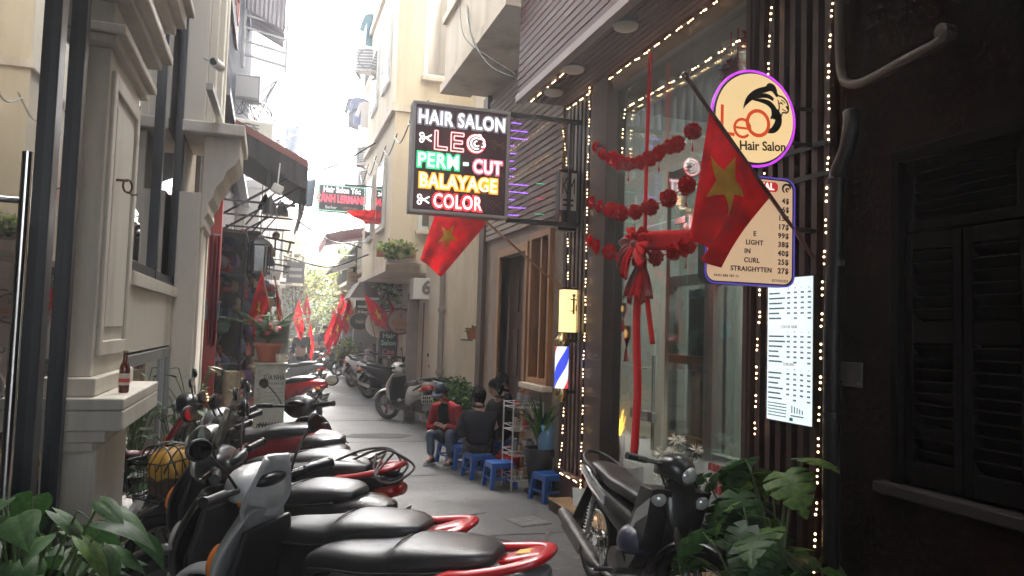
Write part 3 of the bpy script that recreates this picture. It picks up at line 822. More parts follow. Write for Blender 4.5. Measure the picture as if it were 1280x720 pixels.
stroke(mb, ((-.24, .22), (-.10, .38), (.1, .46), (.28, .48), (.42, .42)), .005, .075, .03)
stroke(mb, ((-.06, .36), (.12, .37), (.32, .33), (.45, .20), (.47, .02)), .005, .085, .05)
stroke(mb, ((.25, -.25), (.42, -.20), (.53, -.06), (.55, .10), (.50, .24)), .012, .15, .012)
stroke(mb, ((.36, .02), (.42, .12), (.40, .26), (.30, .34)), .01, .08, .02)
stroke(mb, ((.22, .60), (.30, .72), (.42, .70), (.50, .60)), .005, .05, .01)
stroke(mb, ((.50, .52), (.64, .50), (.75, .40), (.78, .26), (.74, .19), (.64, .18), (.60, .08), (.52, .04)), .014, .018, .012)
stroke(mb, ((.56, .36), (.60, .38), (.65, .35)), .006, .026, .006)
stroke(mb, ((.72, .32), (.75, .30), (.765, .26)), .012, .032, .012)
stroke(mb, ((.62, .26), (.68, .235), (.74, .22)), .006, .012, .006)
stroke(mb, ((.52, .44), (.56, .30), (.54, .16)), .006, .022, .008)
stroke(mb, ((.60, .44), (.66, .42), (.70, .38)), .006, .014, .006)
mb.build('lion_emblem', INK, rsn)
text('Hair Salon', .26*RR, INK, rsn, face_cam((.18*RR, -.0095, -.56*RR)) @ Matrix.Rotation(rad(4), 4, 'Z'), ext=.001, off=.0012)
for z_ in (.1, -.1): MB().cyl((RR*.9, .03, z_), (RX-rc.x, .03, z_), .012, n=8).build('bracket', BLACKM, rsn)

b0 = ony(882, 213, 3.43); b1 = ony(992, 360, 3.43)
PW, PH = b1.x-b0.x, b0.z-b1.z
pbd = thing('price_board', 'cream price board with rounded corners hung under the round sign', 'sign', (b0.x, 3.43, b1.z))
def rrect(x0, x1, z0, z1, r, y, n=6):
    out = []
    for cx, cz, a0 in ((x1-r, z1-r, 0), (x0+r, z1-r, 90), (x0+r, z0+r, 180), (x1-r, z0+r, 270)):
        for i in range(n+1):
            a = rad(a0+90*i/n); out.append((cx+r*math.cos(a), y, cz+r*math.sin(a)))
    return out
MB().prism(rrect(0, PW, 0, PH, .06, 0), (0, .06, 0)).build('case', BLACKM, pbd)
MB().prism(rrect(.016, PW-.016, .016, PH-.016, .05, -.004), (0, .004, 0)).build('face', glow('cream_board', (1.0, .68, .42), .042), pbd)
RIMT = glow('blue_violet_tube', (.12, .08, .6), .05)
mb = MB(); o_ = rrect(.004, PW-.004, .004, PH-.004, .056, -.006, 8); o_.append(o_[0]); mb.tube(o_, .0045, 6, up=(0, 1, 0)); mb.build('neon_rim', RIMT, pbd)
DK = mat('brown_ink', (.03, .015, .012), .6)
MB().prism(rrect(PW*.34, PW*.80, PH*.865, PH*.955, .022, -.006), (0, .002, 0)).build('red_tab', mat('tab_red', (.5, .03, .03), .5, emit=(1, .05, .05), es=.04), pbd)
text('DEAL', .052, mat('tab_white', (.8, .75, .7), .5, emit=(1, .9, .8), es=.1), pbd, face_cam((PW*.64, -.0075, PH*.91)), ext=.001, off=.0015)
mb, arc = lion(pbd, (PW*.9, PH*.905), .03, INK, MI, y=-.0062)
arc(0, 0, .8, 20, 240, .08, .2); arc(.3, .3, .5, -30, 140, .08, .2); arc(.2, -.2, .3, 0, 300, .08, .15); mb.build('lion_emblem', INK, pbd)
pr = ['4$', '6$', '15$', '17$', '99$', '38$', '40$', '25$', '27$']; nm = ['', '', '', '', 'E', 'LIGHT', 'IN', 'CURL', 'STRAIGHYTEN']; xe = [0, 0, 0, 0, .56, .64, .50, .60, .74]
for i in range(9):
    z = PH*(.79-i*.0805)
    text(pr[i], .040, DK, pbd, face_cam((PW*.93, -.0055, z)), align='RIGHT', ext=.001, off=.001, space=1.15)
    if nm[i]: text(nm[i], .036, DK, pbd, face_cam((PW*xe[i], -.0055, z)), align='RIGHT', ext=.001, off=.0008, space=1.1)
text('04/03 888 989 73', .019, DK, pbd, face_cam((PW*.1, -.0055, PH*.075)), align='LEFT', ext=.0008, space=1.1)
text('0773555555', .019, DK, pbd, face_cam((PW*.93, -.0055, PH*.055)), align='RIGHT', ext=.0008, space=1.1)
MB().cyl((PW, .03, PH*.55), (RX-b0.x, .03, PH*.55), .015, n=8).build('bracket', BLACKM, pbd)

l0 = onx(960, 366, RX-.06); l1 = onx(1016, 535, RX-.06)
ly0, ly1 = l1.y, l0.y; lz0 = l1.z; lz1 = onx(1020, 343, RX-.06).z
LW, LH = ly1-ly0, lz1-lz0
led = thing('lit_price_list', 'tall white backlit price list on the slatted screen', 'sign', (RX-.06, ly0, lz0))
MB().bb(0, .05, 0, LW, 0, LH).build('case', BLACKM, led)
MB().bb(-.004, -.0005, .006, LW-.006, .006, LH-.006).build('face', glow('cold_lightbox', (.80, .95, 1.0), .085), led)
TXT = mat('list_grey_print', (.10, .11, .13), .6); TXO = mat('list_orange_print', (.5, .22, .15), .6); TEALP = mat('list_teal_print', (.05, .4, .3), .6)
def lt(s_, y, z, size, m, align='CENTER'):     # u from the far edge (reads left to right seen from the alley)
    text(s_, size, m, led, face_west((-.0055, LW*(1-y), LH*z)), ext=.0004, align=align)
for hd, hz, rws in (('COMBO', .955, 6), ('COLOR HAIR', .655, 6), ('CURLING', .40, 6)):
    lt(hd, .5, hz, .024, TXO)
    for k in range(4): lt('SMLX'[k], .48+k*.145, hz-.035, .013, TXT)
    mb = MB()
    for r_ in range(rws):
        z = LH*(hz-.065-r_*.035)
        wd = random.uniform(.22, .36)*LW
        x = LW*.95
        while x > LW*.95-wd:
            ww = random.uniform(.004, .012); mb.bb(-.0052, -.0042, x-ww, x, z-.0045, z+.0045); x -= ww+.002
        for k in range(4):
            if r_ == rws-1 and k in (0, 2): continue
            yy = LW*(1-.46-k*.145)
            for q_ in range(3): mb.bb(-.0052, -.0042, yy-.024+q_*.009, yy-.024+q_*.009+.0065, z-.005, z+.005)
    mb.build('print_rows', TXT, led)
mb = MB()
for r_ in range(5):
    z = LH*(.125-r_*.021); x = LW*.96
    while x > LW*.55:
        ww = random.uniform(.004, .012); mb.bb(-.0052, -.0042, x-ww, x, z-.003, z+.003); x -= ww+.003
for k in range(5):
    yy = LW*(.42-k*.055); mb.bb(-.0052, -.0042, yy-.004, yy+.003, LH*(.075+.0), LH*(.125-.006*k))
    mb.bb(-.0052, -.0042, yy-.01, yy+.01, LH*.052, LH*.06)
mb.build('print_rows', TXT, led)
MB().bb(-.0052, -.0042, LW*.40, LW*.47, LH*.02, LH*.042).build('print_icon', TEALP, led)

# ================================================================== warm lantern box and barber pole on the slats
lp0 = ony(714, 389, 6.9)
lan = thing('wall_lantern', 'glowing cream box lantern above the barber pole', 'lantern', (lp0.x, 6.9, lp0.z-.22))
MB().bb(-.105, .105, -.06, .06, 0, .44).build('shade', glow('lantern_paper', (1.0, .70, .28), .16), lan, bevel=.004)
for (a, b) in ((0, .014), (.428, .444)): MB().bb(-.111, .111, -.066, .066, a-.002, b).build('rim', BLACKM, lan)
mb = MB()
mb.box((0, -.063, .27), (.02, .003, .16)); mb.box((0, -.063, .33), (.07, .003, .012)); mb.ball((0, -.062, .37), (.018, .004, .018), 8, 6); mb.box((-.02, -.063, .22), (.03, .003, .01)); mb.box((.025, -.063, .25), (.012, .003, .06))
mb.build('painted_mark', mat('brush_mark', (.12, .07, .03), .6), lan)
MB().bb(.105, RX-lp0.x, -.02, .02, .18, .22).build('bracket', BLACKM, lan)
bp = ony(702, 459, 6.85)
pol = thing('barber_pole', 'small lit barber pole with red, white and blue stripes', 'barber pole', (bp.x, 6.85, bp.z-.34))
BP_H = .40; n_ = 24
for nm_, col_, k0 in (('white_stripe', glow('pole_white', (.85, .9, 1.0), .10), 0), ('blue_stripe', glow('pole_blue', (.05, .08, .75), .10), 2), ('red_stripe', glow('pole_red', (.8, .06, .08), .09), 1)):
    mb = MB()
    def pt(a, z): 
        r_ = .066; th = a+z*9.0
        return (r_*math.cos(th), r_*math.sin(th), .14+z)
    if nm_ == 'white_stripe': wds = ((0, .65), (PI, .65))
    elif nm_ == 'blue_stripe': wds = ((PI*.5+.12, .9),)
    else: wds = ((PI*1.5+.12, .9),)
    spans = {'white_stripe': ((0, PI/2), (PI, PI*1.5)), 'blue_stripe': ((PI/2, PI),), 'red_stripe': ((PI*1.5, 2*PI),)}[nm_]
    for a0, a1 in spans:
        mb.grid(lambda u, v: pt(a0+(a1-a0)*u, v*BP_H), 6, 16)
    mb.build(nm_, col_, pol, smooth=True)
for z, s_ in ((.06, 1), (.54, 1)):
    MB().lathe([(.03, -.05), (.055, -.03), (.072, 0), (.075, .025), (.07, .08)] if z < .3 else [(.07, 0), (.075, .04), (.072, .06), (.055, .085), (.04, .10), (.03, .13)], (0, 0, z), 20).build('cap', mat('brass_cap', (.55, .42, .22), .25, metal=1.0), pol, smooth=40)
for z_ in (.09, .58): MB().bb(.02, RX-bp.x, -.012, .012, z_, z_+.03).build('bracket', BLACKM, pol)

# ================================================================== flags
def star_pts(r=1.0):
    return [(r*(1 if k % 2 == 0 else .40)*math.sin(PI*k/5), r*(1 if k % 2 == 0 else .40)*math.cos(PI*k/5)) for k in range(10)]
def flag(label, base, tip, hang, u0, W, H, fold=.05, nf=3.0, sk=0.0, wind=(0, 0, 0), group='red flags with a yellow star', seed=0, poler=.011, polemat=None, starR=.26, taper=.0, squeeze=1.0, star_u=.5, star_v=.5):
    """pole base->tip; the hoist lies on the pole from tip*u0 back over H metres; cloth hangs along 'hang'"""
    base = Vector(base); tip = Vector(tip); t = thing('flag', label, 'flag', base, 0, group)
    d = (tip-base); L = d.length; d.normalize(); hang = Vector(hang).normalized()
    MB().cyl((0, 0, 0), tip-base, poler, n=8).build('pole', polemat or WOODF, t, smooth=40)
    MB().ball(tip-base, poler*1.7, 8, 6).build('finial', polemat or WOODF, t)
    nrm = d.cross(hang).normalized(); wind = Vector(wind)
    def S(u, v):            # u along the fly 0..1, v along the hoist 0..1 (0 = at the tip end)
        along = (tip-base)-d*(u0*L+v*H*(1-u*(1-squeeze)))
        ph = seed*1.7
        fo = fold*(.15+u)*math.sin(v*nf*2*PI+ph+u*1.2)+fold*.5*u*math.sin(v*nf*4.3+ph*2+u*3)
        return along+hang*(u*W*(1-taper*v))+nrm*fo+wind*(u*u)+d*(sk*u)
    MB().grid(S, 22, 18).build('cloth', REDFLAG, t, smooth=True, fixn=False)
    for side in (-1, 1):
        mb = MB(); n_ = 12; sp = star_pts()
        asp = W/H
        def q(a, b):
            u = star_u-b*starR/ (asp) ; v = star_v+a*starR
            p = S(u, v); e = .01
            du = S(u+e, v)-p; dv = S(u, v+e)-p
            return p+du.cross(dv).normalized()*(.004*side)
        for k in range(10):
            a = sp[k]; b = sp[(k+1) % 10]
            def tri(u_, v_): return q(*(Vector(a).lerp(Vector(b), v_)*u_))
            mb.grid(tri, 6, 3)
        mb.build('star', STARY, t, smooth=True, fixn=False)
    return t
flag('large red flag with yellow star hanging before the round sign', onx(1017, 322, RX-.02), ony(856, 94, 3.28), (-.16, 0, -1), .17, .64, .60, fold=.045, nf=1.6, seed=1, polemat=mat('flag_pole_brown', (.12, .05, .04), .45), squeeze=.42, star_u=.36, star_v=.45, starR=.30)
flag('red flag with yellow star hanging below the lit blade sign', onx(702, 360, RX-.02), ony(556, 232, 7.6), (-.30, .0, -1), -.0, .80, .58, fold=.05, nf=1.3, seed=2, squeeze=.5, star_u=.52, star_v=.5, starR=.25)
# ================================================================== pompom garlands, ribbon and bow on the glass
POM = mat('red_paper_pompom', (.72, .014, .024), 1.0, spec=.05, var=.3, scale=30, bump=.6, bscale=60)
def pom_mesh(seed):
    rnd = random.Random(seed); mb = MB()
    for i in range(260):
        d = Vector((rnd.gauss(0, 1), rnd.gauss(0, 1), rnd.gauss(0, 1))).normalized(); q = d.orthogonal().normalized(); q.rotate(Matrix.Rotation(rnd.uniform(0, 6.3), 3, d))
        r_ = rnd.uniform(.88, 1.08); w_ = rnd.uniform(.12, .22); c = d*.25
        mb._add([c, d*r_*.75+q*w_, d*r_+q*w_*.3+d.cross(q)*rnd.uniform(-.2, .2), d*r_*.75-q*w_], [(0, 1, 2, 3)])
    mb.ball((0, 0, 0), .78, 12, 8)
    me = mb.mesh('pompom'); me.materials.append(POM); return me
PMS = [pom_mesh(i) for i in range(4)]
def garland(px, r, label, X=RX-.04):
    pts = [onx(x, y, X) for x, y in px]
    t = thing('pompom_garland', label, 'garland', pts[0], 0, 'red pompom garlands on the salon glass')
    MB().tube(cr([p-pts[0] for p in pts], 4), .004, 5).build('cord', RED, t)
    for i, p in enumerate(pts):
        o = bpy.data.objects.new('pompom', PMS[i % 4]); COL.objects.link(o); o.parent = t
        o.location = p-pts[0]; s_ = r*1.14*random.uniform(.9, 1.1); o.scale = (s_*.8, s_, s_*.92)
        o.rotation_euler = (random.uniform(0, 6), random.uniform(-.3, .3), random.uniform(0, 6))
    for i in range(1, len(pts), 3):
        mb = MB(); p = pts[i]-pts[0]; mb.cyl(p, p+Vector((0, 0, -r*1.9)), .003, n=4); mb.ball(p+Vector((0, 0, -r*2.1)), (.008, .008, .02), 6, 4)
        mb.build('tassel', RED, t)
garland([(747, 184), (756, 192), (765, 198), (774, 203), (786, 205), (800, 203), (812, 198), (824, 191), (836, 184), (847, 180), (866, 164)], .062, 'uppermost red pompom garland across the salon glass')
garland([(742, 253), (752, 258), (764, 263), (777, 266), (794, 265), (812, 259), (836, 248), (858, 232)], .066, 'middle red pompom garland across the salon glass')
garland([(740, 302), (748, 309), (762, 315), (779, 322), (799, 326), (820, 322), (842, 315), (858, 308)], .068, 'lowest red pompom garland beside the big bow')
for i, (x, y) in enumerate(((950, 52), (922, 92), (913, 130))):
    p = onx(x, y, RX+.35)
    o = bpy.data.objects.new('pompom', PMS[i]); COL.objects.link(o); o.location = p; o.scale = (.15, .14, .12)
    tag(o, ['red pompom ball hanging highest inside the salon window', 'red pompom ball showing over the round sign', 'red pompom ball half hidden by the round sign'][i], 'pompom', 'red pompoms inside the window')
    MB().cyl((0, 0, 0), (0, 0, 14 if i == 9 else (3.95-p.z)/.12), .04, n=4).build('cord', RED, o)
# ribbon
def strip(pts, w, name, parent, ax=Vector((0, 1, 0))):
    P3 = cr(pts, 6); n_ = len(P3)-1
    mb = MB(); mb.grid(lambda u, v: P3[round(u*n_)]+ax*((v-.5)*w), n_, 2)
    return mb.build(name, RED, parent, smooth=True, fixn=False, solid=.003)
r0 = onx(813, 66, RX-.03); r1 = onx(806, 298, RX-.05); rb_ = onx(792, 572, RX-.05)
rib = thing('red_ribbon', 'long red satin ribbon with a large bow tied on the glass', 'ribbon', r1)
strip([r0-r1, (r0-r1)*.5+Vector((.0, .01, 0)), Vector((0, 0, .05))], .062, 'upper_band', rib)
strip([Vector((-.02, 0, -.1)), (rb_-r1)*.35+Vector((-.03, .015, 0)), (rb_-r1)*.7+Vector((0, -.01, 0)), rb_-r1], .13, 'hanging_tail', rib)
q = onx(812, 430, RX-.07)-r1
strip([Vector((-.03, -.04, -.1)), q*.5+Vector((-.03, -.04, 0)), q+Vector((0, -.05, 0))], .08, 'hanging_tail', rib)
ce = onx(866, 300, RX-.05)-r1
mb = MB(); mb.grid(lambda u, v: Vector((-.02, 0, -.02)).lerp(ce, u)+Vector((0.01*math.sin(v*6), 0, (v-.5)*.15)), 10, 4); mb.build('side_band', RED, rib, smooth=True, solid=.003)
BOWM = mat('dark_red_satin', (.20, .008, .012), .5, var=.3, scale=9)
def petal(c, ang, L, wd, lean, tail=False):
    d = Vector((0, math.cos(ang), math.sin(ang))); s_ = Vector((0, -math.sin(ang), math.cos(ang))); ph_ = random.uniform(0, 6)
    def fn(u, v):
        out = (u*2 if u < .5 else 2-2*u) if not tail else u
        w_ = .03+wd*out**.8; layer = (-.012-.05*math.sin(PI*out)*(.6 if u < .5 else .15)) if not tail else -.02*math.sin(u*4+ph_)
        rip = .022*out*math.sin(v*11+ph_+u*2)
        tip = (.05*abs(2*v-1) if tail else -.03*(2*v-1)**2)*out
        return c+d*(L*out+tip)+Vector((-1, 0, 0))*(-layer+lean*out+rip)+s_*((v-.5)*w_)+Vector((0, 0, -.06*out*out))
    return MB().grid(fn, 16, 10)
for i, (ang, L, wd) in enumerate(((.75, .24, .16), (2.5, .24, .16), (.15, .27, .15), (3.0, .27, .15), (1.6, .16, .14), (-.45, .26, .15), (3.6, .25, .15), (5.2, .24, .14))):
    petal(Vector((-.03-.006*i, 0, -.05)), ang, L, wd, .04).build('bow_loop', (RED, BOWM)[i % 3 == 2], rib, smooth=True, fixn=False, solid=.002)
for ang, L in ((-1.2, .34), (-1.95, .36), (-1.55, .30)):
    petal(Vector((-.03, 0, -.08)), ang, L, .13, .03, True).build('bow_tail', (RED, BOWM)[L > .33], rib, smooth=True, fixn=False, solid=.002)
MB().ball((-.09, 0, -.05), (.035, .04, .035), 12, 8).build('bow_knot', BOWM, rib, smooth=True)
# hanging lucky charms inside the glass and yellow glowing tree
for i, (x, y, s_) in enumerate(((779, 388, .07), (783, 420, .10), (764, 418, .05))):
    p = onx(x, y, RX+.12)
    t = thing('hanging_charm', ['small red paper charm hung above the gold one', 'red and gold lucky charm with tassel behind the glass', 'little round red charm beside the gold lucky charm'][i], 'charm', p)
    mb = MB(); mb.prism([(0, -s_*.6, 0), (0, 0, -s_), (0, s_*.6, 0), (0, s_*.5, s_*.9), (0, -s_*.5, s_*.9)], (.012, 0, 0)); mb.build('body', BOWM, t)
    MB().cyl((0, 0, s_*.9), (0, 0, s_*.9+.25), .002, n=4).build('string', CABLE, t)
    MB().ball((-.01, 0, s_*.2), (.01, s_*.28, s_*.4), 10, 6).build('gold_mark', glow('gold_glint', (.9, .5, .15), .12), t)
    MB().lathe([(.004, 0), (.014, -.04), (.02, -.12)], (0, 0, -s_), 8).build('tassel', RED, t)
p = onx(771, 548, RX+.5)
yt = thing('light_tree', 'little glowing yellow tinsel tree inside the salon window', 'lamp', (p.x, p.y, p.z))
mb = MB()
for i in range(60):
    a = random.uniform(0, 6.28); r_ = random.uniform(.01, .09); h_ = random.uniform(.12, .30)
    mb.cyl((r_*.4*math.cos(a), r_*.4*math.sin(a), .02), (r_*1.2*math.cos(a), r_*1.2*math.sin(a), h_), .004, .002, n=4)
mb.build('tinsel', glow('tinsel_glow', (1, .55, .08), .6), yt)
MB().lathe([(.07, -.25), (.09, -.1), (.08, .03)], n=14).build('vase', mat('dark_vase', (.10, .05, .03), .3), yt, smooth=True)
MB().bb(-.2, .2, -.2, .2, -(p.z-.12)+0, -.252).build('stand', DOORW, yt)
# ================================================================== cream classical house (left)
LX = -.95
lh = thing('classical_house', 'off-white classical house with pilasters, dark glass door and tall window', 'house', (LX, 5, 0))
mb = MB()
mb.bb(-6, LX, -6, 1.6, 0, 9.5)                       # wall before the door
mb.bb(-6, LX, 4.06, 5.85, 0, 9.5)                    # behind the first pilaster
mb.bb(-6, LX, 5.85, 8.35, 1.42, 2.0); mb.bb(-6, LX-.5, 5.85, 8.35, 0, 1.42); mb.bb(-6, LX-.6, 5.85, 8.9, 2.0, 9.5)
mb.bb(-6, LX, 8.35, 8.95, 0, 2.0); mb.bb(-6, LX, 8.9, 10.0, 2.0, 9.5); mb.bb(-6, LX, 8.95, 10.0, 0, 2.0)
mb.bb(-6, LX, 1.6, 4.06, 4.6, 9.5)
mb.bb(-6, LX, 5.85, 8.9, 5.6, 9.5)
P('wall', mb, STUCCO, lh)
P('balcony', MB().bb(LX, .55, -6, 3.3, 4.7, 5.0).bb(.45, .55, -6, 3.3, 5.0, 6.0), STUCCO, lh)  # out-of-frame slab added to darken the alley near the camera
INL = mat('left_interior', (.30, .26, .18), .8, var=.2, scale=1.5)
P('hall_wall', MB().bb(-3.6, -3.5, 1.5, 4.2, 0, 4.6).bb(-3.5, LX-.04, 4.0, 4.058, 0, 4.6), INL, lh)
# dark framed glass door
DX = LX+.03
df = MB()
for a, b in ((3.98, 4.055), (3.56, 3.66), (2.6, 2.7), (1.6, 1.7)): df.bb(DX-.05, DX+.03, a, b, .1, 4.5)
for a, b in ((1.7, 2.6), (2.7, 3.56), (3.66, 3.98)):
    df.bb(DX-.045, DX+.025, a, b, 4.4, 4.5); df.bb(DX-.045, DX+.025, a, b, .1, .22); df.bb(DX-.045, DX+.025, a, b, 3.22, 3.3)
P('door_frame', df, DARKFR, lh, bevel=.005)
for a, b in ((1.7, 2.6), (2.7, 3.56), (3.66, 3.98)):
    P('door_pane', MB().bb(DX-.012, DX-.004, a, b, .22, 3.22), GLASSM, lh); P('transom_pane', MB().bb(DX-.012, DX-.004, a, b, 3.3, 4.4), GLASSM, lh)
dhb = MB().cyl((DX+.10, 2.98, .85), (DX+.10, 2.98, 2.22), .018, n=14)
for z in (1.0, 2.05): dhb.cyl((DX+.1, 2.98, z), (DX+.02, 2.98, z), .011, n=10)
P('pull_handle', dhb, STEEL, lh, smooth=40)
P('threshold', MB().bb(LX-.3, LX+.12, 1.6, 4.06, .004, .1), mat('grey_granite', (.22, .21, .2), .4, var=.3, scale=40), lh)
# first pilaster on a pedestal
def pil(y0, y1, xf, z0, z1, name='pilaster'):
    mb = MB(); mb.bb(LX, xf, y0, y1, z0, z1)
    o = P(name, mb, STUCCO, lh, bevel=.006)
    w_ = y1-y0
    fr = MB()
    fr.bb(xf, xf+.02, y0+.05, y0+.13, z0+.1, z1-.1); fr.bb(xf, xf+.02, y1-.13, y1-.05, z0+.1, z1-.1)
    fr.bb(xf, xf+.02, y0+.13, y1-.13, z1-.18, z1-.1); fr.bb(xf, xf+.02, y0+.13, y1-.13, z0+.1, z0+.18)
    fr.bb(xf, xf+.012, y0+.19, y1-.19, z0+.25, z1-.25)
    P('panel_moulding', fr, STUCCO, lh, bevel=.006)
    return o
pil(4.30, 5.2, -.84, 1.36, 3.05)
def mould(y0, y1, z, prof, name):
    """stepped cornice round a projecting block: prof = (height, projection X)"""
    for h_, xf in prof:
        e = xf-LX
        P(name, MB().bb(LX, xf, y0-e*.55, y1+e*.55, z, z+h_-.002), STUCCO, lh, bevel=.008); z += h_
mould(4.30, 5.2, 3.05, ((.05, -.80), (.05, -.76), (.12, -.82), (.05, -.74), (.06, -.68)), 'capital')
mould(4.2, 5.6, 3.38, ((.22, -.83), (.06, -.78), (.06, -.72), (.10, -.66), (.05, -.61), (.25, -.65)), 'cornice')
mould(4.30, 5.2, 1.0, ((.05, -.80), (.06, -.74), (.10, -.66), (.06, -.66)), 'pedestal_cap')
P('ledge', MB().bb(LX, -.665, 4.2, 5.2, 1.155, 1.27), STUCCO, lh, bevel=.012)
P('pedestal_base_moulding', MB().bb(LX, -.80, 4.2, 5.3, 1.272, 1.36), STUCCO, lh, bevel=.006)
P('pedestal', MB().bb(LX, -.80, 4.32, 5.18, .1, 1.0), STUCCO, lh, bevel=.006)
P('pedestal_foot', MB().bb(LX, -.76, 4.26, 5.24, .004, .2), STUCCO, lh, bevel=.01)
# tall window with dark frame, leaning slightly out
WX_ = LX-.06
wf = MB()
for a, b in ((5.86, 5.98), (8.75, 8.89), (7.3, 7.38)): wf.bb(WX_-.06, WX_+.04, a, b, 2.02, 5.58)
for a, b in ((5.98, 7.3), (7.38, 8.75)): wf.bb(WX_-.055, WX_+.035, a, b, 2.02, 2.1); wf.bb(WX_-.055, WX_+.035, a, b, 5.48, 5.58)
wfo = P('window_frame', wf, DARKFR, lh, bevel=.005)
for a, b in ((5.98, 7.3), (7.38, 8.75)): P('window_pane', MB().bb(WX_-.01, WX_-.002, a, b, 2.1, 5.48), GLASSM, wfo)
P('window_sill', MB().bb(LX, LX+.04, 5.84, 8.93, 1.9, 2.0), STUCCO, lh, bevel=.006)
# low glazed hatch with aluminium frame
nf = MB()
for a, b in ((5.86, 5.96), (7.75, 7.85), (8.2, 8.34)): nf.bb(LX-.03, LX+.025, a, b, .12, 1.4)
for a, b in ((5.96, 7.75), (7.85, 8.2)): nf.bb(LX-.028, LX+.022, a, b, 1.31, 1.4); nf.bb(LX-.028, LX+.022, a, b, .12, .2)
hf = P('hatch_frame', nf, ALU, lh, bevel=.004)
for a, b in ((5.96, 7.75), (7.85, 8.2)): P('hatch_pane', MB().bb(LX-.006, LX, a, b, .2, 1.31), GLASSM, hf)
# second pilaster with scroll console
P('pilaster', MB().bb(LX, -.74, 8.45, 9.55, .1, 3.0), STUCCO, lh, bevel=.01)
fr = MB(); fr.bb(-.74, -.715, 8.55, 8.68, .5, 2.7).bb(-.74, -.715, 9.3, 9.43, .5, 2.7).bb(-.74, -.725, 8.78, 9.2, .6, 2.6)
P('panel_moulding', fr, STUCCO, lh, bevel=.008)
prof = [(-.74, 2.62), (-.69, 2.66), (-.70, 2.74), (-.66, 2.80), (-.67, 2.9), (-.62, 2.97), (-.60, 3.07), (-.54, 3.15), (-.50, 3.26), (-.42, 3.33), (-.38, 3.42), (-.38, 3.62), (-.74, 3.62)]
P('scroll_console', MB().prism([(x, 8.5, z) for x, z in prof], (0, .9, 0)), STUCCO, lh, bevel=.012)
P('console_slab', MB().bb(LX, -.34, 8.38, 9.6, 3.62, 3.74), STUCCO, lh, bevel=.012)
up = MB()
for k in range(4): up.bb(-.74+.05*(k % 2), -.66+.05*(k % 2), 8.5+k*.24, 8.5+k*.24+.2, 3.742, 8)
up.bb(LX, -.74, 8.45, 9.5, 3.742, 8); P('fluted_upper_pilaster', up, STUCCO, lh, bevel=.01)
P('base_block', MB().bb(LX, -.68, 8.4, 9.6, .004, .16), STUCCO, lh, bevel=.01)
# tiled strip of pavement by the house
PAVM = mat('pavement_bed', (.10, .10, .10), .8)
pv = struct(MB().bb(LX, -.42, 3.2, 9.8, .002, .028).build('tiled_pavement', PAVM))
TILES = [mat('grey_tile_%d' % i, c, .35, var=.18, scale=7, stain=(.10, .09, .08), stain_amt=.5, stain_scale=4) for i, c in enumerate(((.36, .35, .34), (.30, .29, .28), (.41, .40, .38)))]
for i in range(22):
    for j in range(2):
        x0 = LX+.008+j*.262; y0 = 3.21+i*.3
        MB().bb(x0, x0+.254, y0, y0+.292, .029, .036+random.uniform(0, .003)).build('tile', random.choice(TILES), pv)
# beer bottle on the ledge
bt = thing('beer_bottle', 'brown glass beer bottle with white label on the ledge', 'bottle', (-.715, 4.46, 1.271)); bt.scale = (.88, .88, .88)
MB().lathe([(.026, 0), (.030, .006), (.030, .14), (.027, .158), (.016, .185), (.013, .20), (.0125, .235), (.015, .238), (.015, .25)], n=20).build('glass_body', mat('brown_bottle_glass', (.10, .018, .008), .06, coat=.6), bt, smooth=40)
MB().lathe([(.0306, .045), (.0306, .115)], n=20, caps=False).build('label_band', mat('bottle_label', (.62, .55, .48), .5, var=.25, scale=30), bt, smooth=True)
MB().lathe([(.0310, .062), (.0310, .085)], n=20, caps=False).build('label_stripe', mat('label_red', (.5, .05, .04), .5), bt, smooth=True)
MB().lathe([(.0158, .238), (.0165, .246), (.0145, .254)], n=14).build('cap', mat('bottle_cap', (.5, .42, .25), .3, metal=.8), bt)
# hook on the pilaster
hk = thing('wall_hook', 'rusty iron ring hook on the first pilaster', 'hook', (-.80, 4.55, 2.38))
MB().torus((.03, 0, 0), .035, .006, 16, 6, Matrix.Rotation(rad(60), 3, 'Z')).build('ring', mat('rust', (.12, .05, .03), .8, var=.3), hk)
MB().cyl((-.04, 0, .03), (.03, 0, .03), .007, n=8).build('pin', _M['rust'], hk)
MB().tube([(.03, 0, -.03), (.06, -.02, -.05), (.09, -.06, -.05)], .004, 6).build('wire_end', _M['rust'], hk)

# ================================================================== shop with the dark awning (left, beyond)
NAVY = mat('navy_sheet_metal', (.045, .055, .085), .5, var=.2, scale=2, stretch=(1, 8, .6))
ls = thing('awning_shop', 'narrow dark shop under a navy sheet-metal upper storey', 'shop', (-.8, 12, 0))
mb = MB(); mb.bb(-6, -.9, 10.02, 19.5, 0, 4.6)
P('ground_floor_wall', mb, mat('shop_dark_wall', (.09, .075, .065), .8, var=.3, scale=1.5), ls)
P('upper_wall', MB().bb(-6, -.75, 10.02, 19.5, 4.6, 9.2), NAVY, ls)
for i in range(34):
    y = 10.1+i*.276; P('sheet_rib', MB().bb(-.75, -.715, y, y+.06, 4.62, 9.18), NAVY, ls)
P('upper_sill', MB().bb(-.76, -.6, 10.0, 19.55, 4.5, 4.6), GREYM, ls)
P('sign_panel', MB().bb(-.708, -.67, 10.3, 12.4, 5.9, 7.6), mat('dim_sign_panel', (.10, .075, .085), .6, var=.15), ls)
for k in range(2):
    for (a, b, c, d) in ((0, .42, .0, .06), (0, .42, .3, .36), (0, .06, 0, .7), (.36, .42, 0, .7), (.18, .24, .36, .7), (0, .42, .64, .7)):
        P('sign_stroke', MB().bb(-.668, -.655, 10.7+a*1.3+(k*.8), 10.7+b*1.3+(k*.8), 6.15+c*1.1, 6.15+d*1.1), mat('faded_red', (.42, .10, .09), .6), ls)
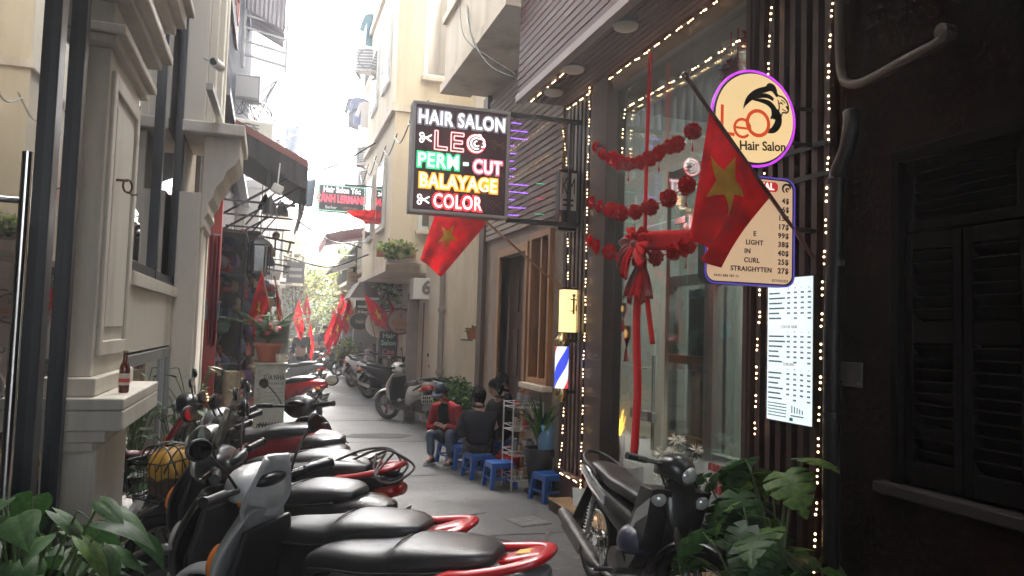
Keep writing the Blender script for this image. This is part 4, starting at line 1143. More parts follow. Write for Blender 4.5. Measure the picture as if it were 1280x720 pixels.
# shutter bars
aw = thing('shop_awning', 'dark canvas awning with red edge over the shop front', 'awning', (-.6, 11.6, 3.6))
AY0, AY1 = 11.5, 15.2
AWM = mat('dark_awning_canvas', (.040, .034, .036), .7, var=.25, scale=2); AWR = mat('awning_red_edge', (.22, .075, .07), .6, var=.2, scale=3)
P('canopy', MB().prism([(-.75, AY0, 4.62), (.42, AY0, 4.05), (.42, AY0, 4.0), (-.75, AY0, 4.57)], (0, AY1-AY0, 0)), AWM, aw)
P('red_border', MB().prism([(-.75, AY0-.02, 4.66), (.43, AY0-.02, 4.085), (.43, AY0-.02, 3.98), (-.75, AY0-.02, 4.55)], (0, .018, 0)), AWR, aw)
P('valance', MB().grid(lambda u, v: (.43+.012*math.sin(u*60), AY0+u*(AY1-AY0), 4.06-v*(.55+.05*abs(math.sin(u*22)))), 60, 4), AWM, aw, solid=.004)
P('side_valance', MB().grid(lambda u, v: (-.75+u*1.17, AY0-.0+.01*math.sin(u*40), 4.60-u*.57-v*(.34+.05*abs(math.sin(u*9)))), 24, 4), AWM, aw, solid=.004)
for y in (11.7, 13.2, 14.8):
    P('support_arm', MB().beam((-.85, y, 3.15), (.38, y, 3.98), .035, .035).beam((-.85, y, 3.45), (.3, y, 3.43), .03, .03).beam((-.4, y, 3.1), (.1, y, 3.75), .025, .025), BLACKM, aw)
P('front_rail', MB().bb(.36, .4, AY0, AY1, 3.4, 3.44), BLACKM, aw)
fl_ = thing('flood_lamp', 'white flood lamp hanging under the dark awning', 'lamp', (.02, 11.45, 3.62))
MB().box((0, 0, 0), (.16, .12, .13), Matrix.Rotation(.4, 3, 'Y')).build('body', WFRAME, fl_, bevel=.02)
MB().beam((0, 0, .05), (.02, 0, .38), .03, .02).build('arm', WFRAME, fl_)
# slatted rack roof below the awning
for k, (y0, z0, lab) in enumerate(((12.2, 2.95, 'upper black slatted canopy rack of the shop front'), (14.6, 2.75, 'lower black slatted canopy rack of the shop front'))):
    rk = thing('canopy_rack', lab, 'rack', (-.3, y0, z0))
    for i in range(6):
        x = -.55+i*.22; MB().beam((x, 0, .12-i*.03), (x, 1.6, .12-i*.03), .03, .03).build('slat', BLACKM, rk)
    for y in (.02, 1.58): MB().beam((-.6, y, .16), (.62, y, -.02), .03, .03).build('rail', BLACKM, rk)
# pale lintel/upright parts of shop
P('door_post', MB().bb(-.92, -.62, 10.05, 10.22, 0, 3.2), mat('red_post', (.30, .03, .03), .6, var=.2), ls)
P('door_post', MB().bb(-.9, -.6, 13.6, 13.8, 0, 2.9), _M['red_post'], ls)

# corrugated canopy and frame high up
hc = thing('high_canopy', 'grey corrugated canopy sheet on a steel frame high above the shop', 'canopy', (-.6, 14.5, 6.8))
CORR = mat('grey_corrugated', (.28, .27, .30), .5, var=.15, scale=2)
P('sheet', MB().grid(lambda u, v: (-.7+u*.72, 14.4+v*3.6+.0, 8.35-u*.35+.025*math.sin(v*70)), 4, 120), CORR, hc, solid=.01)
P('side_sheet', MB().grid(lambda u, v: (-.7+u*.72+.0, 14.38+.02*math.sin(u*60), 8.35-u*.35-v*(.95)), 60, 3), CORR, hc, solid=.01)
for z in (6.55, 6.8, 7.05, 7.28): P('bar', MB().beam((-.7, 14.42, z), (.08, 14.42, z-.14), .03, .04), GREYM, hc)
for x in (-.68, .06): P('upright', MB().bb(x-.02, x+.02, 14.40, 14.44, 6.3, 8.2), GREYM, hc)

def ac_unit(name, label, loc, rz=0, s=1.0, group='air conditioner units on the house fronts', detail=True):
    t = thing('air_conditioner', label, 'air conditioner', loc, rz, group)
    AC = mat('ac_white', (.60, .59, .55), .5, var=.1, scale=4, stain=(.35, .32, .28), stain_amt=.5)
    MB().bb(-.4*s, .4*s, -.14*s, .14*s, 0, .56*s).build('casing', AC, t, bevel=.015)
    mb = MB()
    for i in range(7): mb.bb(-.33*s, .12*s, -.155*s, -.142*s, .06*s+i*.065*s, .085*s+i*.065*s)
    mb.torus((-.105*s, -.15*s, .28*s), .2*s, .012, 20, 5)
    mb.build('fan_grille', mat('ac_grille', (.22, .22, .22), .6), t)
    for q_ in (-.33, .33): MB().bb((q_-.03)*s, (q_+.03)*s, -.16*s, .3*s, -.05, 0).build('bracket', GREYM, t)
    return t
a_ = ony(322, 187, 13.2)
ac_unit('a', 'white air conditioner unit above the dark awning', (a_.x-.12, 13.2, a_.z), 0.25, .82)
bx = thing('meter_box', 'grey electric meter box with cables above the air conditioner', 'box', (ony(315, 128, 13.4).x-.1, 13.4, ony(315, 128, 13.4).z))
MB().bb(-.22, .22, -.15, .15, 0, .42).build('cabinet', GREYM, bx, bevel=.01)
MB().bb(-.19, .19, -.162, -.152, .04, .38).build('door', mat('meter_grey', (.35, .35, .37), .5), bx)
mb = MB()
for k in range(9): 
    a = Vector((random.uniform(-.2, .3), random.uniform(-.1, .1), .0)); mb.tube(cr([a, a+Vector((random.uniform(-.1, .3), 0, -.2)), a+Vector((random.uniform(-.2, .4), .1, random.uniform(-.5, .1))), a+Vector((random.uniform(-.2, .5), .2, .5))], 4), .008, 5)
mb.build('cable_bundle', CABLE, bx)
cc = thing('security_camera', 'white security camera on the dark upper wall', 'camera', onx(268, 82, -.62))
MB().cyl((0, -.12, 0), (.05, .12, .03), .045, n=12).build('body', WFRAME, cc, smooth=40)
MB().cyl((0, -.125, 0), (0, -.118, 0), .035, n=12).build('lens', INK, cc)
MB().beam((.03, .05, .03), (-.1, .05, .09), .03, .03).build('bracket', WFRAME, cc)
pole_ = thing('leaning_pole', 'pale leaning metal strut on the dark upper wall', 'strut', onx(282, 170, -.6))
e_ = onx(262, 108, -.62)-onx(282, 170, -.6)
MB().beam((0, 0, 0), e_, .06, .06).build('strut', mat('pale_strut', (.4, .38, .35), .5), pole_)
# clothes line blue-grey cloth hanging high across the gap
def cloth(label, c, w_, h_, m, cat='cloth', rz=0, name='hanging_cloth', n=9):
    t = thing(name, label, cat, c, rz)
    ph = random.uniform(0, 6)
    MB().grid(lambda u, v: ((u-.5)*w_*(1-.1*v), .05*math.sin(u*n+ph+v*2)*(.3+v), -v*h_+.03*math.sin(u*7)), 16, 10).build('cloth', m, t, smooth=True, fixn=False, solid=.004)
    MB().cyl((-w_*.6, 0, .01), (w_*.6, 0, .01), .008, n=6).build('rod', GREYM, t)
    return t
def sheetmat():
    m = bpy.data.materials.new('milky_shade_sheet'); m.use_nodes = True; n = m.node_tree.nodes; l = m.node_tree.links
    tr = n.new('ShaderNodeBsdfTranslucent'); tr.inputs[0].default_value = (.62, .64, .62, 1)
    mx = n.new('ShaderNodeMixShader'); mx.inputs[0].default_value = .6
    n['Principled BSDF'].inputs['Base Color'].default_value = (.55, .56, .54, 1)
    l.new(n['Principled BSDF'].outputs[0], mx.inputs[1]); l.new(tr.outputs[0], mx.inputs[2]); l.new(mx.outputs[0], n['Material Output'].inputs[0]); return m
rfs = thing('shade_sheet', 'unseen milky corrugated sheet added high over the alley to shade its near part', 'roof', (.6, 10, 8.6))  # added above the frame so the near alley lies in soft shade
P('sheet', MB().grid(lambda u, v: (-.9+u*3.05, 6.6+v*7.0, 8.62+.10*u+.025*math.sin(u*90)), 140, 2), sheetmat(), rfs, smooth=True, fixn=False)
for y in (7.2, 9.6, 12.0, 13.4): P('shade_sheet_rafter', MB().beam((-.93, y, 8.54), (2.2, y, 8.64), .05, .06), GREYM, rfs)

# ------------------------------------------------------------------ clutter of the shop front
lt_ = thing('iron_lantern', 'large black iron lantern hanging at the shop front', 'lantern', (-.18, 11.3, 2.3))
MB().lathe([(.02, .62), (.05, .58), (.14, .52), (.16, .48), (.05, .47)], n=6).build('roof', BLACKM, lt_)
for k in range(6):
    a = k*PI/3; MB().cyl((.14*math.cos(a), .14*math.sin(a), .08), (.15*math.cos(a), .15*math.sin(a), .48), .012, n=6).build('bar', BLACKM, lt_)
MB().lathe([(.12, .1), (.13, .46)], n=6, caps=False).build('glazing', GLASSD, lt_)
MB().lathe([(.16, .06), (.16, .10), (.06, .02), (.02, -.04)], n=6).build('base', BLACKM, lt_)
MB().cyl((0, 0, .62), (0, 0, 1.35), .007, n=6).build('chain', BLACKM, lt_)
for k, (px, py, Y, h_) in enumerate(((337, 268, 11.4, .26), (352, 270, 12.0, .22), (331, 262, 12.6, .24))):
    p = ony(px, py, Y)
    t = thing('bell_lamp', ['small black hanging bell lamp beside the flood lamp', 'small black hanging bell lamp close to the awning edge', 'small black hanging bell lamp behind the iron lantern'][k], 'lamp', p, 0, 'bell lamps under the awning')
    MB().lathe([(.02, h_), (.03, h_*.9), (.09, h_*.4), (.11, 0)], n=14).build('shade', BLACKM, t, smooth=40)
    MB().cyl((0, 0, h_), (0, 0, h_+.5), .006, n=6).build('cord', CABLE, t)
    MB().ball((0, 0, .03), .045, 10, 8).build('bulb', LAMPB, t, smooth=True)
flag('red star flag drooping behind the potted plant', ony(341, 402, 11.0), ony(327, 338, 11.0), (-.22, 0, -1), .0, .62, .50, fold=.09, nf=1.5, seed=11, squeeze=.8, starR=.2)
flag('red star flag drooping next to the iron lantern', ony(355, 408, 11.6), ony(343, 346, 11.6), (.12, 0, -1), .0, .66, .46, fold=.10, nf=1.6, seed=12, squeeze=.9, starR=.2)
t = onx(256, 262, -.60)
cloth('long dark red folded banner on the second pilaster', (t.x+.02, t.y+1.2, t.z-.1), .09, 1.15, mat('dark_red_banner', (.20, .022, .028), .8, var=.3, scale=6), 'banner', .3, 'hanging_banner', 14)
p = ony(264, 378, 9.8)
cloth('small blue grey rag hung by the pilaster', p, .2, .24, mat('blue_rag', (.06, .09, .13), .8, var=.3), 'cloth', .2)
# goods: baskets, bags, ornaments hung on a rack
GOODS = [mat('goods_%d' % i, c, .6, var=.35, scale=9) for i, c in enumerate(((.30, .05, .05), (.12, .06, .16), (.25, .17, .08), (.05, .07, .12), (.30, .22, .16), (.06, .12, .08), (.38, .12, .10), (.10, .10, .11)))]
gr_ = random.Random(11)
names_ = ('red', 'purple', 'straw', 'navy', 'tan', 'dark green', 'coral', 'charcoal')
shape_ = ('bag', 'round lantern', 'gourd ornament')
seen_ = set()
for i in range(105):
    px = gr_.uniform(266, 352); Y = 10.6+(px-268)/84*3.6+gr_.uniform(-.3, .3); py = gr_.uniform(292, 505)
    p = ony(px, py, Y)
    if p.z < .25: continue
    k = gr_.randrange(8); s_ = gr_.uniform(.06, .12); kind_ = i % 3
    t = thing(('hanging_bag', 'paper_lantern', 'gourd_ornament')[kind_], '%s %s %s among the goods at the shop front' % (('small', 'large')[s_ > .09]+' '+names_[k], shape_[kind_], 'hung high' if p.z > 1.9 else 'hung at eye level' if p.z > 1.3 else 'hung low'), ('bag', 'lantern', 'ornament')[kind_], p, gr_.uniform(0, 3), 'hung goods, %s %s %d %d' % (names_[k], shape_[kind_], s_ > .09, (p.z > 1.9)+(p.z > 1.3)))
    mb = MB()
    if kind_ == 0:
        mb.loft([[(-s_*.9, -s_*.35, -s_*1.4), (s_*.9, -s_*.35, -s_*1.4), (s_*.9, s_*.35, -s_*1.4), (-s_*.9, s_*.35, -s_*1.4)], [(-s_, -s_*.4, -s_*.6), (s_, -s_*.4, -s_*.6), (s_, s_*.4, -s_*.6), (-s_, s_*.4, -s_*.6)], [(-s_*.7, -s_*.1, .3*s_), (s_*.7, -s_*.1, .3*s_), (s_*.7, s_*.1, .3*s_), (-s_*.7, s_*.1, .3*s_)]])
    elif kind_ == 1:
        mb.lathe([(s_*.3, -s_), (s_*.8, -s_*.7), (s_*1.05, 0), (s_*.8, s_*.7), (s_*.3, s_)], n=12)
    else:
        mb.lathe([(s_*.1, -s_*1.3), (s_*.7, -s_), (s_*.8, -s_*.5), (s_*.35, 0), (s_*.5, s_*.4), (s_*.3, s_*.8), (s_*.06, s_)], n=12)
    mb.build('body', GOODS[k], t, smooth=50)
    MB().cyl((0, 0, s_*.3), (0, 0, s_*.3+.22), .004, n=4).build('cord', CABLE, t)
gk = thing('goods_rack', 'tall dark display rack of the shop front', 'rack', (-.5, 11, 0))
for x, y in ((-.35, -.4), (-.35, 2.2), (.15, -.4), (.15, 2.2)): MB().cyl((x, y, 0), (x, y, 2.9), .018, n=8).build('upright', BLACKM, gk)
for z in (.5, 1.1, 1.7, 2.3, 2.85):
    MB().bb(-.36, .16, -.42, 2.22, z, z+.025).build('shelf', BLACKM, gk)
MB().bb(-.42, .30, 2.24, 2.27, .0, 3.2).build('masking_panel', _M['shop_dark_wall'], gk)  # dark panel added to hide the bright house wall behind the goods
# light-coloured straw mat roll
p = ony(289, 475, 10.3)
rl = thing('straw_roll', 'upright tan straw roll leaning by the shop entrance', 'roll', (p.x, 10.3, 0.0))
MB().lathe([(.10, 0), (.105, .5), (.10, 1.05), (.04, 1.06)], n=14).build('roll', mat('straw', (.33, .26, .17), .85, var=.3, scale=14, bump=.3), rl, smooth=50)
for z in (.3, .8): MB().torus((0, 0, 0), .106, .006, 18, 5, Matrix.Translation((0, 0, 0)).to_3x3() @ Matrix.Rotation(rad(90), 3, 'X')).build('tie', GOODS[2], rl).location = (0, 0, z)

# ------------------------------------------------------------------ green cabinet with painted notice and potted plant
c0 = ony(319, 456, 9.9); c1 = ony(358, 456, 9.9)
cb = thing('notice_cabinet', 'weathered grey-green cabinet with painted repair notice', 'cabinet', ((c0.x+c1.x)/2, 9.9, 0))
CABM = mat('cabinet_paint', (.32, .33, .28), .6, var=.18, scale=4, stain=(.16, .15, .11), stain_amt=.6, stain_scale=3)
cw = (c1.x-c0.x)/2; chh = c0.z
MB().bb(-cw, cw, 0, .42, .05, chh).build('body', CABM, cb, bevel=.008)
MB().bb(-cw-.02, cw+.02, -.02, .44, chh, chh+.025).build('top', CABM, cb, bevel=.006)
for sx_ in (-1, 1):
    MB().bb(sx_*cw-.02*sx_, sx_*cw+.02*sx_, .36, .42, chh+.026, chh+.50).build('post', CABM, cb)
MB().bb(-cw-.03, cw+.03, .32, .45, chh+.50, chh+.55).build('shelf', CABM, cb)
MB().bb(-cw+.02, cw-.02, .40, .415, chh+.026, chh+.5).build('back_panel', CABM, cb)
mb = MB(); [mb.bb(sx_*cw*.8-.03, sx_*cw*.8+.03, .05, .12, 0, .05) for sx_ in (-1, 1)]; mb.build('foot', CABM, cb)
text('SỬA NHÀ', .085, INK, cb, face_cam((.045, -.003, chh-.14)), ext=.001, off=.0015, fit=(.25, .085))
text('BÁO GIÁ MIỄN PHÍ', .043, TXT, cb, face_cam((.045, -.003, chh-.22)), ext=.001, off=.001, fit=(.24, .04))
for i in range(4): text('sơn, nhà, điện, nước', .026, TXT, cb, face_cam((.045, -.003, chh-.29-i*.047)), ext=.001, fit=(.22, .022))
text('0569407045', .06, INK, cb, face_cam((.045, -.003, chh-.50)), ext=.001, off=.001, fit=(.25, .05))
mb = MB()
for k in range(8):
    x = -.14+k*.035; mb.tube(cr([(x, -.004, chh-.8), (x+.02, -.004, chh-.72), (x+.045, -.004, chh-.78), (x+.02, -.004, chh-.83), (x+.05, -.004, chh-.7)], 4), .006, 4)
mb.build('graffiti_scrawl', INK, cb)
mb = MB()
for k in range(4): mb.tube(cr([(-cw+.03, -.004, chh-.1-k*.11), (-cw+.07, -.004, chh-.06-k*.11), (-cw+.05, -.004, chh-.14-k*.11), (-cw+.09, -.004, chh-.12-k*.11)], 4), .004, 4)
mb.build('painted_scroll', mat('scroll_grey', (.2, .2, .17), .7), cb)
cp_ = thing('tea_cup', 'small cream cup standing on the notice cabinet', 'cup', ((c0.x+c1.x)/2+.11, 10.0, chh+.026))
MB().lathe([(.045, 0), (.055, .03), (.06, .11), (.052, .11), (.046, .03)], n=16).build('bowl', mat('cup_cream', (.5, .45, .36), .4), cp_, smooth=40)
MB().torus((.075, 0, .06), .025, .006, 12, 6).build('handle', _M['cup_cream'], cp_)
TERR = mat('terracotta', (.36, .12, .07), .75, var=.2, scale=7)
def pot(label, loc, r=.13, h=.22, m=None, name='flower_pot'):
    t = thing(name, label, 'flower pot', loc)
    MB().lathe([(r*.62, 0), (r*.95, h*.85), (r*1.08, h*.85), (r*1.08, h), (r*.92, h), (r*.88, h*.85)], n=22).build('bowl', m or TERR, t, smooth=40)
    MB().lathe([(r*.88, h*.88), (.005, h*.9)], n=22).build('soil', mat('soil', (.03, .022, .015), .95, bump=.5), t)
    MB().lathe([(r*.9, .0), (r*.98, .02), (r*.85, .012)], (0, 0, 0), 22).build('saucer', m or TERR, t, smooth=40)
    return t
pt_ = pot('terracotta flower pot on the notice cabinet', ((c0.x+c1.x)/2-.04, 10.12, chh+.026), .17, .24)
# ================================================================== houses farther down the alley
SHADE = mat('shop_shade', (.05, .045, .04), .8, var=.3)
def far_house(label, side, xf, y0, y1, h, m, storeys=3, seed=0, gf=3.0, win_w=.9, rail=True):
    """side -1: left of the alley (front faces +X), +1: right of it"""
    r_ = random.Random(seed); t = thing('town_house', label, 'house', (xf, y0, 0))
    s = side
    X = lambda d: xf+s*d            # d>0 into the house, d<0 out into the alley
    mb = MB(); mb.bb(X(0), X(6), y0, y1, 0, h); P('wall', mb, m, t)
    P('cornice', MB().bb(X(-.18), X(1), y0-.03, y1+.03, h, h+.18), m, t)
    # ground floor opening: flat panel, inner shade put into its colour
    P('painted_opening', MB().bb(X(-.012), X(.05), y0+.4, y1-.4, 0, gf-.6), SHADE, t)
    P('door_frame', MB().bb(X(-.05), X(.02), y0+.32, y0+.4, 0, gf-.55).bb(X(-.05), X(.02), y1-.4, y1-.32, 0, gf-.55).bb(X(-.05), X(.02), y0+.4, y1-.4, gf-.6, gf-.5), WFRAME, t)
    st = (h-gf)/max(1, storeys)
    for k in range(storeys):
        z = gf+k*st
        P('string_course', MB().bb(X(-.1), X(.3), y0-.012, y1+.012, z-.1, z+.02), m, t)
        n_ = max(1, int((y1-y0)/2.0))
        for i in range(n_):
            yc = y0+(y1-y0)*(i+.5)/n_
            w_ = P('window', MB().bb(X(-.04), X(.02), yc-win_w/2, yc+win_w/2, z+.7, z+st-.5), WFRAME, t)
            for q in (-1, 1): P('pane', MB().bb(X(-.055), X(-.043), yc+q*win_w/4-win_w*.2, yc+q*win_w/4+win_w*.2, z+.77, z+st-.57), GLASSM, w_)
        # end wall window toward the camera, where it shows
        e_ = P('window', MB().bb(X(.5), X(1.3), y0-.04, y0+.0, z+.7, z+st-.5), WFRAME, t)
        P('pane', MB().bb(X(.56), X(1.24), y0-.052, y0-.042, z+.77, z+st-.57), GLASSM, e_)
        if rail and k < storeys and r_.random() < .75:
            d = r_.uniform(.45, .8)
            b_ = P('balcony', MB().bb(X(-d), X(0), y0+.3, y1-.3, z-.1+.12, z+.14), m, t)
            mb = MB()
            nb_ = int((y1-y0-.6)/.16)
            for i in range(nb_+1):
                y = y0+.3+(y1-y0-.6)*i/nb_; mb.bb(X(-d), X(-d+.02), y-.01, y+.01, z+.14, z+1.0)
            for i in range(int(d/.16)+1): mb.bb(X(-d+i*.16), X(-d+i*.16+.02), y0+.3, y0+.32, z+.14, z+1.0)
            mb.bb(X(-d-.01), X(-d+.03), y0+.29, y1-.29, z+1.0, z+1.05); mb.bb(X(-d), X(0), y0+.29, y0+.33, z+1.0, z+1.05)
            P('railing', mb, r_.choice((GREYM, WFRAME, BLACKM)), b_)
    return t
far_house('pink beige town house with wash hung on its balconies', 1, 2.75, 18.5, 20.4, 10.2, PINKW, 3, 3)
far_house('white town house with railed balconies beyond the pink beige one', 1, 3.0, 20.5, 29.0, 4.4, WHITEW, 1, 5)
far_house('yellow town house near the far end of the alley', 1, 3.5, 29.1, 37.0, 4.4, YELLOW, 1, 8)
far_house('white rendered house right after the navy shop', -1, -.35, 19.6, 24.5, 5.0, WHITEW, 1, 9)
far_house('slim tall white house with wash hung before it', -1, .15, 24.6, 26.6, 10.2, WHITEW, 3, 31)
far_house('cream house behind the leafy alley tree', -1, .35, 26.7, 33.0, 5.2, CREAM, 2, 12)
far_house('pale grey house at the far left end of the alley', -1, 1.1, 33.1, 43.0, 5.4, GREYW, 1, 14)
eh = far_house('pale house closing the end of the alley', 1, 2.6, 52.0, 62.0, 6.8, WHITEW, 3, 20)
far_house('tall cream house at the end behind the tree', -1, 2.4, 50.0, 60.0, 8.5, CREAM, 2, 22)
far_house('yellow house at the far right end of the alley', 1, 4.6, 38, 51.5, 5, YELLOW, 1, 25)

# air conditioners
for i, (px, py, Y, rz, s_, lab) in enumerate(((466, 92, 18.2, -.3, 1.1, 'big air conditioner hung high on the pink beige house'), (461, 206, 19.6, -.9, .9, 'air conditioner on the balcony below the wash'),
        (360, 180, 24.8, .5, 1.1, 'air conditioner on the white house past the navy shop'), (372, 160, 25.3, .3, .9, 'air conditioner under the grey sheet of cloth'),
        (463, 235, 20.0, -.8, .9, 'air conditioner above the green salon sign'), (412, 215, 51.5, 0, 1.5, 'air conditioner on the far pale house'))):
    p = ony(px, py, Y); ac_unit('x', lab, p, rz, s_)
# laundry
SH1 = mat('shirt_blue', (.18, .22, .32), .8, var=.15); SH2 = mat('shirt_dark', (.05, .05, .06), .8, var=.2); SH3 = mat('shirt_white', (.6, .6, .62), .8, var=.1); SH4 = mat('shirt_teal', (.08, .18, .22), .8)
def shirt(label, c, s_, m, rz=0):
    t = thing('hanging_shirt', label, 'shirt', c, rz, 'wash hung over the alley')
    o_ = [(-.12, 0), (.12, 0), (.24, -.06), (.34, -.38), (.25, -.42), (.18, -.2), (.19, -.68), (-.19, -.68), (-.18, -.2), (-.25, -.42), (-.34, -.38), (-.24, -.06)]
    MB().prism([(a*s_, 0, b*s_) for a, b in o_], (0, .03, 0)).build('fabric', m, t, bevel=.01)
    MB().tube(cr([(-.2*s_, .01, -.02*s_), (0, .01, .06*s_), (.2*s_, .01, -.02*s_)], 4), .008, 5).build('hanger', GREYM, t)
    MB().cyl((0, .01, .05*s_), (0, .01, .2*s_), .006, n=5).build('hook', GREYM, t)
for px, py, Y, s_, m, rz, lab in ((452, 122, 20, 1.1, SH1, .4, 'pale blue shirt drying on the pink beige house'), (444, 124, 20.6, 1.2, SH2, .8, 'black jacket drying beside the pale blue shirt'), (461, 128, 19.4, 1.0, SH3, .2, 'white shirt drying beside the pale blue shirt'), (470, 18, 18.3, 1.2, SH4, .3, 'teal shirt drying on the upper balcony'), (463, 30, 18.6, 1.1, SH3, .6, 'white shirt drying on the upper balcony')):
    shirt(lab, ony(px, py, Y), s_, m, rz)
cloth('grey blue sheet hung high between the houses', ony(375, 102, 24.5), .7, .95, mat('grey_sheet', (.20, .23, .28), .8, var=.15), 'cloth')
cloth('darker blue grey tarpaulin hung below the grey sheet', ony(367, 157, 24.6), .45, .95, mat('blue_tarp', (.12, .15, .19), .8, var=.2), 'cloth')
p = ony(380, 222, 15.3)
t = cloth('red and blue cloth hung at the corner of the dark awning', p, .5, .55, mat('blue_cloth', (.14, .2, .28), .8, var=.2), 'cloth', .3)
MB().grid(lambda u, v: (-.28+u*.16+.02*math.sin(v*5), -.03, -v*.5), 4, 6).build('red_strip', RED, t, solid=.005)
# maroon awning over a right-hand shop
ma = thing('maroon_awning', 'faded maroon folding awning over a shop front', 'awning', (2.7, 19, 3.3))
MAR = mat('maroon_canvas', (.20, .085, .085), .7, var=.2, scale=3)
a0 = ony(408, 292, 19.2); a1 = ony(412, 304, 19.2); a2 = ony(474, 281, 19.2)
P('canopy', MB().prism([a0, a2, a2+Vector((0, 0, -.05)), a0+Vector((0, 0, -.05))], (0, 3.0, 0)), MAR, ma)
P('valance', MB().grid(lambda u, v: a0+Vector((0, u*3, -v*(.22+.05*abs(math.sin(u*20))))), 40, 2), MAR, ma, solid=.01)
P('side_panel', MB().prism([a0+Vector((0, -.01, 0)), a2+Vector((0, -.01, 0)), a2+Vector((0, -.01, -.25)), a0+Vector((.1, -.01, -.22))], (0, -.01, 0)), MAR, ma)
P('arm', MB().beam(a0+Vector((.1, .1, -.1)), a2+Vector((0, .1, -.7)), .04, .04), BLACKM, ma)
sa = thing('grey_awning', 'small grey sheet awning below the maroon awning', 'awning', (2.7, 22, 2.6))
b0 = ony(415, 334, 22); b2 = ony(462, 322, 22)
P('sheet', MB().prism([b0, b2, b2+Vector((0, 0, -.04)), b0+Vector((0, 0, -.04))], (0, 3, 0)), CORR, sa)
P('edge', MB().prism([b0+Vector((0, -.02, .02)), b2+Vector((0, -.02, .02)), b2+Vector((0, -.02, -.14)), b0+Vector((0, -.02, -.14))], (0, .02, 0)), WFRAME, sa)
ra = thing('shop_canopy', 'dark shop canopy above the flag of the far shop', 'awning', (2.4, 17.5, 2.6))
d0 = ony(437, 372, 17.6); d1 = ony(450, 352, 17.6); d2 = ony(468, 352, 17.6); d3 = ony(474, 372, 17.6)
P('canopy', MB().prism([d0, d1, d2, d3], (0, 1.5, 0)), mat('grey_brown_canopy', (.16, .14, .13), .6, var=.2), ra)
P('rim', MB().prism([d0+Vector((0, -.02, 0)), d3+Vector((0, -.02, 0)), d3+Vector((0, -.02, -.06)), d0+Vector((0, -.02, -.06))], (0, .02, 0)), WFRAME, ra)

# ------------------------------------------------------------------ the second hair salon's green-edged blade sign
q0 = ony(398, 229, 17.0); q1 = ony(456, 268, 17.0); GW, GH = q1.x-q0.x, q0.z-q1.z
gs = thing('green_edged_sign', 'dark hair salon sign with green dotted border and red name', 'sign', (q0.x, 17.0, q1.z))
MB().bb(0, GW, 0, .12, 0, GH).build('case', mat('sign_dark_green', (.03, .10, .075), .5), gs)
MB().bb(.05, GW-.05, -.01, -.001, .05, GH-.05).build('face', mat('sign_slate', (.05, .06, .075), .5), gs)
mb = MB()
for i in range(34):
    for z in (.025, GH-.025): mb.ball((GW*(i+.5)/34, -.006, z), .009, 6, 4)
for i in range(20):
    for x in (.025, GW-.025): mb.ball((x, -.006, GH*(i+.5)/20), .009, 6, 4)
o = mb.build('border_lamps', glow('green_white_dot', (.55, 1.0, .75), .25), gs); o['kind'] = 'stuff'
text('Hair Salon Tóc', .17, glow('tube_white', (1, 1, 1), .14), gs, face_cam((GW*.5, -.014, GH*.80)), ext=.003, off=.006, sx=.78)
text('CẢNH LERMAND', .235, glow('sign_pink_red', (1, .09, .13), .2), gs, face_cam((GW*.5, -.014, GH*.47)), ext=.003, off=.006, sx=.60)
text('Barber', .09, WFRAME, gs, face_cam((GW*.28, -.014, GH*.16)), ext=.003, off=.003)
text('LERMAND', .07, mat('gold_small', (.4, .28, .12), .5), gs, face_cam((GW*.68, -.014, GH*.17)), ext=.003)
MB().beam((GW*.55, .06, GH+.03), (3.0-q0.x, .06, GH+.03), .04, .04).build('bracket', BLACKM, gs)
MB().beam((GW, .06, .05), (3.0-q0.x, .06, .05), .04, .04).build('bracket', BLACKM, gs)

def disc_sign(label, px, py, r, Y, mface, mrim, lines, oval=1.0):
    p = ony(px, py, Y); t = thing('hanging_sign', label, 'sign', p)
    S_ = Matrix.Diagonal((1, 1, oval)); R_ = Matrix.Rotation(rad(90), 3, 'X')
    MB().lathe([(r, -.03), (r, .03)], n=32, R=S_ @ R_).build('disc', mrim, t, smooth=40)
    MB().lathe([(r*.9, .031), (r*.9, .036)], n=32, R=S_ @ R_).build('face', mface, t)
    for tx, dz, sz, mm in lines: text(tx, sz, mm, t, face_cam((0, -.040, dz)), ext=.002, off=.002)
    MB().beam((r*.2, 0, r*oval+.05), (2.95-p.x, 0, r*oval+.05), .03, .03).build('bracket_arm', BLACKM, t)
    MB().cyl((0, 0, r*oval-.01), (0, 0, r*oval+.05), .01, n=6).build('hook', BLACKM, t)
BRN = mat('brown_print', (.2, .08, .04), .6); TANF = mat('tan_face', (.42, .33, .25), .6)
disc_sign('round tan wooden salon sign with dark rim beside the porch', 500, 402, .27, 15.6, TANF, mat('rim_dark', (.09, .05, .04), .5), (('Salon', -.04, .17, mat('orange_script', (.5, .16, .04), .6)), ('2', .12, .10, BRN), ('hair & spa', -.16, .05, BRN)))
disc_sign('pale round sign half hidden behind the tan salon sign', 474, 405, .30, 16.8, mat('pale_face', (.55, .52, .48), .6), WFRAME, (('SPA', .0, .14, BRN),))
disc_sign('dark oval sign left of the red flag', 450, 402, .26, 17.4, INK, mat('gold_rim', (.3, .2, .1), .4), (('hair', .0, .13, TANF),), .78)
h0 = ony(475, 414, 16.2); h1 = ony(496, 449, 16.2)
hs = thing('chalkboard_sign', 'dark upright Hair Salon board with pink name by the scooters', 'sign', (h0.x, 16.2, h1.z))
HW, HH = h1.x-h0.x, h0.z-h1.z
MB().bb(0, HW, 0, .06, 0, HH).build('board', mat('slate_green', (.035, .05, .05), .6), hs, bevel=.005)
text('Hair', .15, mat('mint_print', (.45, .62, .55), .6), hs, face_cam((HW*.5, -.004, HH*.84)), ext=.002, off=.003)
text('Salon', .15, _M['mint_print'], hs, face_cam((HW*.5, -.004, HH*.58)), ext=.002, off=.003)
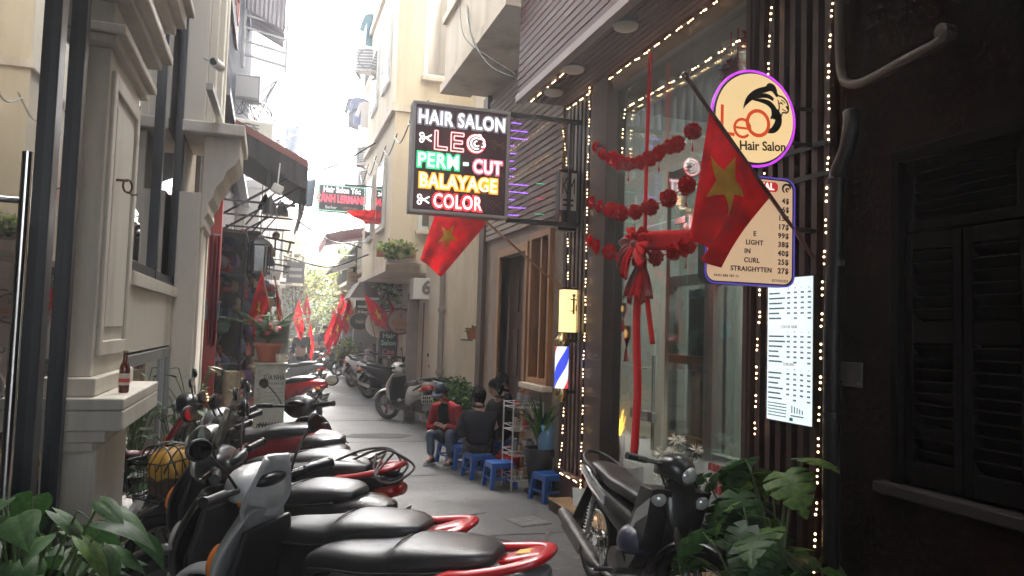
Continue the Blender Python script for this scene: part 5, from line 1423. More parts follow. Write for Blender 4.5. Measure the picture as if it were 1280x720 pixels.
text('Cina', .14, mat('pink_print', (.7, .22, .32), .6), hs, face_cam((HW*.5, -.004, HH*.26)), ext=.002, off=.002)
MB().bb(.05, HW-.05, -.006, -.003, HH*.12, HH*.14).build('underline', _M['pink_print'], hs)
MB().beam((HW*.5, .03, HH), (3.0-h0.x, .03, HH+.02), .03, .03).build('bracket', BLACKM, hs)

# far flags
flag('red flag, rosy with light, flying below the green-edged salon sign', ony(492, 272, 16.3)+Vector((.9, 0, -.5)), ony(478, 262, 16.3), (-1, 0, -.12), -.0, .78, .50, fold=.07, nf=1.2, seed=4, starR=.02)
flag('red star flag before the pale round sign', ony(470, 425, 16.4), ony(455, 366, 16.4), (.75, 0, -.55), .02, .60, .55, fold=.05, nf=1.2, seed=5, starR=.26)
flag('red star flag at the far shop, drooping beside the greenery', ony(432, 425, 23), ony(424, 385, 23), (-.25, 0, -1), .0, .75, .6, fold=.06, nf=1.3, seed=6, squeeze=.8)
flag('dark red star flag half behind the drooping one', ony(428, 432, 25), ony(418, 388, 25), (-.35, 0, -1), .0, .9, .6, fold=.08, nf=1.4, seed=7)
flag('folded red flag close to the tan round sign', ony(500, 400, 15.9), ony(487, 372, 15.9), (.1, 0, -1), .0, .6, .3, fold=.06, nf=1.4, seed=8, starR=.02)
flag('small red flag on the left scooters side of the alley', ony(380, 442, 24), ony(388, 402, 24), (.2, 0, -1), .0, .8, .5, fold=.06, nf=1.4, seed=9)
# overhead cables
def wire(pts, label, r=.008):
    P3 = cr(pts, 8); o = MB().tube(P3, r, 5).build('overhead_cable', CABLE, None, smooth=True); return tag(o, label, 'cable', 'overhead cables')
wire([ony(584, -10, 9.5), ony(588, 40, 8.6), ony(610, 80, 7.9), ony(644, 98, 7.4)], 'thick black cable looping down to the wooden eaves', .012)
wire([ony(575, 0, 9.5), ony(580, 45, 8.8), ony(612, 72, 8.0), ony(644, 92, 7.4)], 'second black cable looping to the eaves beside the thick one', .007)
wire([ony(545, 18, 14), ony(500, 120, 17), ony(470, 166, 19), ony(440, 200, 24)], 'thin cable running from the cream bay to the far houses', .014)
wire([ony(370, 262, 20), ony(420, 268, 22), ony(475, 262, 18)], 'thin cable crossing the alley under the green-edged sign', .01)
wire([ony(372, 330, 24), ony(420, 338, 24), ony(470, 318, 20)], 'low thin cable crossing the alley below the maroon awning', .01)
wire([ony(345, 200, 20), ony(420, 225, 30), ony(465, 196, 22)], 'high thin cable crossing the bright gap between the houses', .008)
# ------------------------------------------------------------------ far clutter: glazed porch, stacked crates, hanging plants handled in plants section

wr_ = random.Random(5)
for i in range(9):
    ya = wr_.uniform(15, 26); xa = wr_.uniform(340, 372); ha = wr_.uniform(150, 330); hb = ha+wr_.uniform(-60, 30)
    wire([ony(xa, ha, ya), ony((xa+465)/2, (ha+hb)/2+wr_.uniform(4, 16), ya+1), ony(wr_.uniform(458, 482), hb, ya+.5)], ('slack', 'tight', 'twin', 'sagging', 'frayed', 'spare', 'old', 'looped', 'plain')[i]+' thin cable strung across the alley between upper floors', .016)
for i in range(6):
    y0 = 10.5+i*1.4; wire([Vector((2.0, y0, 4.9+.1*i)), Vector((1.96, y0+.7, 4.7+.08*i)), Vector((1.97, y0+1.5, 4.95+.1*i))], ('first', 'second', 'third', 'fourth', 'fifth', 'sixth')[i]+' length of black cable swagged along the cream house counted from the salon', .012)
hg_ = random.Random(8)
for i in range(6):
    px = hg_.uniform(425, 470); Y = hg_.uniform(19, 27); py = hg_.uniform(330, 430)
    q_ = ony(px, py, Y)
    if .6 < q_.x < 2.1: q_.x = .55 if i % 2 else 2.15
    w_, h_ = hg_.uniform(.3, .6), hg_.uniform(.3, .55); k = i % 6
    t = thing('shop_sign', ('white', 'brick red', 'cream', 'grey', 'tan', 'brown')[k]+' small shop sign jutting into the far alley', 'sign', q_, 0, 'small shop signs far down the alley')
    c_ = ((.6, .6, .58), (.30, .06, .05), (.5, .42, .3), (.28, .28, .28), (.4, .3, .18), (.12, .08, .06))[k]
    MB().bb(-w_/2, w_/2, 0, .06, 0, h_).build('board', mat('shop_sign_%d' % k, c_, .5, var=.1), t, bevel=.008)
    for z in (.25, .55): MB().bb(-w_*.35, w_*.35, -.006, -.001, h_*z, h_*(z+.14)).build('print_bar', WFRAME if k in (1, 3, 5) else GOODS[k], t)
    MB().beam((0, .03, h_), ((2.9 if q_.x > 1.4 else 0)-q_.x, .03, h_+.02), .03, .03).build('bracket', BLACKM, t)

for i, (px, py, Y, dx, lab) in enumerate(((366, 395, 21, 1, 'red star flag on the white house past the navy shop'), (376, 388, 27, 1, 'red star flag on the cream house behind the tree'), (444, 392, 21.5, -1, 'red star flag over the silver scooter'), (436, 384, 28.5, -1, 'red star flag at the yellow town house'), (410, 400, 34, 1, 'red star flag near the standing people'))):
    tp = ony(px+8*dx, py-22, Y); ba = ony(px-6*dx, py+22, Y)
    flag(lab, ba, tp, (.25*dx, 0, -1), .02, .75, .55, fold=.07, nf=1.3, seed=20+i, squeeze=.7)
# ================================================================== scooters and the motorbike
TYRE = mat('tyre_rubber', (.018, .018, .019), .75, var=.25, scale=14, bump=.2)
RIM = mat('dark_alloy', (.16, .16, .165), .35, metal=.8)
SEAT = mat('black_vinyl_seat', (.030, .030, .033), .36, bump=.12, bscale=160, spec=.6)
BLK = mat('black_scooter_plastic', (.014, .014, .016), .38, var=.25, scale=7)
LENS = mat('headlamp_lens', (.55, .56, .56), .08, metal=.35, coat=.8)
ORL = mat('amber_lens', (.75, .20, .03), .15, coat=.6)
RDL = mat('red_lens', (.42, .012, .012), .14, coat=.6)
PLATE = mat('plate_white', (.70, .70, .66), .45, var=.08, scale=12)
MIRR = mat('mirror_silver', (.8, .82, .84), .03, metal=1.0)
EXH = mat('exhaust_steel', (.17, .16, .15), .52, metal=.7, var=.35, scale=8)
EXD = mat('exhaust_dark', (.05, .05, .05), .45, metal=.4)
def paint(name, c, r=.28): return mat(name, c, r+.06, coat=.45, var=.16, scale=5, stain=tuple(min(1, q*.8+.022) for q in c), stain_amt=.5, stain_scale=3.5)
P_WHITE = paint('paint_white', (.62, .63, .61)); P_BLACK = paint('paint_black', (.012, .012, .014)); P_RED = paint('paint_red', (.46, .012, .018), .25)
P_DRED = paint('paint_dark_red', (.22, .012, .02), .3); P_GREY = paint('paint_grey', (.16, .165, .17)); P_SILV = paint('paint_silver', (.42, .43, .43)); P_BLUE = paint('paint_navy', (.02, .03, .07))

def wheel(parent, name, x, r, w_, spokes=5, wire=False):
    t = bpy.data.objects.new(name, None); COL.objects.link(t); t.parent = parent; t.location = (x, 0, r); t.empty_display_size = .05
    MB().torus((0, 0, 0), r-w_*.5, w_*.5, 36, 10, sy=.95).build('tyre', TYRE, t, smooth=True)
    mb = MB(); ri = r-w_*.95
    mb.torus((0, 0, 0), ri, .014, 32, 6, sy=w_*.34/.014)
    RY = Matrix.Rotation(rad(90), 3, 'X')
    mb.lathe([(.045, -w_*.35), (.045, w_*.35)], n=14, R=RY)
    if wire:
        for k in range(28):
            a = 2*PI*k/28; b = a+(.5 if k % 2 else -.5); s_ = (.03 if k % 4 < 2 else -.03)
            mb.cyl((.04*math.cos(b), s_, .04*math.sin(b)), (ri*math.cos(a), 0, ri*math.sin(a)), .0022, n=4)
    else:
        for k in range(spokes):
            a = 2*PI*k/spokes
            mb.beam((.03*math.cos(a), 0, .03*math.sin(a)), (ri*math.cos(a), 0, ri*math.sin(a)), .03, .045)
    mb.build('rim', CHROME if wire else RIM, t, smooth=35)
    MB().torus((0, w_*.30, 0), .07, .012, 20, 5).build('brake_disc', STEEL, t, smooth=40)
    return t

def mirror(parent, s_, base, m=BLK, reach=(.02, .14, .17), turn=0.0, chrome=False):
    b = Vector(base); e = b+Vector((reach[0], s_*reach[1], reach[2]))
    t = MB().tube(cr([b, b+Vector((.01, s_*.05, reach[2]*.45)), e], 5), .0065, 7).build('mirror', CHROME if chrome else m, parent, smooth=40)
    c = e+Vector((0, s_*.035, .02))
    Rm = Matrix.Rotation(rad(s_*(-14)), 3, 'Z') @ Matrix.Rotation(rad(8), 3, 'Y')
    MB().ball(c, (.013, .058, .046), 16, 8, Rm).build('mirror_shell', m, t, smooth=True)
    n_ = 18; MB().poly([c+Rm @ Vector((-.0155, .048*math.cos(2*PI*k/n_), .037*math.sin(2*PI*k/n_))) for k in range(n_)]).build('mirror_glass', MIRR, t, fixn=False)
    return t

def scooter(label, body, rack, loc, heading, lean=-5, steer=18, seat=SEAT, mirrors=True, shield=None, plate='29', group='scooters parked along the alley', screen=False, basket=None, box=False, head=None, s=1.0, tail=None, big=False, sticker=None):
    """x forward, y left, z up; origin on the ground midway between the wheels"""
    t = thing('scooter', label, 'scooter', loc, 0, group)
    t.rotation_euler = (rad(lean), 0, heading); t.scale = (s, s, s)
    head = head or body; shield = shield or BLK; tail = tail or body
    wheel(t, 'rear_wheel', -.62, .255, .10)
    # steering group: parts are turned about the head axis
    def turn(mb, ang=steer):
        M = Matrix.Translation((.50, 0, .5)) @ Matrix.Rotation(rad(ang), 4, 'Z') @ Matrix.Translation((-.50, 0, -.5))
        mb.v = [tuple(M @ Vector(p)) for p in mb.v]; return mb
    fw_ = wheel(t, 'front_wheel', .66, .265, .085)
    pv_ = Vector((.50, 0, .265)); M = Matrix.Rotation(rad(steer), 3, 'Z')
    fw_.location = pv_+M @ Vector((.16, 0, 0)); fw_.rotation_euler = (0, 0, rad(steer))
    mb = MB()
    for sy in (-1, 1): mb.cyl((.50, sy*.065, .62), (.655, sy*.065, .27), .022, n=8)
    turn(mb).build('fork', EXD, t, smooth=40)
    # front mudguard: arched strip over the tyre
    def fend(x0, r, a0, a1, w_, z0):
        def fn(u, v):
            a = rad(a0+(a1-a0)*u); rr = r-.03*(2*v-1)**2
            return (x0+rr*math.cos(a), (v-.5)*w_, z0+rr*math.sin(a))
        return MB().grid(fn, 16, 6)
    turn(fend(.66, .305, 15, 165, .12, .265)).build('front_mudguard', body, t, smooth=True, fixn=False, solid=.006)
    # front apron (cowl) and inner shield
    mb = MB(); secs = []
    for (x, z, w_, h_) in ((.50, .30, .085, .05), (.545, .40, .13, .06), (.54, .52, .175, .065), (.49, .66, .20, .06), (.43, .78, .17, .055), (.395, .86, .11, .05)):
        ring = []
        for k in range(16):
            a = 2*PI*k/16; ca, sa = math.cos(a), math.sin(a)
            ring.append((x+h_*math.copysign(abs(sa)**.8, sa)*(1 if sa > 0 else .35)-.04*(abs(ca)**2), w_*math.copysign(abs(ca)**.75, ca), z))
        secs.append(ring)
    R2 = []
    for j in range(16):
        col_ = cr([s_[j] for s_ in secs], 4); R2.append(col_)
    mb.loft([[R2[j][i] for j in range(16)] for i in range(len(R2[0]))]); mb.build('front_cowl', body, t, smooth=True)
    mb = MB(); mb.prism([(.42, -.17, .36), (.40, -.20, .62), (.36, -.15, .80), (.36, .15, .80), (.40, .20, .62), (.42, .17, .36)], (-.03, 0, 0)); mb.build('leg_shield', shield, t, bevel=.012)
    for sy in (-1, 1):
        MB().ball((.50, sy*.15, .66), (.035, .025, .07), 10, 8, Matrix.Rotation(rad(sy*30), 3, 'X')).build('indicator', ORL if not screen else LENS, t, smooth=True)
    # handlebar cover with headlamp
    mb = MB(); shell(mb, ((.30, .92, .06, .05), (.34, .95, .13, .075), (.41, .965, .15, .085), (.48, .95, .10, .075), (.52, .93, .03, .03)), 18, 4, 2.4)
    turn(mb).build('handlebar_cover', head, t, smooth=True)
    mb = MB(); mb.ball((.492, 0, .945), (.045, .085, .055), 16, 10); turn(mb).build('headlamp', LENS, t, smooth=True)
    mb = MB(); mb.ball((.325, 0, .985), (.06, .09, .03), 14, 8, Matrix.Rotation(rad(30), 3, 'Y')); turn(mb).build('dashboard', BLK, t, smooth=True)
    for sy in (-1, 1):
        mb = MB(); mb.cyl((.37, sy*.12, .965), (.31, sy*.36, .985), .014, n=8); mb.cyl((.335, sy*.235, .978), (.300, sy*.365, .985), .0205, n=10); mb.cyl((.300, sy*.365, .985), (.297, sy*.377, .986), .024, n=10)
        turn(mb).build('grip', BLK, t, smooth=40)
        mb = MB(); mb.tube(cr([(.39, sy*.18, .975), (.385, sy*.27, .975), (.37, sy*.35, .985)], 4), .007, 6, sq=.5); turn(mb).build('brake_lever', STEEL, t)
        if mirrors:
            o = mirror(t, sy, (.35, sy*.16, .985))
            M4 = Matrix.Translation((.50, 0, .5)) @ Matrix.Rotation(rad(steer), 4, 'Z') @ Matrix.Translation((-.50, 0, -.5))
            o.data.transform(M4)
            for c_ in kids(o): c_.data.transform(M4)
    if big:
        mb = MB(); mb.grid(lambda u, v: (.40-.10*v+.06*math.cos((u-.5)*PI)-.03, (u-.5)*.32*(1-.6*v**1.6)*(.6+.4*min(1, v*3)), .80+.29*v), 16, 10); turn(mb).build('front_fairing', head, t, smooth=True, fixn=False, solid=.02)
        for sy in (-1, 1):
            mb = MB(); mb.ball((.385, sy*.10, .95), (.022, .03, .05), 12, 8, Matrix.Rotation(rad(sy*25), 3, 'X')); turn(mb).build('fairing_indicator', LENS, t, smooth=True)
            mb = MB(); mb.ball((.375, sy*.11, .91), (.02, .018, .024), 10, 8); turn(mb).build('fairing_amber', ORL, t, smooth=True)
    if screen:
        mb = MB(); mb.grid(lambda u, v: (.50-.13*v-.08*(2*u-1)**2, (u-.5)*.30*(1-.35*v), .90+.34*v), 12, 6); turn(mb).build('windscreen', glassmat('smoked_screen', (.22, .22, .23), .7, base=.12), t, smooth=True, fixn=False)
    # floorboard
    mb = MB(); shell(mb, ((.43, .31, .14, .05), (.30, .28, .19, .045), (.05, .27, .20, .045), (-.15, .28, .17, .06)), 14, 3, 4); mb.build('floorboard', BLK, t, smooth=50)
    # side body and tail
    mb = MB(); shell(mb, ((.06, .45, .10, .17, -.2), (-.08, .50, .150, .19), (-.30, .575, .184, .16), (-.52, .645, .180, .12), (-.74, .71, .14, .075), (-.90, .735, .08, .04), (-.94, .745, .03, .02)), 18, 4, 2.7); mb.build('side_body', tail, t, smooth=True)
    mb = MB(); shell(mb, ((.0, .36, .08, .10), (-.2, .37, .12, .11), (-.45, .40, .12, .10), (-.6, .44, .08, .07)), 14, 3, 3); mb.build('lower_fairing', BLK, t, smooth=True)
    mb = MB()
    for sy in (-1, 1): mb.beam((-.12, sy*.166, .50), (-.72, sy*.148, .665), .008, .018)
    mb.build('side_trim', CHROME, t)
    for sy in (-1, 1):
        MB().tube(cr([(.0, sy*.145, .62), (-.16, sy*.178, .52), (-.40, sy*.188, .53), (-.60, sy*.172, .60)], 5), .003, 5).build('panel_gap', INK, t)
    # seat
    mb = MB(); shell(mb, ((.13, .61, .04, .03), (.10, .66, .075, .05), (-.02, .700, .104, .048), (-.18, .715, .134, .050), (-.29, .732, .152, .052), (-.36, .758, .164, .054), (-.50, .775, .154, .052), (-.66, .790, .120, .042), (-.735, .79, .07, .03)), 24, 5, 3.6)
    so_ = mb.build('seat', seat, t, smooth=True)
    for sy in (-1, 1):
        MB().tube(cr([(.08, sy*.088, .66), (-.05, sy*.122, .685), (-.2, sy*.150, .70), (-.34, sy*.172, .725), (-.5, sy*.166, .745), (-.66, sy*.133, .767)], 5), .006, 5).build('seat_piping', BLK, so_, smooth=True)
    MB().tube(cr([(-.33, -.165, .735), (-.325, -.10, .792), (-.32, 0, .806), (-.325, .10, .792), (-.33, .165, .735)], 5), .0035, 5).build('seat_seam', BLK, so_, smooth=True)
    # rear grab rail: flat loop, wide, tapering to the back
    if rack:
        N = 26
        def rr_(k):
            a = PI*k/N; ca, sa = math.cos(a), math.sin(a)
            return Vector((-.60-.33*(abs(sa)**.75), .170*math.copysign(abs(ca)**.55, ca)*(1-.25*sa), .755+.07*sa))
        ring = [rr_(k) for k in range(N+1)]; ring = [Vector((-.28, .172, .62)), Vector((-.44, .178, .68))]+ring+[Vector((-.44, -.178, .68)), Vector((-.28, -.172, .62))]
        mb = MB(); mb.tube(ring, .031, 10, sq=.6, up=(0, 0, 1)); mb.build('grab_rail', rack, t, smooth=True)
        mb = MB(); shell(mb, ((-.74, .775, .05, .010), (-.84, .805, .075, .016), (-.90, .822, .06, .016), (-.94, .826, .03, .01)), 12, 3, 3); rt_ = mb.build('rail_tongue', rack, t, smooth=True)
        if sticker: MB().box((-.845, .0, .823), (.07, .05, .003), Matrix.Rotation(rad(12), 3, 'Y')).build('sticker', mat('yellow_sticker', (.6, .42, .05), .5), rt_)
    mb = MB(); shell(mb, ((-.80, .665, .12, .045), (-.90, .675, .105, .045), (-.955, .68, .05, .03)), 14, 3, 2.6); mb.build('tail_lamp', RDL, t, smooth=True)
    for sy in (-1, 1): MB().ball((-.86, sy*.115, .65), (.06, .03, .028), 10, 6).build('rear_indicator', ORL, t, smooth=True)
    mb = MB(); mb.prism([(-.80, -.06, .60), (-.98, -.075, .34), (-.98, .075, .34), (-.80, .06, .60)], (.02, 0, .015)); mb.build('rear_mudguard', BLK, t)
    Rp = Matrix.Rotation(rad(-25), 3, 'Y')
    pl_ = MB().box((-.935, 0, .50), (.006, .19, .14), Rp).build('number_plate', PLATE, t, bevel=.002)
    if plate:
        mb = MB()
        for k, zz in ((4, .035), (5, -.03)):
            for i in range(k):
                c_ = Rp @ Vector((-.0045, (i-(k-1)/2)*.032, zz)); mb.box(Vector((-.935, 0, .50))+c_, (.002, .02, .045), Rp)
        mb.build('plate_characters', INK, pl_)
    # running gear
    mb = MB(); mb.beam((-.15, .06, .30), (-.66, .085, .27), .09, .13); mb.ball((-.60, .09, .27), (.14, .05, .11), 12, 8); mb.build('engine', EXD, t, smooth=40)
    mb = MB(); mb.tube(cr([(-.2, -.10, .24), (-.4, -.15, .23), (-.55, -.165, .27), (-.86, -.17, .36)], 4), [.02]*5+[.03]*3+[.05]*4+[.052], 12); mb.build('exhaust', EXD, t, smooth=40)
    MB().beam((-.45, -.222, .27), (-.80, -.222, .355), .006, .07).build('heat_shield', CHROME, t)
    mb = MB(); mb.cyl((-.58, .13, .30), (-.72, .13, .60), .025, n=10); mb.build('shock_absorber', CHROME, t, smooth=40)
    mb = MB(); mb.cyl((-.05, .12, .26), (-.02, .26, .02), .012, n=8); mb.build('side_stand', GREYM, t)
    if basket:
        mb = MB(); x0, x1, y0, y1, z0, z1 = .56, .86, -.17, .17, .62, .84
        for z in (z0, (z0+z1)/2, z1): 
            for a, b in (((x0, y0), (x1, y0)), ((x1, y0), (x1, y1)), ((x1, y1), (x0, y1)), ((x0, y1), (x0, y0))): mb.cyl((*a, z), (*b, z), .005, n=5)
        for i in range(7):
            x = x0+(x1-x0)*i/6
            for y in (y0, y1): mb.cyl((x, y, z0), (x, y, z1), .0035, n=4)
            mb.cyl((x, y0, z0), (x, y1, z0), .0035, n=4)
        for i in range(1, 7):
            y = y0+(y1-y0)*i/7
            for x in (x0, x1): mb.cyl((x, y, z0), (x, y, z1), .0035, n=4)
        mb.build('front_basket', BLACKM, t)
    return t
R_ = rad
HD = rad(180-36)
def at_tail(px, py, z=.80): 
    return onz(px, py, z)
def place(px, py, hd, z=.82, back=.93):
    """origin such that the tail (x=-.93) sits on that pixel at height z"""
    p = onz(px, py, z); return (p.x+back*math.cos(hd), p.y+back*math.sin(hd), 0)
GL = 'scooters parked side by side on the left'
h1 = rad(180-38); h2 = rad(180-37); h3 = rad(180-44); h4 = rad(180-38); h5 = rad(180-40)
scooter('scooter with red grab rail and pale grey front cowl, end of its row', P_SILV, P_RED, place(690, 688, h1), h1, -4, -6, head=P_SILV, big=True, sticker=1, plate=('29-X5', '284.10'), group=GL, tail=P_GREY)
scooter('black scooter with red grab rail and smoked windscreen', P_BLACK, P_RED, place(594, 652, h2), h2, -5, 22, screen=True, plate=('30-K7', '619.42'), group=GL)
sc3 = scooter('all-black scooter with plain seat and front basket', P_BLACK, None, place(500, 612, h3), h3, -5, 25, plate=('29-B1', '507.33'), group=GL, basket=True)
scooter('black scooter with thin red rail and silver-topped seat', P_BLACK, P_RED, place(506, 578, h4, .83), h4, -4, 22, plate=('30-H2', '911.08'), group=GL)
scooter('grey scooter with white grab rail and looped strap over its tail', P_GREY, P_WHITE, place(478, 568, h5, .83), h5, -4, 20, plate=('29-D2', '466.71'), group=GL)
hf = rad(180-22)
scooter('dark red scooter parked at the end of the row', P_DRED, None, place(427, 538, hf, .78), hf, -4, 25, plate=('29-M1', '933.06'), group=GL, head=P_BLACK)
hg = rad(95)
pg = onz(402, 501, 1.0)
scooter('black scooter with turned handlebar standing in the alley behind the dark red one', P_BLACK, None, (pg.x-.33*math.cos(hg), pg.y-.33*math.sin(hg), 0), hg, -6, -38, plate=('29-T2', '118.97'), group=GL)
for (px, py, hd, body, lab, pl) in ((388, 470, 2.5, P_RED, 'red and black scooter beside the notice cabinet', ('30-L4', '220.15')), (392, 452, 2.5, P_GREY, 'grey scooter loaded with a clear plastic bag', ('29-F1', '761.50')), (398, 440, 2.4, P_BLACK, 'black scooter farthest along the left shop fronts', ('29-N1', '340.28'))):
    p = onz(px, py, .8); scooter(lab, body, None, (p.x-.5, p.y, 0), hd, -5, 15, plate=pl, group=GL)
# right-hand far scooters
GRP = 'scooters parked along the right-hand houses'
def ground(px, py): p = onz(px, py, 0); return (p.x, p.y, 0)
scooter('white and black scooter showing its yellow number plate', P_WHITE, P_BLACK, ground(516, 528), rad(118), -6, 20, plate=('29-V3', '508.11'), group=GRP)
hw_ = rad(62)
scooter('white scooter with round front parked behind the seated people', P_WHITE, P_BLACK, ground(556, 532), hw_, -5, 20, plate=('29-G1', '655.02'), group=GRP, s=1.05)
for i, (px, py, hd, body, lab) in enumerate(((487, 500, 5.5, P_BLACK, 'black scooter under the Hair Salon board'), (470, 492, 5.2, P_SILV, 'silver scooter between two others at the right-hand houses'), (459, 486, 5.35, P_WHITE, 'white scooter with pale seat along the right-hand houses'), (449, 480, 5.1, P_WHITE, 'white scooter farthest along the right-hand houses'), (441, 472, 2.3, P_GREY, 'grey scooter tucked behind the farthest white one'))):
    scooter(lab, body, None, ground(px, py), hd, -5, 15, plate=None, group=GRP)
scooter('black scooter far down near the standing people', P_BLACK, None, ground(418, 462), 1.2, -5, 10, plate=None, group=GRP, mirrors=False)

# yellow bag in the net basket
b_ = sc3.matrix_world
yb_loc = Matrix.Translation(sc3.location) @ Matrix.Rotation(h3, 4, 'Z') @ Vector((.71, 0, .70))
yb = thing('yellow_bag', 'yellow and brown bag strapped into the scooter basket with cord', 'bag', yb_loc, h3)
def bag(u, v):
    a = 2*PI*u; b = PI*(v-.5); x = .16*math.copysign(abs(math.cos(b))**.6, math.cos(b))*math.cos(a); y = .175*math.copysign(abs(math.cos(b))**.6, math.cos(b))*math.sin(a)
    n_ = .012*math.sin(7*a+v*9)+.008*math.sin(13*a)
    return (x*(1+n_*3), y*(1+n_*3), .04+.14*math.sin(b)+n_)
MB().grid(bag, 32, 14).build('upper_cloth', mat('yellow_bag_cloth', (.55, .30, .04), .6, var=.2, scale=8), yb, smooth=True)
MB().grid(lambda u, v: tuple(Vector(bag(u, v*.5))*1.03+Vector((0, 0, -.02))), 32, 8).build('brown_base', mat('brown_bag_base', (.12, .07, .04), .6, var=.3, scale=8), yb, smooth=True)
mb = MB()
for k in range(5):
    y = -.14+k*.07; mb.tube(cr([(-.17, y, .05), (-.1, y*1.1, .18), (.0, y*.9, .205), (.1, y*1.1, .18), (.17, y, .05)], 5), .005, 5)
for k in range(4):
    x = -.1+k*.07; mb.tube(cr([(x, -.18, .06), (x, -.1, .18), (x, 0, .205), (x, .1, .18), (x, .18, .06)], 5), .005, 5)
mb.build('net_cord', CABLE, yb)
# looped strap over tails
p = onz(478, 572, .84)
sp_ = thing('luggage_strap', 'brown elastic luggage strap looped over the scooter tails', 'strap', p)
mb = MB()
for k in range(3): mb.tube(cr([(-.30+k*.1, .05, -.03), (-.12+k*.05, -.06*k, .05), (.04, -.05-.05*k, .06), (.10+.03*k, -.12-.06*k, -.02), (.02, -.2-.05*k, -.10), (-.08, -.22-.04*k, -.06), (-.05+.05*k, -.10, .04)], 6), .008, 6)
mb.build('cord', mat('strap_brown', (.05, .04, .04), .6), sp_)
MB().beam((-.32, .05, -.03), (-.27, .05, -.02), .02, .012).build('hook', STEEL, sp_)

# ------------------------------------------------------------------ underbone motorbike on the right
def motorbike(label, loc, heading, lean=5, steer=-12):
    t = thing('motorbike', label, 'motorbike', loc)
    t.rotation_euler = (rad(lean), 0, heading)
    def turn(mb):
        M = Matrix.Translation((.42, 0, .7)) @ Matrix.Rotation(rad(steer), 4, 'Z') @ Matrix.Translation((-.42, 0, -.7))
        mb.v = [tuple(M @ Vector(p)) for p in mb.v]; return mb
    wheel(t, 'rear_wheel', -.60, .285, .075, wire=True)
    fw_ = wheel(t, 'front_wheel', .62, .285, .065, wire=True)
    fw_.location = Vector((.42, 0, .285))+Matrix.Rotation(rad(steer), 3, 'Z') @ Vector((.20, 0, 0)); fw_.rotation_euler = (0, 0, rad(steer))
    mb = MB()
    for sy in (-1, 1): mb.cyl((.42, sy*.07, .78), (.62, sy*.07, .27), .021, n=10); mb.cyl((.535, sy*.07, .49), (.62, sy*.07, .27), .028, n=10)
    turn(mb).build('fork', EXH, t, smooth=40)
    def fn(u, v):
        a = rad(10+160*u); r_ = .325-.03*(2*v-1)**2; return (.62+r_*math.cos(a), (v-.5)*.12, .285+r_*math.sin(a))
    turn(MB().grid(fn, 18, 6)).build('front_mudguard', P_BLACK, t, smooth=True, fixn=False, solid=.006)
    # leg shields: swept panels either side of the engine
    for sy in (-1, 1):
        o_ = [(.50, .86), (.46, .70), (.40, .52), (.24, .34), (.10, .30), (.04, .36), (.16, .52), (.26, .70), (.34, .86)]
        mb = MB()
        mb.loft([[Vector((x, sy*(.05+.02*(z > .6)), z)) for x, z in o_], [Vector((x*.98+.005, sy*(.155+.05*(z-.5)), z)) for x, z in o_], [Vector((x*.96-.0, sy*(.175+.05*(z-.5)), z*.985)) for x, z in o_]])
        mb.build('leg_shield', P_BLACK, t, smooth=45)
        MB().prism([(.46, sy*.183, .80), (.44, sy*.178, .70), (.30, sy*.178, .62), (.22, sy*.172, .50), (.20, sy*.172, .52), (.30, sy*.18, .70)], (0, sy*.012, 0)).build('silver_decal', P_SILV, t)
        MB().ball((.47, sy*.14, .80), (.035, .05, .045), 12, 8).build('indicator', LENS, t, smooth=True)
    mb = MB(); shell(mb, ((.52, .62, .04, .04), (.50, .72, .09, .09), (.46, .84, .11, .07), (.42, .90, .07, .04)), 16, 4, 2.4); mb.build('front_cowl', P_BLACK, t, smooth=True)
    mb = MB(); shell(mb, ((.28, .96, .06, .04), (.34, .985, .12, .065), (.42, .985, .13, .08), (.48, .96, .09, .07), (.515, .94, .03, .03)), 18, 4, 2.4); turn(mb).build('handlebar_cover', P_BLACK, t, smooth=True)
    mb = MB(); mb.ball((.475, 0, .95), (.05, .085, .06), 16, 10); turn(mb).build('headlamp', LENS, t, smooth=True)
    for sy in (-1, 1):
        mb = MB(); mb.cyl((.37, sy*.11, 1.0), (.28, sy*.36, 1.035), .013, n=8); mb.cyl((.325, sy*.235, 1.017), (.277, sy*.368, 1.036), .0205, n=10); turn(mb).build('grip', BLK, t, smooth=40)
        mb = MB(); mb.tube(cr([(.40, sy*.18, 1.01), (.385, sy*.28, 1.02), (.355, sy*.36, 1.035)], 4), .007, 6, sq=.5); turn(mb).build('brake_lever', STEEL, t)
    # body
    mb = MB(); shell(mb, ((.20, .50, .05, .08), (.05, .50, .07, .09), (-.10, .54, .10, .11), (-.30, .60, .125, .095), (-.55, .66, .12, .075), (-.80, .74, .08, .05), (-.90, .77, .04, .025)), 16, 4, 2.6); mb.build('side_body', P_BLACK, t, smooth=True)
    for sy in (-1, 1):
        MB().prism([(-.30, sy*.122, .66), (-.55, sy*.128, .72), (-.80, sy*.10, .79), (-.82, sy*.10, .76), (-.55, sy*.128, .665), (-.30, sy*.122, .60)], (0, sy*.012, 0)).build('silver_decal', P_SILV, t)
    mb = MB(); shell(mb, ((.08, .66, .04, .03), (.03, .71, .085, .045), (-.12, .735, .115, .05), (-.30, .75, .125, .052), (-.50, .785, .12, .052), (-.68, .80, .09, .04), (-.74, .80, .04, .02)), 18, 5, 2.8); mb.build('seat', SEAT, t, smooth=True)
    ring = [Vector((-.42, .13, .74))]+[Vector((-.55-.34*math.sin(PI*k/16)**.8, .135*math.cos(PI*k/16), .80+.08*math.sin(PI*k/16))) for k in range(17)]+[Vector((-.42, -.13, .74))]
    MB().tube(ring, .014, 8).build('grab_rail', BLK, t, smooth=True)
    mb = MB(); shell(mb, ((-.82, .70, .09, .045), (-.90, .71, .075, .04), (-.94, .715, .03, .02)), 14, 3, 2.6); mb.build('tail_lamp', RDL, t, smooth=True)
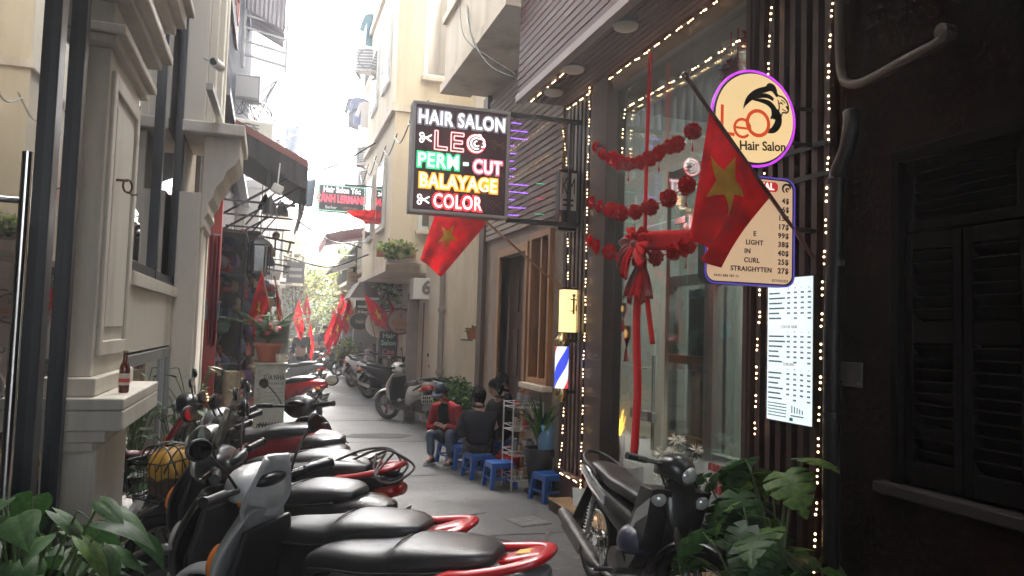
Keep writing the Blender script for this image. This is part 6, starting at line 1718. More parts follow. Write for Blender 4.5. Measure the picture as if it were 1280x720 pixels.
    MB().prism([(-.78, -.055, .64), (-.98, -.07, .34), (-.98, .07, .34), (-.78, .055, .64)], (.02, 0, .015)).build('rear_mudguard', BLK, t)
    MB().box((-.93, 0, .52), (.006, .19, .14), Matrix.Rotation(rad(-28), 3, 'Y')).build('number_plate', PLATE, t)
    # engine: crankcase, finned cylinder, chain case, exhaust
    mb = MB(); mb.ball((-.05, 0, .33), (.15, .11, .10), 14, 10); mb.cyl((-.02, -.15, .31), (-.02, .15, .31), .085, n=18); mb.cyl((.05, 0, .36), (.24, 0, .40), .055, n=12)
    for k in range(6): mb.lathe([(.072, -.004), (.072, .004)], (.09+k*.026, 0, .368+k*.005), 14, Matrix.Rotation(rad(78), 3, 'Y'))
    mb.build('engine', EXH, t, smooth=40)
    mb = MB(); shell(mb, ((-.02, .31, .03, .06), (-.3, .30, .03, .055), (-.62, .29, .03, .07), (-.68, .29, .02, .04)), 12, 3, 3); mb.v = [(a, b+.10, c) for a, b, c in mb.v]; mb.build('chain_case', EXD, t, smooth=True)
    mb = MB(); mb.tube(cr([(.22, -.04, .36), (.24, -.10, .26), (.05, -.14, .2), (-.25, -.15, .21), (-.40, -.155, .24), (-.92, -.165, .40)], 5), [.017]*16+[.03, .045, .05, .052, .052, .052, .052, .05, .048, .045], 12); mb.build('exhaust', EXH, t, smooth=40)
    MB().beam((-.42, -.212, .26), (-.78, -.218, .365), .006, .075).build('heat_shield', EXH, t)
    for sy in (-1, 1):
        mb = MB(); mb.cyl((-.58, sy*.11, .31), (-.48, sy*.12, .62), .022, n=10)
        for k in range(9): mb.torus((-.575+k*.008, sy*.11, .36+k*.025), .028, .005, 12, 5, Matrix.Rotation(rad(90), 3, 'X'))
        mb.build('shock_absorber', CHROME, t, smooth=40)
        MB().cyl((-.02, sy*.12, .25), (-.02, sy*.27, .25), .016, n=8).build('foot_peg', TYRE, t)
    MB().cyl((-.12, .10, .24), (-.08, .24, .02), .012, n=8).build('side_stand', GREYM, t)
    mb = MB(); mb.ball((.30, .02, .80), (.035, .05, .04), 8, 6); mb.tube(cr([(.32, .1, .98), (.42, .12, .9), (.45, .06, .8)], 4), .008, 5); mb.tube(cr([(.32, -.1, .98), (.43, -.1, .9), (.46, -.04, .78)], 4), .008, 5); mb.build('control_cables', CABLE, t)
    return t
mr_ = Vector((2.19, 4.82, 0)); mf_ = Vector((2.10, 3.66, 0)); md = mf_-mr_
mhd = math.atan2(md.y, md.x)
mbk = motorbike('dusty black and silver motorbike parked before the salon step', tuple(mr_+md.normalized()*.60), mhd+.06, -6, 32)
mbk.scale = (.94, .94, .94)
# helmet hanging by the motorbike's leg shield
hp = mr_+md.normalized()*.80
hm = thing('helmet', 'round navy helmet hung in front of the motorbike seat', 'helmet', (hp.x-.07, hp.y-.02, .47)); hm.scale = (.8, .8, .8)
HELM = paint('helmet_navy', (.018, .022, .05), .35)
def hel(u, v):
    a = 2*PI*u; b = v*PI*.62; return (.125*math.sin(b)*math.cos(a), .145*math.sin(b)*math.sin(a), .13*math.cos(b))
MB().grid(hel, 24, 12).build('shell', HELM, hm, smooth=True, solid=.01)
MB().torus((0, 0, -.045), .125, .008, 24, 5, Matrix.Rotation(rad(90), 3, 'X')).build('rim', BLK, hm, smooth=True)
MB().tube(cr([(-.06, .1, -.05), (-.04, .05, -.16), (.02, 0, -.18), (.04, -.06, -.15), (.05, -.11, -.05)], 5), .008, 5).build('chin_strap', CABLE, hm)
# ================================================================== blue plastic stools
STB = mat('blue_stool_plastic', (.015, .085, .34), .35, var=.12, scale=8)
def make_stool():
    t = thing('plastic_stool', 'x', 'stool', (0, 0, 0), 0, 'blue plastic stools')
    MB().prism(rrect(-.13, .13, -.13, .13, .03, 0, 4) and [(x, z, .245) for x, _, z in rrect(-.13, .13, -.13, .13, .03, 0, 4)], (0, 0, .022)).build('seat', STB, t, bevel=.006)
    for sx_ in (-1, 1):
        for sy in (-1, 1):
            MB().loft([[Vector((sx_*(.145+a*.012), sy*(.145+b*.012), 0)) for a, b in ((-2.6, -2.6), (1, -2.6), (1, 1), (-2.6, 1))], [Vector((sx_*(.122+a*.008), sy*(.122+b*.008), .246)) for a, b in ((-5, -5), (1, -5), (1, 1), (-5, 1))]]).build('leg', STB, t)
    for ang in range(4):
        R = Matrix.Rotation(ang*PI/2, 3, 'Z')
        pts = [(-.11, .128, .245), (-.11, .131, .19), (-.07, .131, .205), (0, .131, .21), (.07, .131, .205), (.11, .131, .19), (.11, .128, .245)]
        MB().prism([R @ Vector(p) for p in pts], R @ Vector((0, -.01, 0))).build('apron', STB, t)
        MB().beam(R @ Vector((-.128, .133, .10)), R @ Vector((.128, .133, .10)), .008, .022).build('stretcher', STB, t)
    return t
st0 = make_stool()
stools = [((564, 583), .3, 'blue plastic stool under the man in the red jacket'), ((577, 590), .1, 'blue plastic stool between the red-jacketed man and the dark-clad sitter'),
          ((597, 601), .15, 'blue plastic stool under the sitter with patterned trousers'), ((624, 613), .05, 'empty blue plastic stool beside the wire rack'),
          ((686, 630), .2, 'empty blue plastic stool at the salon step'), ((630, 584), .2, 'blue plastic stool under the men at the wall')]
SPOT = []
for i, ((px, py), rz, lab) in enumerate(stools):
    p = onz(px, py-5, 0); o = st0 if i == 0 else dup(st0)
    o.location = (p.x, p.y, 0); o.rotation_euler = (0, 0, rz); o['label'] = lab; SPOT.append(p)

# ================================================================== people
SKIN = mat('skin', (.42, .23, .16), .5, var=.08, scale=20)
HAIR = mat('black_hair', (.008, .007, .007), .75, var=.3, scale=60, bump=.8, bscale=120, spec=.05)
EYEW = mat('eye_white', (.6, .58, .55), .3); LIP = mat('lip', (.30, .10, .09), .5)
def skinned(verts, edges, radii, sub=2):
    me = bpy.data.meshes.new('b'); me.from_pydata([tuple(v) for v in verts], edges, []); o = bpy.data.objects.new('b', me); COL.objects.link(o)
    m = o.modifiers.new('skin', 'SKIN'); m.use_smooth_shade = True
    for i, r in enumerate(radii):
        me.skin_vertices[0].data[i].radius = (r, r) if not isinstance(r, tuple) else r
        me.skin_vertices[0].data[i].use_root = (i == 0)
    s_ = o.modifiers.new('sub', 'SUBSURF'); s_.levels = sub; s_.render_levels = sub
    dg = bpy.context.evaluated_depsgraph_get(); dg.update()
    out = bpy.data.meshes.new_from_object(o.evaluated_get(dg)); bpy.data.objects.remove(o)
    vs = [v.co.copy() for v in out.vertices]; fs = [tuple(p.vertices) for p in out.polygons]; bpy.data.meshes.remove(out)
    return vs, fs
def chain(spec):
    """spec: list of (name, parent, pos, radius)"""
    idx = {}; V = []; E = []; R = []
    for n_, p_, pos, r in spec:
        idx[n_] = len(V); V.append(Vector(pos)); R.append(r)
        if p_ is not None: E.append((idx[p_], idx[n_]))
    return V, E, R
def soften(v, f, it):
    bm = bmesh.new(); vs = [bm.verts.new(p) for p in v]
    for q in f:
        try: bm.faces.new([vs[i] for i in q])
        except ValueError: pass
    for _ in range(it): bmesh.ops.smooth_vert(bm, verts=bm.verts, factor=.5, use_axis_x=True, use_axis_y=True, use_axis_z=True)
    out = [tuple(q.co) for q in vs]; bm.free(); return out
def person(label, loc, rz, top, bottom, shoes, seat=.27, lean=.18, head_yaw=0.0, head_pitch=.25, hands=None, knees=None, cap=None, hair='short', sleeves=True, shirt=None, legs_out=.12):
    t = thing('person', label, 'person', loc, rz, None); t.scale = (.88, .88, .88)
    hz = seat+.09
    pel = Vector((0, 0, hz)); wai = pel+Vector((math.sin(lean)*.16, 0, .17)); che = wai+Vector((math.sin(lean*1.4)*.22, 0, .20)); nek = che+Vector((math.sin(lean*1.4)*.16, 0, .15))
    hd = nek+Vector((.05+math.sin(lean)*.12, 0, .085))
    hands = hands or {}; knees = knees or {}
    spec = [('pel', None, pel, .075), ('wai', 'pel', wai, .08), ('che', 'wai', che, .09), ('nb', 'che', nek-Vector((0, 0, .03)), .055), ('nk', 'nb', nek+Vector((.01, 0, .05)), .05), ('hd0', 'nk', hd-Vector((0, 0, .03)), .055)]
    top_s = [('pel', None, pel+Vector((0, 0, .0)), .205), ('wai', 'pel', wai, .19), ('che', 'wai', che, .170), ('nb', 'che', nek-Vector((0, 0, .0)), .10)]
    bot_s = [('pel', None, pel, .185), ('lo', 'pel', pel-Vector((.04, 0, .03)), .17)]
    wr = {}
    for s_, n_ in ((1, 'l'), (-1, 'r')):
        sh = che+Vector((.0, s_*.175, .025)); kn = Vector(knees.get(n_, (.40, s_*legs_out, seat+.16))); hp = pel+Vector((.04, s_*.09, -.01))
        an = Vector((kn.x-.06, kn.y, .10)); wrp = Vector(hands.get(n_, (.36, s_*.08, seat+.26)))
        mid = (sh+wrp)/2; d = (wrp-sh); need = max(0, .28**2-(d.length/2)**2)**.5
        el = mid+Vector((-.25, s_*.75, -.8)).normalized()*need
        wr[n_] = (wrp, el)
        spec += [('sh'+n_, 'che', sh, .05), ('el'+n_, 'sh'+n_, el, .042), ('wr'+n_, 'el'+n_, wrp, .027)]
        spec += [('hp'+n_, 'pel', hp, .06), ('kn'+n_, 'hp'+n_, kn, .058), ('cf'+n_, 'kn'+n_, kn.lerp(an, .35)+Vector((-.02, 0, 0)), .052), ('an'+n_, 'cf'+n_, an, .036), ('to'+n_, 'an'+n_, an+Vector((.12, 0, -.05)), .034)]
        top_s += [('sh'+n_, 'che', sh+Vector((0, s_*.01, .01)), .092), ('ua'+n_, 'sh'+n_, sh.lerp(el, .5), .070), ('el'+n_, 'ua'+n_, el, .060), ('fa'+n_, 'el'+n_, el.lerp(wrp, .55), .052), ('cu'+n_, 'fa'+n_, el.lerp(wrp, .93), .044)]
        bot_s += [('hp'+n_, 'pel', hp+Vector((.02, 0, 0)), .125), ('th'+n_, 'hp'+n_, hp.lerp(kn, .55), .092), ('kn'+n_, 'th'+n_, kn, .076), ('cf'+n_, 'kn'+n_, kn.lerp(an, .4)+Vector((-.015, 0, 0)), .070), ('an'+n_, 'cf'+n_, an+Vector((0, 0, .015)), .060)]
    vs, fs = skinned(*chain(spec)); body = MB(); body._add(vs, fs)
    # head with face, merged into the body mesh
    RH = Matrix.Rotation(head_yaw, 3, 'Z') @ Matrix.Rotation(head_pitch, 3, 'Y')
    hc = hd+Vector((0, 0, .055))
    def hp_(u, v, off=0.0):
        a = 2*PI*u; b = PI*v
        x, y, z = math.sin(b)*math.cos(a), math.sin(b)*math.sin(a), math.cos(b)
        rx, ry, rz_ = .098, .076, .118
        if z < 0: ry *= 1+.28*z; rx *= 1+.10*z if x > 0 else 1+.35*z
        px, py, pz = x*rx, y*ry, z*rz_
        if x > .5 and abs(y) < .25 and -.42 < z < .10: px += .022*(1-abs(y)/.25)*(1-abs(z+.25)/.36)       # nose
        if x > .4 and .25 < abs(y) < .62 and -.02 < z < .2: px -= .010                                     # eye sockets
        if x > .5 and z < -.55 and abs(y) < .4: px += .008                                                 # chin
        return Vector((px, py, pz))*(1+off)
    g = MB().grid(lambda u, v: hc+RH @ hp_(u, v), 40, 28); body._add(g.v, g.f)
    for s_ in (-1, 1): 
        e_ = MB().ball(hc+RH @ Vector((-.005, s_*.078, -.012)), (.018, .009, .030), 10, 8, RH); body._add(e_.v, e_.f)
    # hands: palm and five fingers, curled
    for n_, s_ in (('l', 1), ('r', -1)):
        wp, el = wr[n_]; d = (wp-el).normalized(); side = Vector((0, -s_, 0)); side = (side-d*side.dot(d)).normalized(); nn = d.cross(side)*s_
        pc = wp+d*.045
        q = MB().ball(pc, (.048, .038, .018), 12, 8, Matrix((d, side, d.cross(side))).transposed()); body._add(q.v, q.f)
        for k in range(4):
            o_ = pc+side*(.027-.018*k)+d*.036; L = (.066, .074, .070, .054)[k]
            f_ = MB().tube(cr([o_-d*.02, o_+d*L*.45, o_+d*L*.75-Vector((0, 0, L*.30)), o_+d*L*.62-Vector((0, 0, L*.62))], 3), .0088, 7); body._add(f_.v, f_.f)
        o_ = pc+side*.034-d*.015
        f_ = MB().tube(cr([o_-side*.01, o_+side*.022+d*.02, o_+side*.02+d*.05-Vector((0, 0, .012))], 3), .0098, 7); body._add(f_.v, f_.f)
    body.build('body', SKIN, t, smooth=True)
    for s_ in (-1, 1):
        MB().ball(hc+RH @ Vector((.083, s_*.032, .010)), (.010, .014, .007), 10, 6, RH).build('eye', EYEW, t, smooth=True)
        MB().ball(hc+RH @ Vector((.091, s_*.032, .010)), (.004, .006, .006), 8, 6, RH).build('iris', INK, t)
        MB().beam(hc+RH @ Vector((.092, s_*.016, .032)), hc+RH @ Vector((.082, s_*.052, .030)), .006, .007).build('eyebrow', HAIR, t)
    MB().ball(hc+RH @ Vector((.088, 0, -.062)), (.010, .024, .007), 10, 6, RH).build('mouth', LIP, t, smooth=True)
    # hair: shell over the crown and the back
    hr = MB()
    def hfn(u, v):
        a = 2*PI*u; front = max(0, math.cos(a)); low = .40 if hair == 'short' else .40
        vmax = (.62-.30*front**.6) if hair == 'short' else (.80-.46*front**.5)
        p = hp_(u, v*vmax, .0); n_ = mnoise.noise(p*60)*.010+mnoise.noise(p*150)*.006
        return hc+RH @ (p*(1.10 if hair == 'short' else 1.15)+Vector((-.004, 0, .004))+p.normalized()*n_)
    hr.grid(hfn, 72, 26); hr.build('hair', HAIR, t, smooth=40, solid=.008)
    tf = MB(); hq = random.Random(len(label))
    for i in range(260):
        u = hq.random(); front = max(0, math.cos(2*PI*u)); v = hq.random()*((.60-.28*front**.6) if hair == 'short' else (.80-.44*front**.5)); p = hp_(u, v)*1.12; q = hp_(u+hq.uniform(-.02, .02), v+.12)*1.12
        a = p; b_ = q+q.normalized()*hq.uniform(.002, .014); s2 = p.cross(q).normalized()*.005
        tf._add([hc+RH @ (a-s2), hc+RH @ (a+s2), hc+RH @ b_], [(0, 1, 2)])
    o_ = tf.build('hair_tufts', HAIR, t, fixn=False); o_['kind'] = 'stuff'
    for nm_, sp, m_ in (('top', top_s, top), ('trousers', bot_s, bottom)):
        vs, fs = skinned(*chain(sp)); mb = MB(); mb._add(vs, fs)
        mb.v = soften(mb.v, mb.f, 4)
        mb.v = [tuple(Vector(p)+Vector((mnoise.noise(Vector(p)*14), mnoise.noise(Vector(p)*14+Vector((5, 0, 0))), mnoise.noise(Vector(p)*11+Vector((0, 7, 0)))))*.012) for p in mb.v]
        mb.build({'top': 'jacket', 'trousers': 'trousers'}[nm_], m_, t, smooth=True)
    mb = MB(); mb.torus(nek+Vector((.015, 0, .025)), .060, .020, 20, 8, Matrix.Rotation(rad(90), 3, 'X') @ Matrix.Rotation(.25, 3, 'Z')); mb.build('collar', top, t, smooth=True)
    for n_, s_ in (('l', 1), ('r', -1)):
        kn = Vector(knees.get(n_, (.40, s_*legs_out, seat+.16))); an = Vector((kn.x-.06, kn.y, .10))
        mb = MB(); c = an
        mb.loft([[Vector((c.x+x, c.y+y*w_, z)) for x, y in ((-.075, -.03), (-.08, 0), (-.075, .03), (.0, .042), (.10, .046), (.17, .03), (.185, 0), (.17, -.03), (.10, -.046), (0, -.042))] for z, w_ in ((.004, 1.05), (.03, 1.08))]); mb.build('shoe_sole', mat('shoe_sole_white', (.5, .5, .48), .6), t, smooth=50)
        mb = MB()
        mb.loft([[Vector((c.x+x*k, c.y+y*w_, z-max(0, x)*(z-.03)*4.2)) for x, y in ((-.073, -.028), (-.078, 0), (-.073, .028), (.0, .04), (.10, .044), (.165, .028), (.18, 0), (.165, -.028), (.10, -.044), (0, -.04))] for z, w_, k in ((.031, 1.0, 1.0), (.06, .97, .98), (.095, .8, .80), (.12, .75, .62))]); mb.build('shoe', shoes, t, smooth=60)
    if shirt:
        vs, fs = skinned(*chain([('a', None, wai+Vector((.08, 0, -.05)), .10), ('b', 'a', che+Vector((.085, 0, 0)), .10), ('c', 'b', nek+Vector((.03, 0, .0)), .075)])); mb = MB(); mb._add(vs, fs); mb.build('shirt', shirt, t, smooth=True)
    if cap:
        mb = MB(); mb.grid(lambda u, v: hc+RH @ (hp_(u, v*.44)*1.17+Vector((0, 0, .006))), 32, 10); mb.build('cap', cap, t, smooth=True, solid=.006)
        mb = MB(); mb.grid(lambda u, v: hc+RH @ Vector((.085+.085*v*math.cos((u-.5)*1.8), (.085+.01*v)*math.sin((u-.5)*2.4), .040-.02*v-.04*(2*u-1)**2*v)), 14, 5); mb.build('cap_peak', cap, t, smooth=True, solid=.006)
    return t
JKR = mat('red_jacket_cloth', (.27, .010, .018), .8, spec=.2, var=.25, scale=9, bump=.3, bscale=25)
JNS = mat('blue_jeans', (.065, .095, .15), .8, var=.25, scale=10, bump=.3, bscale=60)
NVT = mat('navy_top', (.010, .011, .019), .9, spec=.1, var=.25, scale=9, bump=.3, bscale=25); PAT = mat('patterned_cloth', (.055, .045, .042), .8, var=.9, scale=28)
BKT = mat('black_top', (.008, .0075, .008), .85, spec=.1, var=.25, scale=9, bump=.3, bscale=25); BKP = mat('dark_trousers', (.022, .02, .02), .8, var=.25)
SNK = mat('black_sneaker', (.02, .02, .022), .6, var=.2)
CAPM = mat('navy_cap', (.022, .030, .055), .75, var=.15, scale=20)
a0 = math.atan2(-.85, -.75)      # facing up the alley to the camera, a little to the left
p1 = person('person in red jacket, jeans and navy cap sitting on a stool looking at hands', (SPOT[0].x, SPOT[0].y, 0), a0, JKR, JNS, SNK, .27, .42, .0, .45, hands={'l': (.33, .035, .56), 'r': (.35, -.04, .54)}, knees={'l': (.40, .17, .47), 'r': (.38, -.15, .46)}, cap=CAPM, shirt=BKT)
ph = thing('phone', 'small phone held by the person in the red jacket', 'phone', (SPOT[0].x, SPOT[0].y, 0), a0); ph.scale = (.88, .88, .88)
MB().box((.45, -.0, .545), (.13, .065, .009), Matrix.Rotation(-.4, 3, 'Y')).build('case', INK, ph, bevel=.003)
MB().box((.451, 0, .5505), (.12, .058, .001), Matrix.Rotation(-.4, 3, 'Y')).build('screen', mat('phone_screen', (.25, .27, .3), .15), ph)
p2 = person('person with short black hair in navy top and patterned trousers, back turned, on a stool', (SPOT[2].x, SPOT[2].y, 0), rad(80), NVT, PAT, SNK, .27, .16, .35, .25, hair='long')
p3 = person('person in black sitting behind the sitter with patterned trousers', (SPOT[2].x+.48, SPOT[2].y+.62, 0), rad(205), BKT, BKP, SNK, .34, .14, -.3, .25, hair='long')
p4 = person('person in black jacket and pale shirt sitting with back to the beige wall', (SPOT[5].x+.10, SPOT[5].y+.12, 0), rad(168), BKT, BKP, SNK, .40, .10, .25, .2, shirt=mat('pale_shirt', (.5, .48, .45), .8))
for i, (q, nm_) in enumerate(((p3, 0),)):
    s_ = dup(st0, (q.location.x, q.location.y, 0), .4, 'blue plastic stool under the person in black behind'); s_.scale = (1, 1, 1.25)
st_ = [o for o in bpy.data.objects if o.get('label', '').startswith('blue plastic stool under the men')][0]
st_.location = (p4.location.x, p4.location.y, 0); st_.scale = (1, 1, 1.48); st_['label'] = 'blue plastic stool under the person in black jacket at the wall'

# standing people far away
def walker(label, loc, rz, top, bottom, h=1.68, bag=None):
    t = thing('person', label, 'person', loc, rz); k = h/1.68
    S = [('pel', None, (0, 0, .92), .13), ('wai', 'pel', (0, 0, 1.08), .115), ('che', 'wai', (0, 0, 1.28), .135), ('nb', 'che', (0, 0, 1.42), .06), ('nk', 'nb', (.01, 0, 1.49), .05), ('h0', 'nk', (.02, 0, 1.56), .085), ('h1', 'h0', (.02, 0, 1.63), .088)]
    for s_, n_ in ((1, 'l'), (-1, 'r')):
        S += [('sh'+n_, 'che', (0, s_*.17, 1.36), .06), ('el'+n_, 'sh'+n_, (-.02, s_*.22, 1.10), .045), ('wr'+n_, 'el'+n_, (.06, s_*.22, .88), .03), ('ha'+n_, 'wr'+n_, (.08, s_*.22, .80), .035),
              ('hp'+n_, 'pel', (0, s_*.09, .86), .09), ('kn'+n_, 'hp'+n_, (.02+.06*s_, s_*.10, .48), .062), ('an'+n_, 'kn'+n_, (-.02+.02*s_, s_*.10, .08), .04), ('to'+n_, 'an'+n_, (.10+.02*s_, s_*.11, .04), .035)]
    vs, fs = skinned(*chain([(a, b, Vector(c)*k, d*k) for a, b, c, d in S]), 1); mb = MB(); mb._add(vs, fs); mb.build('body', SKIN, t, smooth=True)
    T = [('wai', None, (0, 0, .98), .15), ('che', 'wai', (0, 0, 1.28), .155), ('nb', 'che', (0, 0, 1.42), .075)]
    B = [('pel', None, (0, 0, .95), .148)]
    for s_, n_ in ((1, 'l'), (-1, 'r')):
        T += [('sh'+n_, 'che', (0, s_*.18, 1.36), .075), ('el'+n_, 'sh'+n_, (-.02, s_*.225, 1.10), .06), ('wr'+n_, 'el'+n_, (.05, s_*.22, .91), .045)]
        B += [('hp'+n_, 'pel', (0, s_*.09, .84), .105), ('kn'+n_, 'hp'+n_, (.02+.06*s_, s_*.10, .48), .08), ('an'+n_, 'kn'+n_, (-.02+.02*s_, s_*.10, .11), .06)]
    for nm_, sp, m_ in (('jacket', T, top), ('trousers', B, bottom)):
        vs, fs = skinned(*chain([(a, b, Vector(c)*k, d*k) for a, b, c, d in sp]), 1); mb = MB(); mb._add(vs, fs); mb.build(nm_, m_, t, smooth=True)
    mb = MB(); mb.grid(lambda u, v: (.01*k+.105*math.sin(v*1.9)*math.cos(u*6.283)*k, .098*math.sin(v*1.9)*math.sin(u*6.283)*k, (1.615+.115*math.cos(v*1.9))*k), 20, 8); mb.build('hair', HAIR, t, smooth=True)
    return t
w1 = onz(404, 462, 0); walker('dark-clad person standing in the middle of the far alley', (w1.x, w1.y, 0), -1.2, BKT, BKP)
w2 = onz(395, 460, 0); walker('person in grey jacket standing beside the far scooters', (w2.x, w2.y, 0), -1.8, mat('grey_jacket', (.12, .12, .13), .8, var=.2), BKP, 1.6)
w3 = onz(374, 482, 0); walker('person in black puffed jacket by the left scooters', (w3.x, w3.y, 0), 1.2, BKT, BKP, 1.62)

# ================================================================== wire rack, water bottles, red bucket, tray
p = onz(655, 612, 0)
rk = thing('wire_rack', 'white wire rack of cups and jars beside the stools', 'rack', (p.x, p.y+.1, 0), rad(4))
WIRE = mat('white_wire', (.55, .55, .55), .35, metal=.5)
for x, y in ((-.17, -.14), (.17, -.14), (-.17, .14), (.17, .14)): MB().cyl((x, y, 0), (x, y, .92), .008, n=6).build('upright', WIRE, rk)
for z in (.10, .36, .62, .86):
    mb = MB()
    for dz in (0, .05): 
        for a, b in (((-.17, -.14), (.17, -.14)), ((.17, -.14), (.17, .14)), ((.17, .14), (-.17, .14)), ((-.17, .14), (-.17, -.14))): mb.cyl((*a, z+dz), (*b, z+dz), .005, n=5)
    for i in range(1, 10): x = -.17+.034*i; mb.cyl((x, -.14, z), (x, .14, z), .003, n=4)
    n_ = 10
    mb.tube([(-.17+.34*i/n_, -.143, z+(.05 if i % 2 else 0)) for i in range(n_+1)], .003, 4)
    mb.build('shelf', WIRE, rk)
CL = glassmat('clear_plastic', (.75, .82, .88), .5, base=.1)
JARS = [mat('jar_%d' % i, c, .35, var=.2, scale=14) for i, c in enumerate(((.35, .30, .24), (.42, .05, .04), (.20, .22, .24), (.45, .40, .34), (.30, .2, .1)))]
jr = random.Random(4)
lab_j = ('cream', 'red', 'grey', 'ivory', 'brown')
for z, cnt in ((.105, 4), (.365, 5), (.625, 5), (.865, 4)):
    for i in range(cnt):
        x = -.13+.26*(i+.5)/cnt; y = jr.uniform(-.07, .07); k = jr.randrange(5); r_ = jr.uniform(.026, .036); h_ = jr.uniform(.08, .17)
        q = rk.matrix_basis @ Vector((x, y, z))
        t = thing('jar', '%s lidded jar on the %s shelf of the wire rack' % (lab_j[k], {.105: 'bottom', .365: 'lower middle', .625: 'upper middle', .865: 'top'}[z]), 'jar', q, 0, '%s jars on the wire rack, shelf %d' % (lab_j[k], int(z*10)))
        MB().lathe([(r_*.9, 0), (r_, .01), (r_, h_*.8), (r_*.8, h_*.86)], n=12).build('body', JARS[k], t, smooth=40)
        MB().lathe([(r_*.85, h_*.861), (r_*.85, h_), (r_*.6, h_+.003)], n=12).build('lid', GOODS[jr.randrange(8)], t, smooth=40)
for i, (px, py) in enumerate(((684, 535), (694, 540))):
    q = ony(px, py, 7.5)
    t = thing('water_bottle', ['clear blue water bottle standing behind the blade-leaved plant', 'second clear blue water bottle close to the barber pole'][i], 'bottle', (q.x, 7.5, .32))
    MB().lathe([(.09, 0), (.1, .02), (.1, .3), (.085, .36), (.035, .42), (.03, .46)], n=18).build('body', mat('blue_water_plastic', (.10, .25, .42), .12, coat=.5), t, smooth=40)
    MB().lathe([(.033, .461), (.033, .49)], n=12).build('cap', STB, t)
q = onz(638, 596, 0)
rb2 = thing('red_basket', 'red plastic basket on the ground between stools and rack', 'basket', (q.x, q.y+.1, 0))
mb = MB(); mb.lathe([(.11, .004), (.14, .2), (.15, .2), (.15, .225), (.135, .225), (.105, .02)], n=20); mb.build('tub', mat('red_plastic', (.5, .03, .03), .4), rb2, smooth=40)
MB().tube(cr([(-.14, 0, .21), (-.08, 0, .30), (0, 0, .33), (.08, 0, .30), (.14, 0, .21)], 5), .008, 6).build('handle', _M['red_plastic'], rb2)
# ================================================================== plants
LF1 = leafmat('leaf_deep_green', (.036, .095, .030), .5); LF2 = leafmat('leaf_bright_green', (.085, .17, .04), .5); LF3 = leafmat('leaf_dark_green', (.020, .055, .022), .48)
LF4 = leafmat('leaf_yellow_green', (.30, .31, .13), .6, .5); LFY = leafmat('leaf_yellowing', (.45, .30, .06), .5); STEM = mat('green_stem', (.09, .14, .05), .6, var=.2); BARK = mat('bark', (.14, .10, .07), .9, var=.35, scale=7, bump=.6)
pr_ = random.Random(21)
def heart_leaf(L, W, droop, split=0):
    """leaf blade along +x from the stalk end, heart shaped, folded at the midrib; optional monstera cuts"""
    mb = MB(); n_ = 28 if split else 14
    def halfw(u):
        return W*(math.sin(PI*min(1, u*1.02+.02)**.62))**.8*(1-.25*u)
    for sgn in (-1, 1):
        rows = []
        for i in range(n_+1):
            u = i/n_; hw = halfw(u)
            if split and i % 6 == 5 and 2 < i < n_-3: hw *= .45
            back = -.16*L*(1-u)**6
            row = []
            for j in range(4):
                v = j/3
                row.append(Vector((u*L+back*v*1.3+.10*L*v*v*(1-u)*.0, sgn*hw*v, -droop*L*u*u+.16*hw*v-.22*hw*v*v+.01*L*math.sin(u*9)*v)))
            rows.append(row)
        for i in range(n_):
            for j in range(3):
                mb._add([rows[i][j], rows[i+1][j], rows[i+1][j+1], rows[i][j+1]], [(0, 1, 2, 3)] if sgn > 0 else [(3, 2, 1, 0)])
    return mb
_leafcache = {}
def leaf_obj(kind, m, parent, p, az, pitch, s_, roll=0):
    key = (kind, m.name)
    if key not in _leafcache:
        mb = heart_leaf(*{'philo': (1, .34, .35, 0), 'philo2': (1, .42, .55, 0), 'monst': (1, .58, .35, 1), 'monst2': (1, .54, .6, 1), 'lance': (1, .13, .35, 0), 'small': (1, .27, .3, 0)}[kind])
        me = mb.mesh('leaf'); me.shade_smooth(); me.materials.append(m); _leafcache[key] = me
    o = bpy.data.objects.new('leaf', _leafcache[key]); COL.objects.link(o); o.parent = parent
    o.location = p; o.scale = (s_, s_, s_); o.rotation_euler = (roll, -pitch, az)
    return o
def leafy(label, loc, n_, H, R, kinds, mats, smin, smax, name='leafy_plant', cat='plant', az0=0, az1=2*PI, hmin=.3, rnd=None, pitch=(-.5, .3)):
    rnd = rnd or pr_; t = thing(name, label, cat, loc)
    st = MB()
    for i in range(n_):
        az = az0+(az1-az0)*rnd.random(); h_ = H*(hmin+(1-hmin)*rnd.random()); r_ = R*rnd.uniform(.15, 1)
        e = Vector((r_*math.cos(az), r_*math.sin(az), h_))
        b = Vector((rnd.uniform(-.04, .04), rnd.uniform(-.04, .04), 0))
        st.tube(cr([b, b.lerp(e, .5)+Vector((0, 0, h_*.18)), e], 5), [.008]*5+[.005]*6, 6)
        leaf_obj(rnd.choice(kinds), rnd.choice(mats), t, e, az+rnd.uniform(-.5, .5), rnd.uniform(*pitch), rnd.uniform(smin, smax), rnd.uniform(-.4, .4))
    st.build('stems', STEM, t, smooth=True)
    return t
# bottom left philodendron in a yellow pot
YP = mat('yellow_glaze', (.55, .30, .04), .35, var=.1)
pz = Vector((-.74, 3.02, .03))
pot('yellow glazed flower pot under the large-leaved plant', (pz.x, pz.y, .03), .16, .30, YP)
leafy('large-leaved green philodendron in front of the glass door', (pz.x, pz.y, .29), 86, .78, .34, ('philo', 'philo2', 'small'), (LF1, LF1, LF3, LF2, LF1, LF3), .10, .20, 'philodendron', hmin=.2, pitch=(-.7, .1))
pot('dark flower pot close to the dark door frame', (-.78, 3.55, .03), .13, .26, mat('dark_pot', (.05, .05, .05), .5), 'flower_pot')
leafy('second philodendron spilling beside the glass door', (-.78, 3.55, .26), 22, .56, .24, ('philo', 'small'), (LF1, LF3), .14, .26, 'philodendron', hmin=.2, pitch=(-.7, .1))
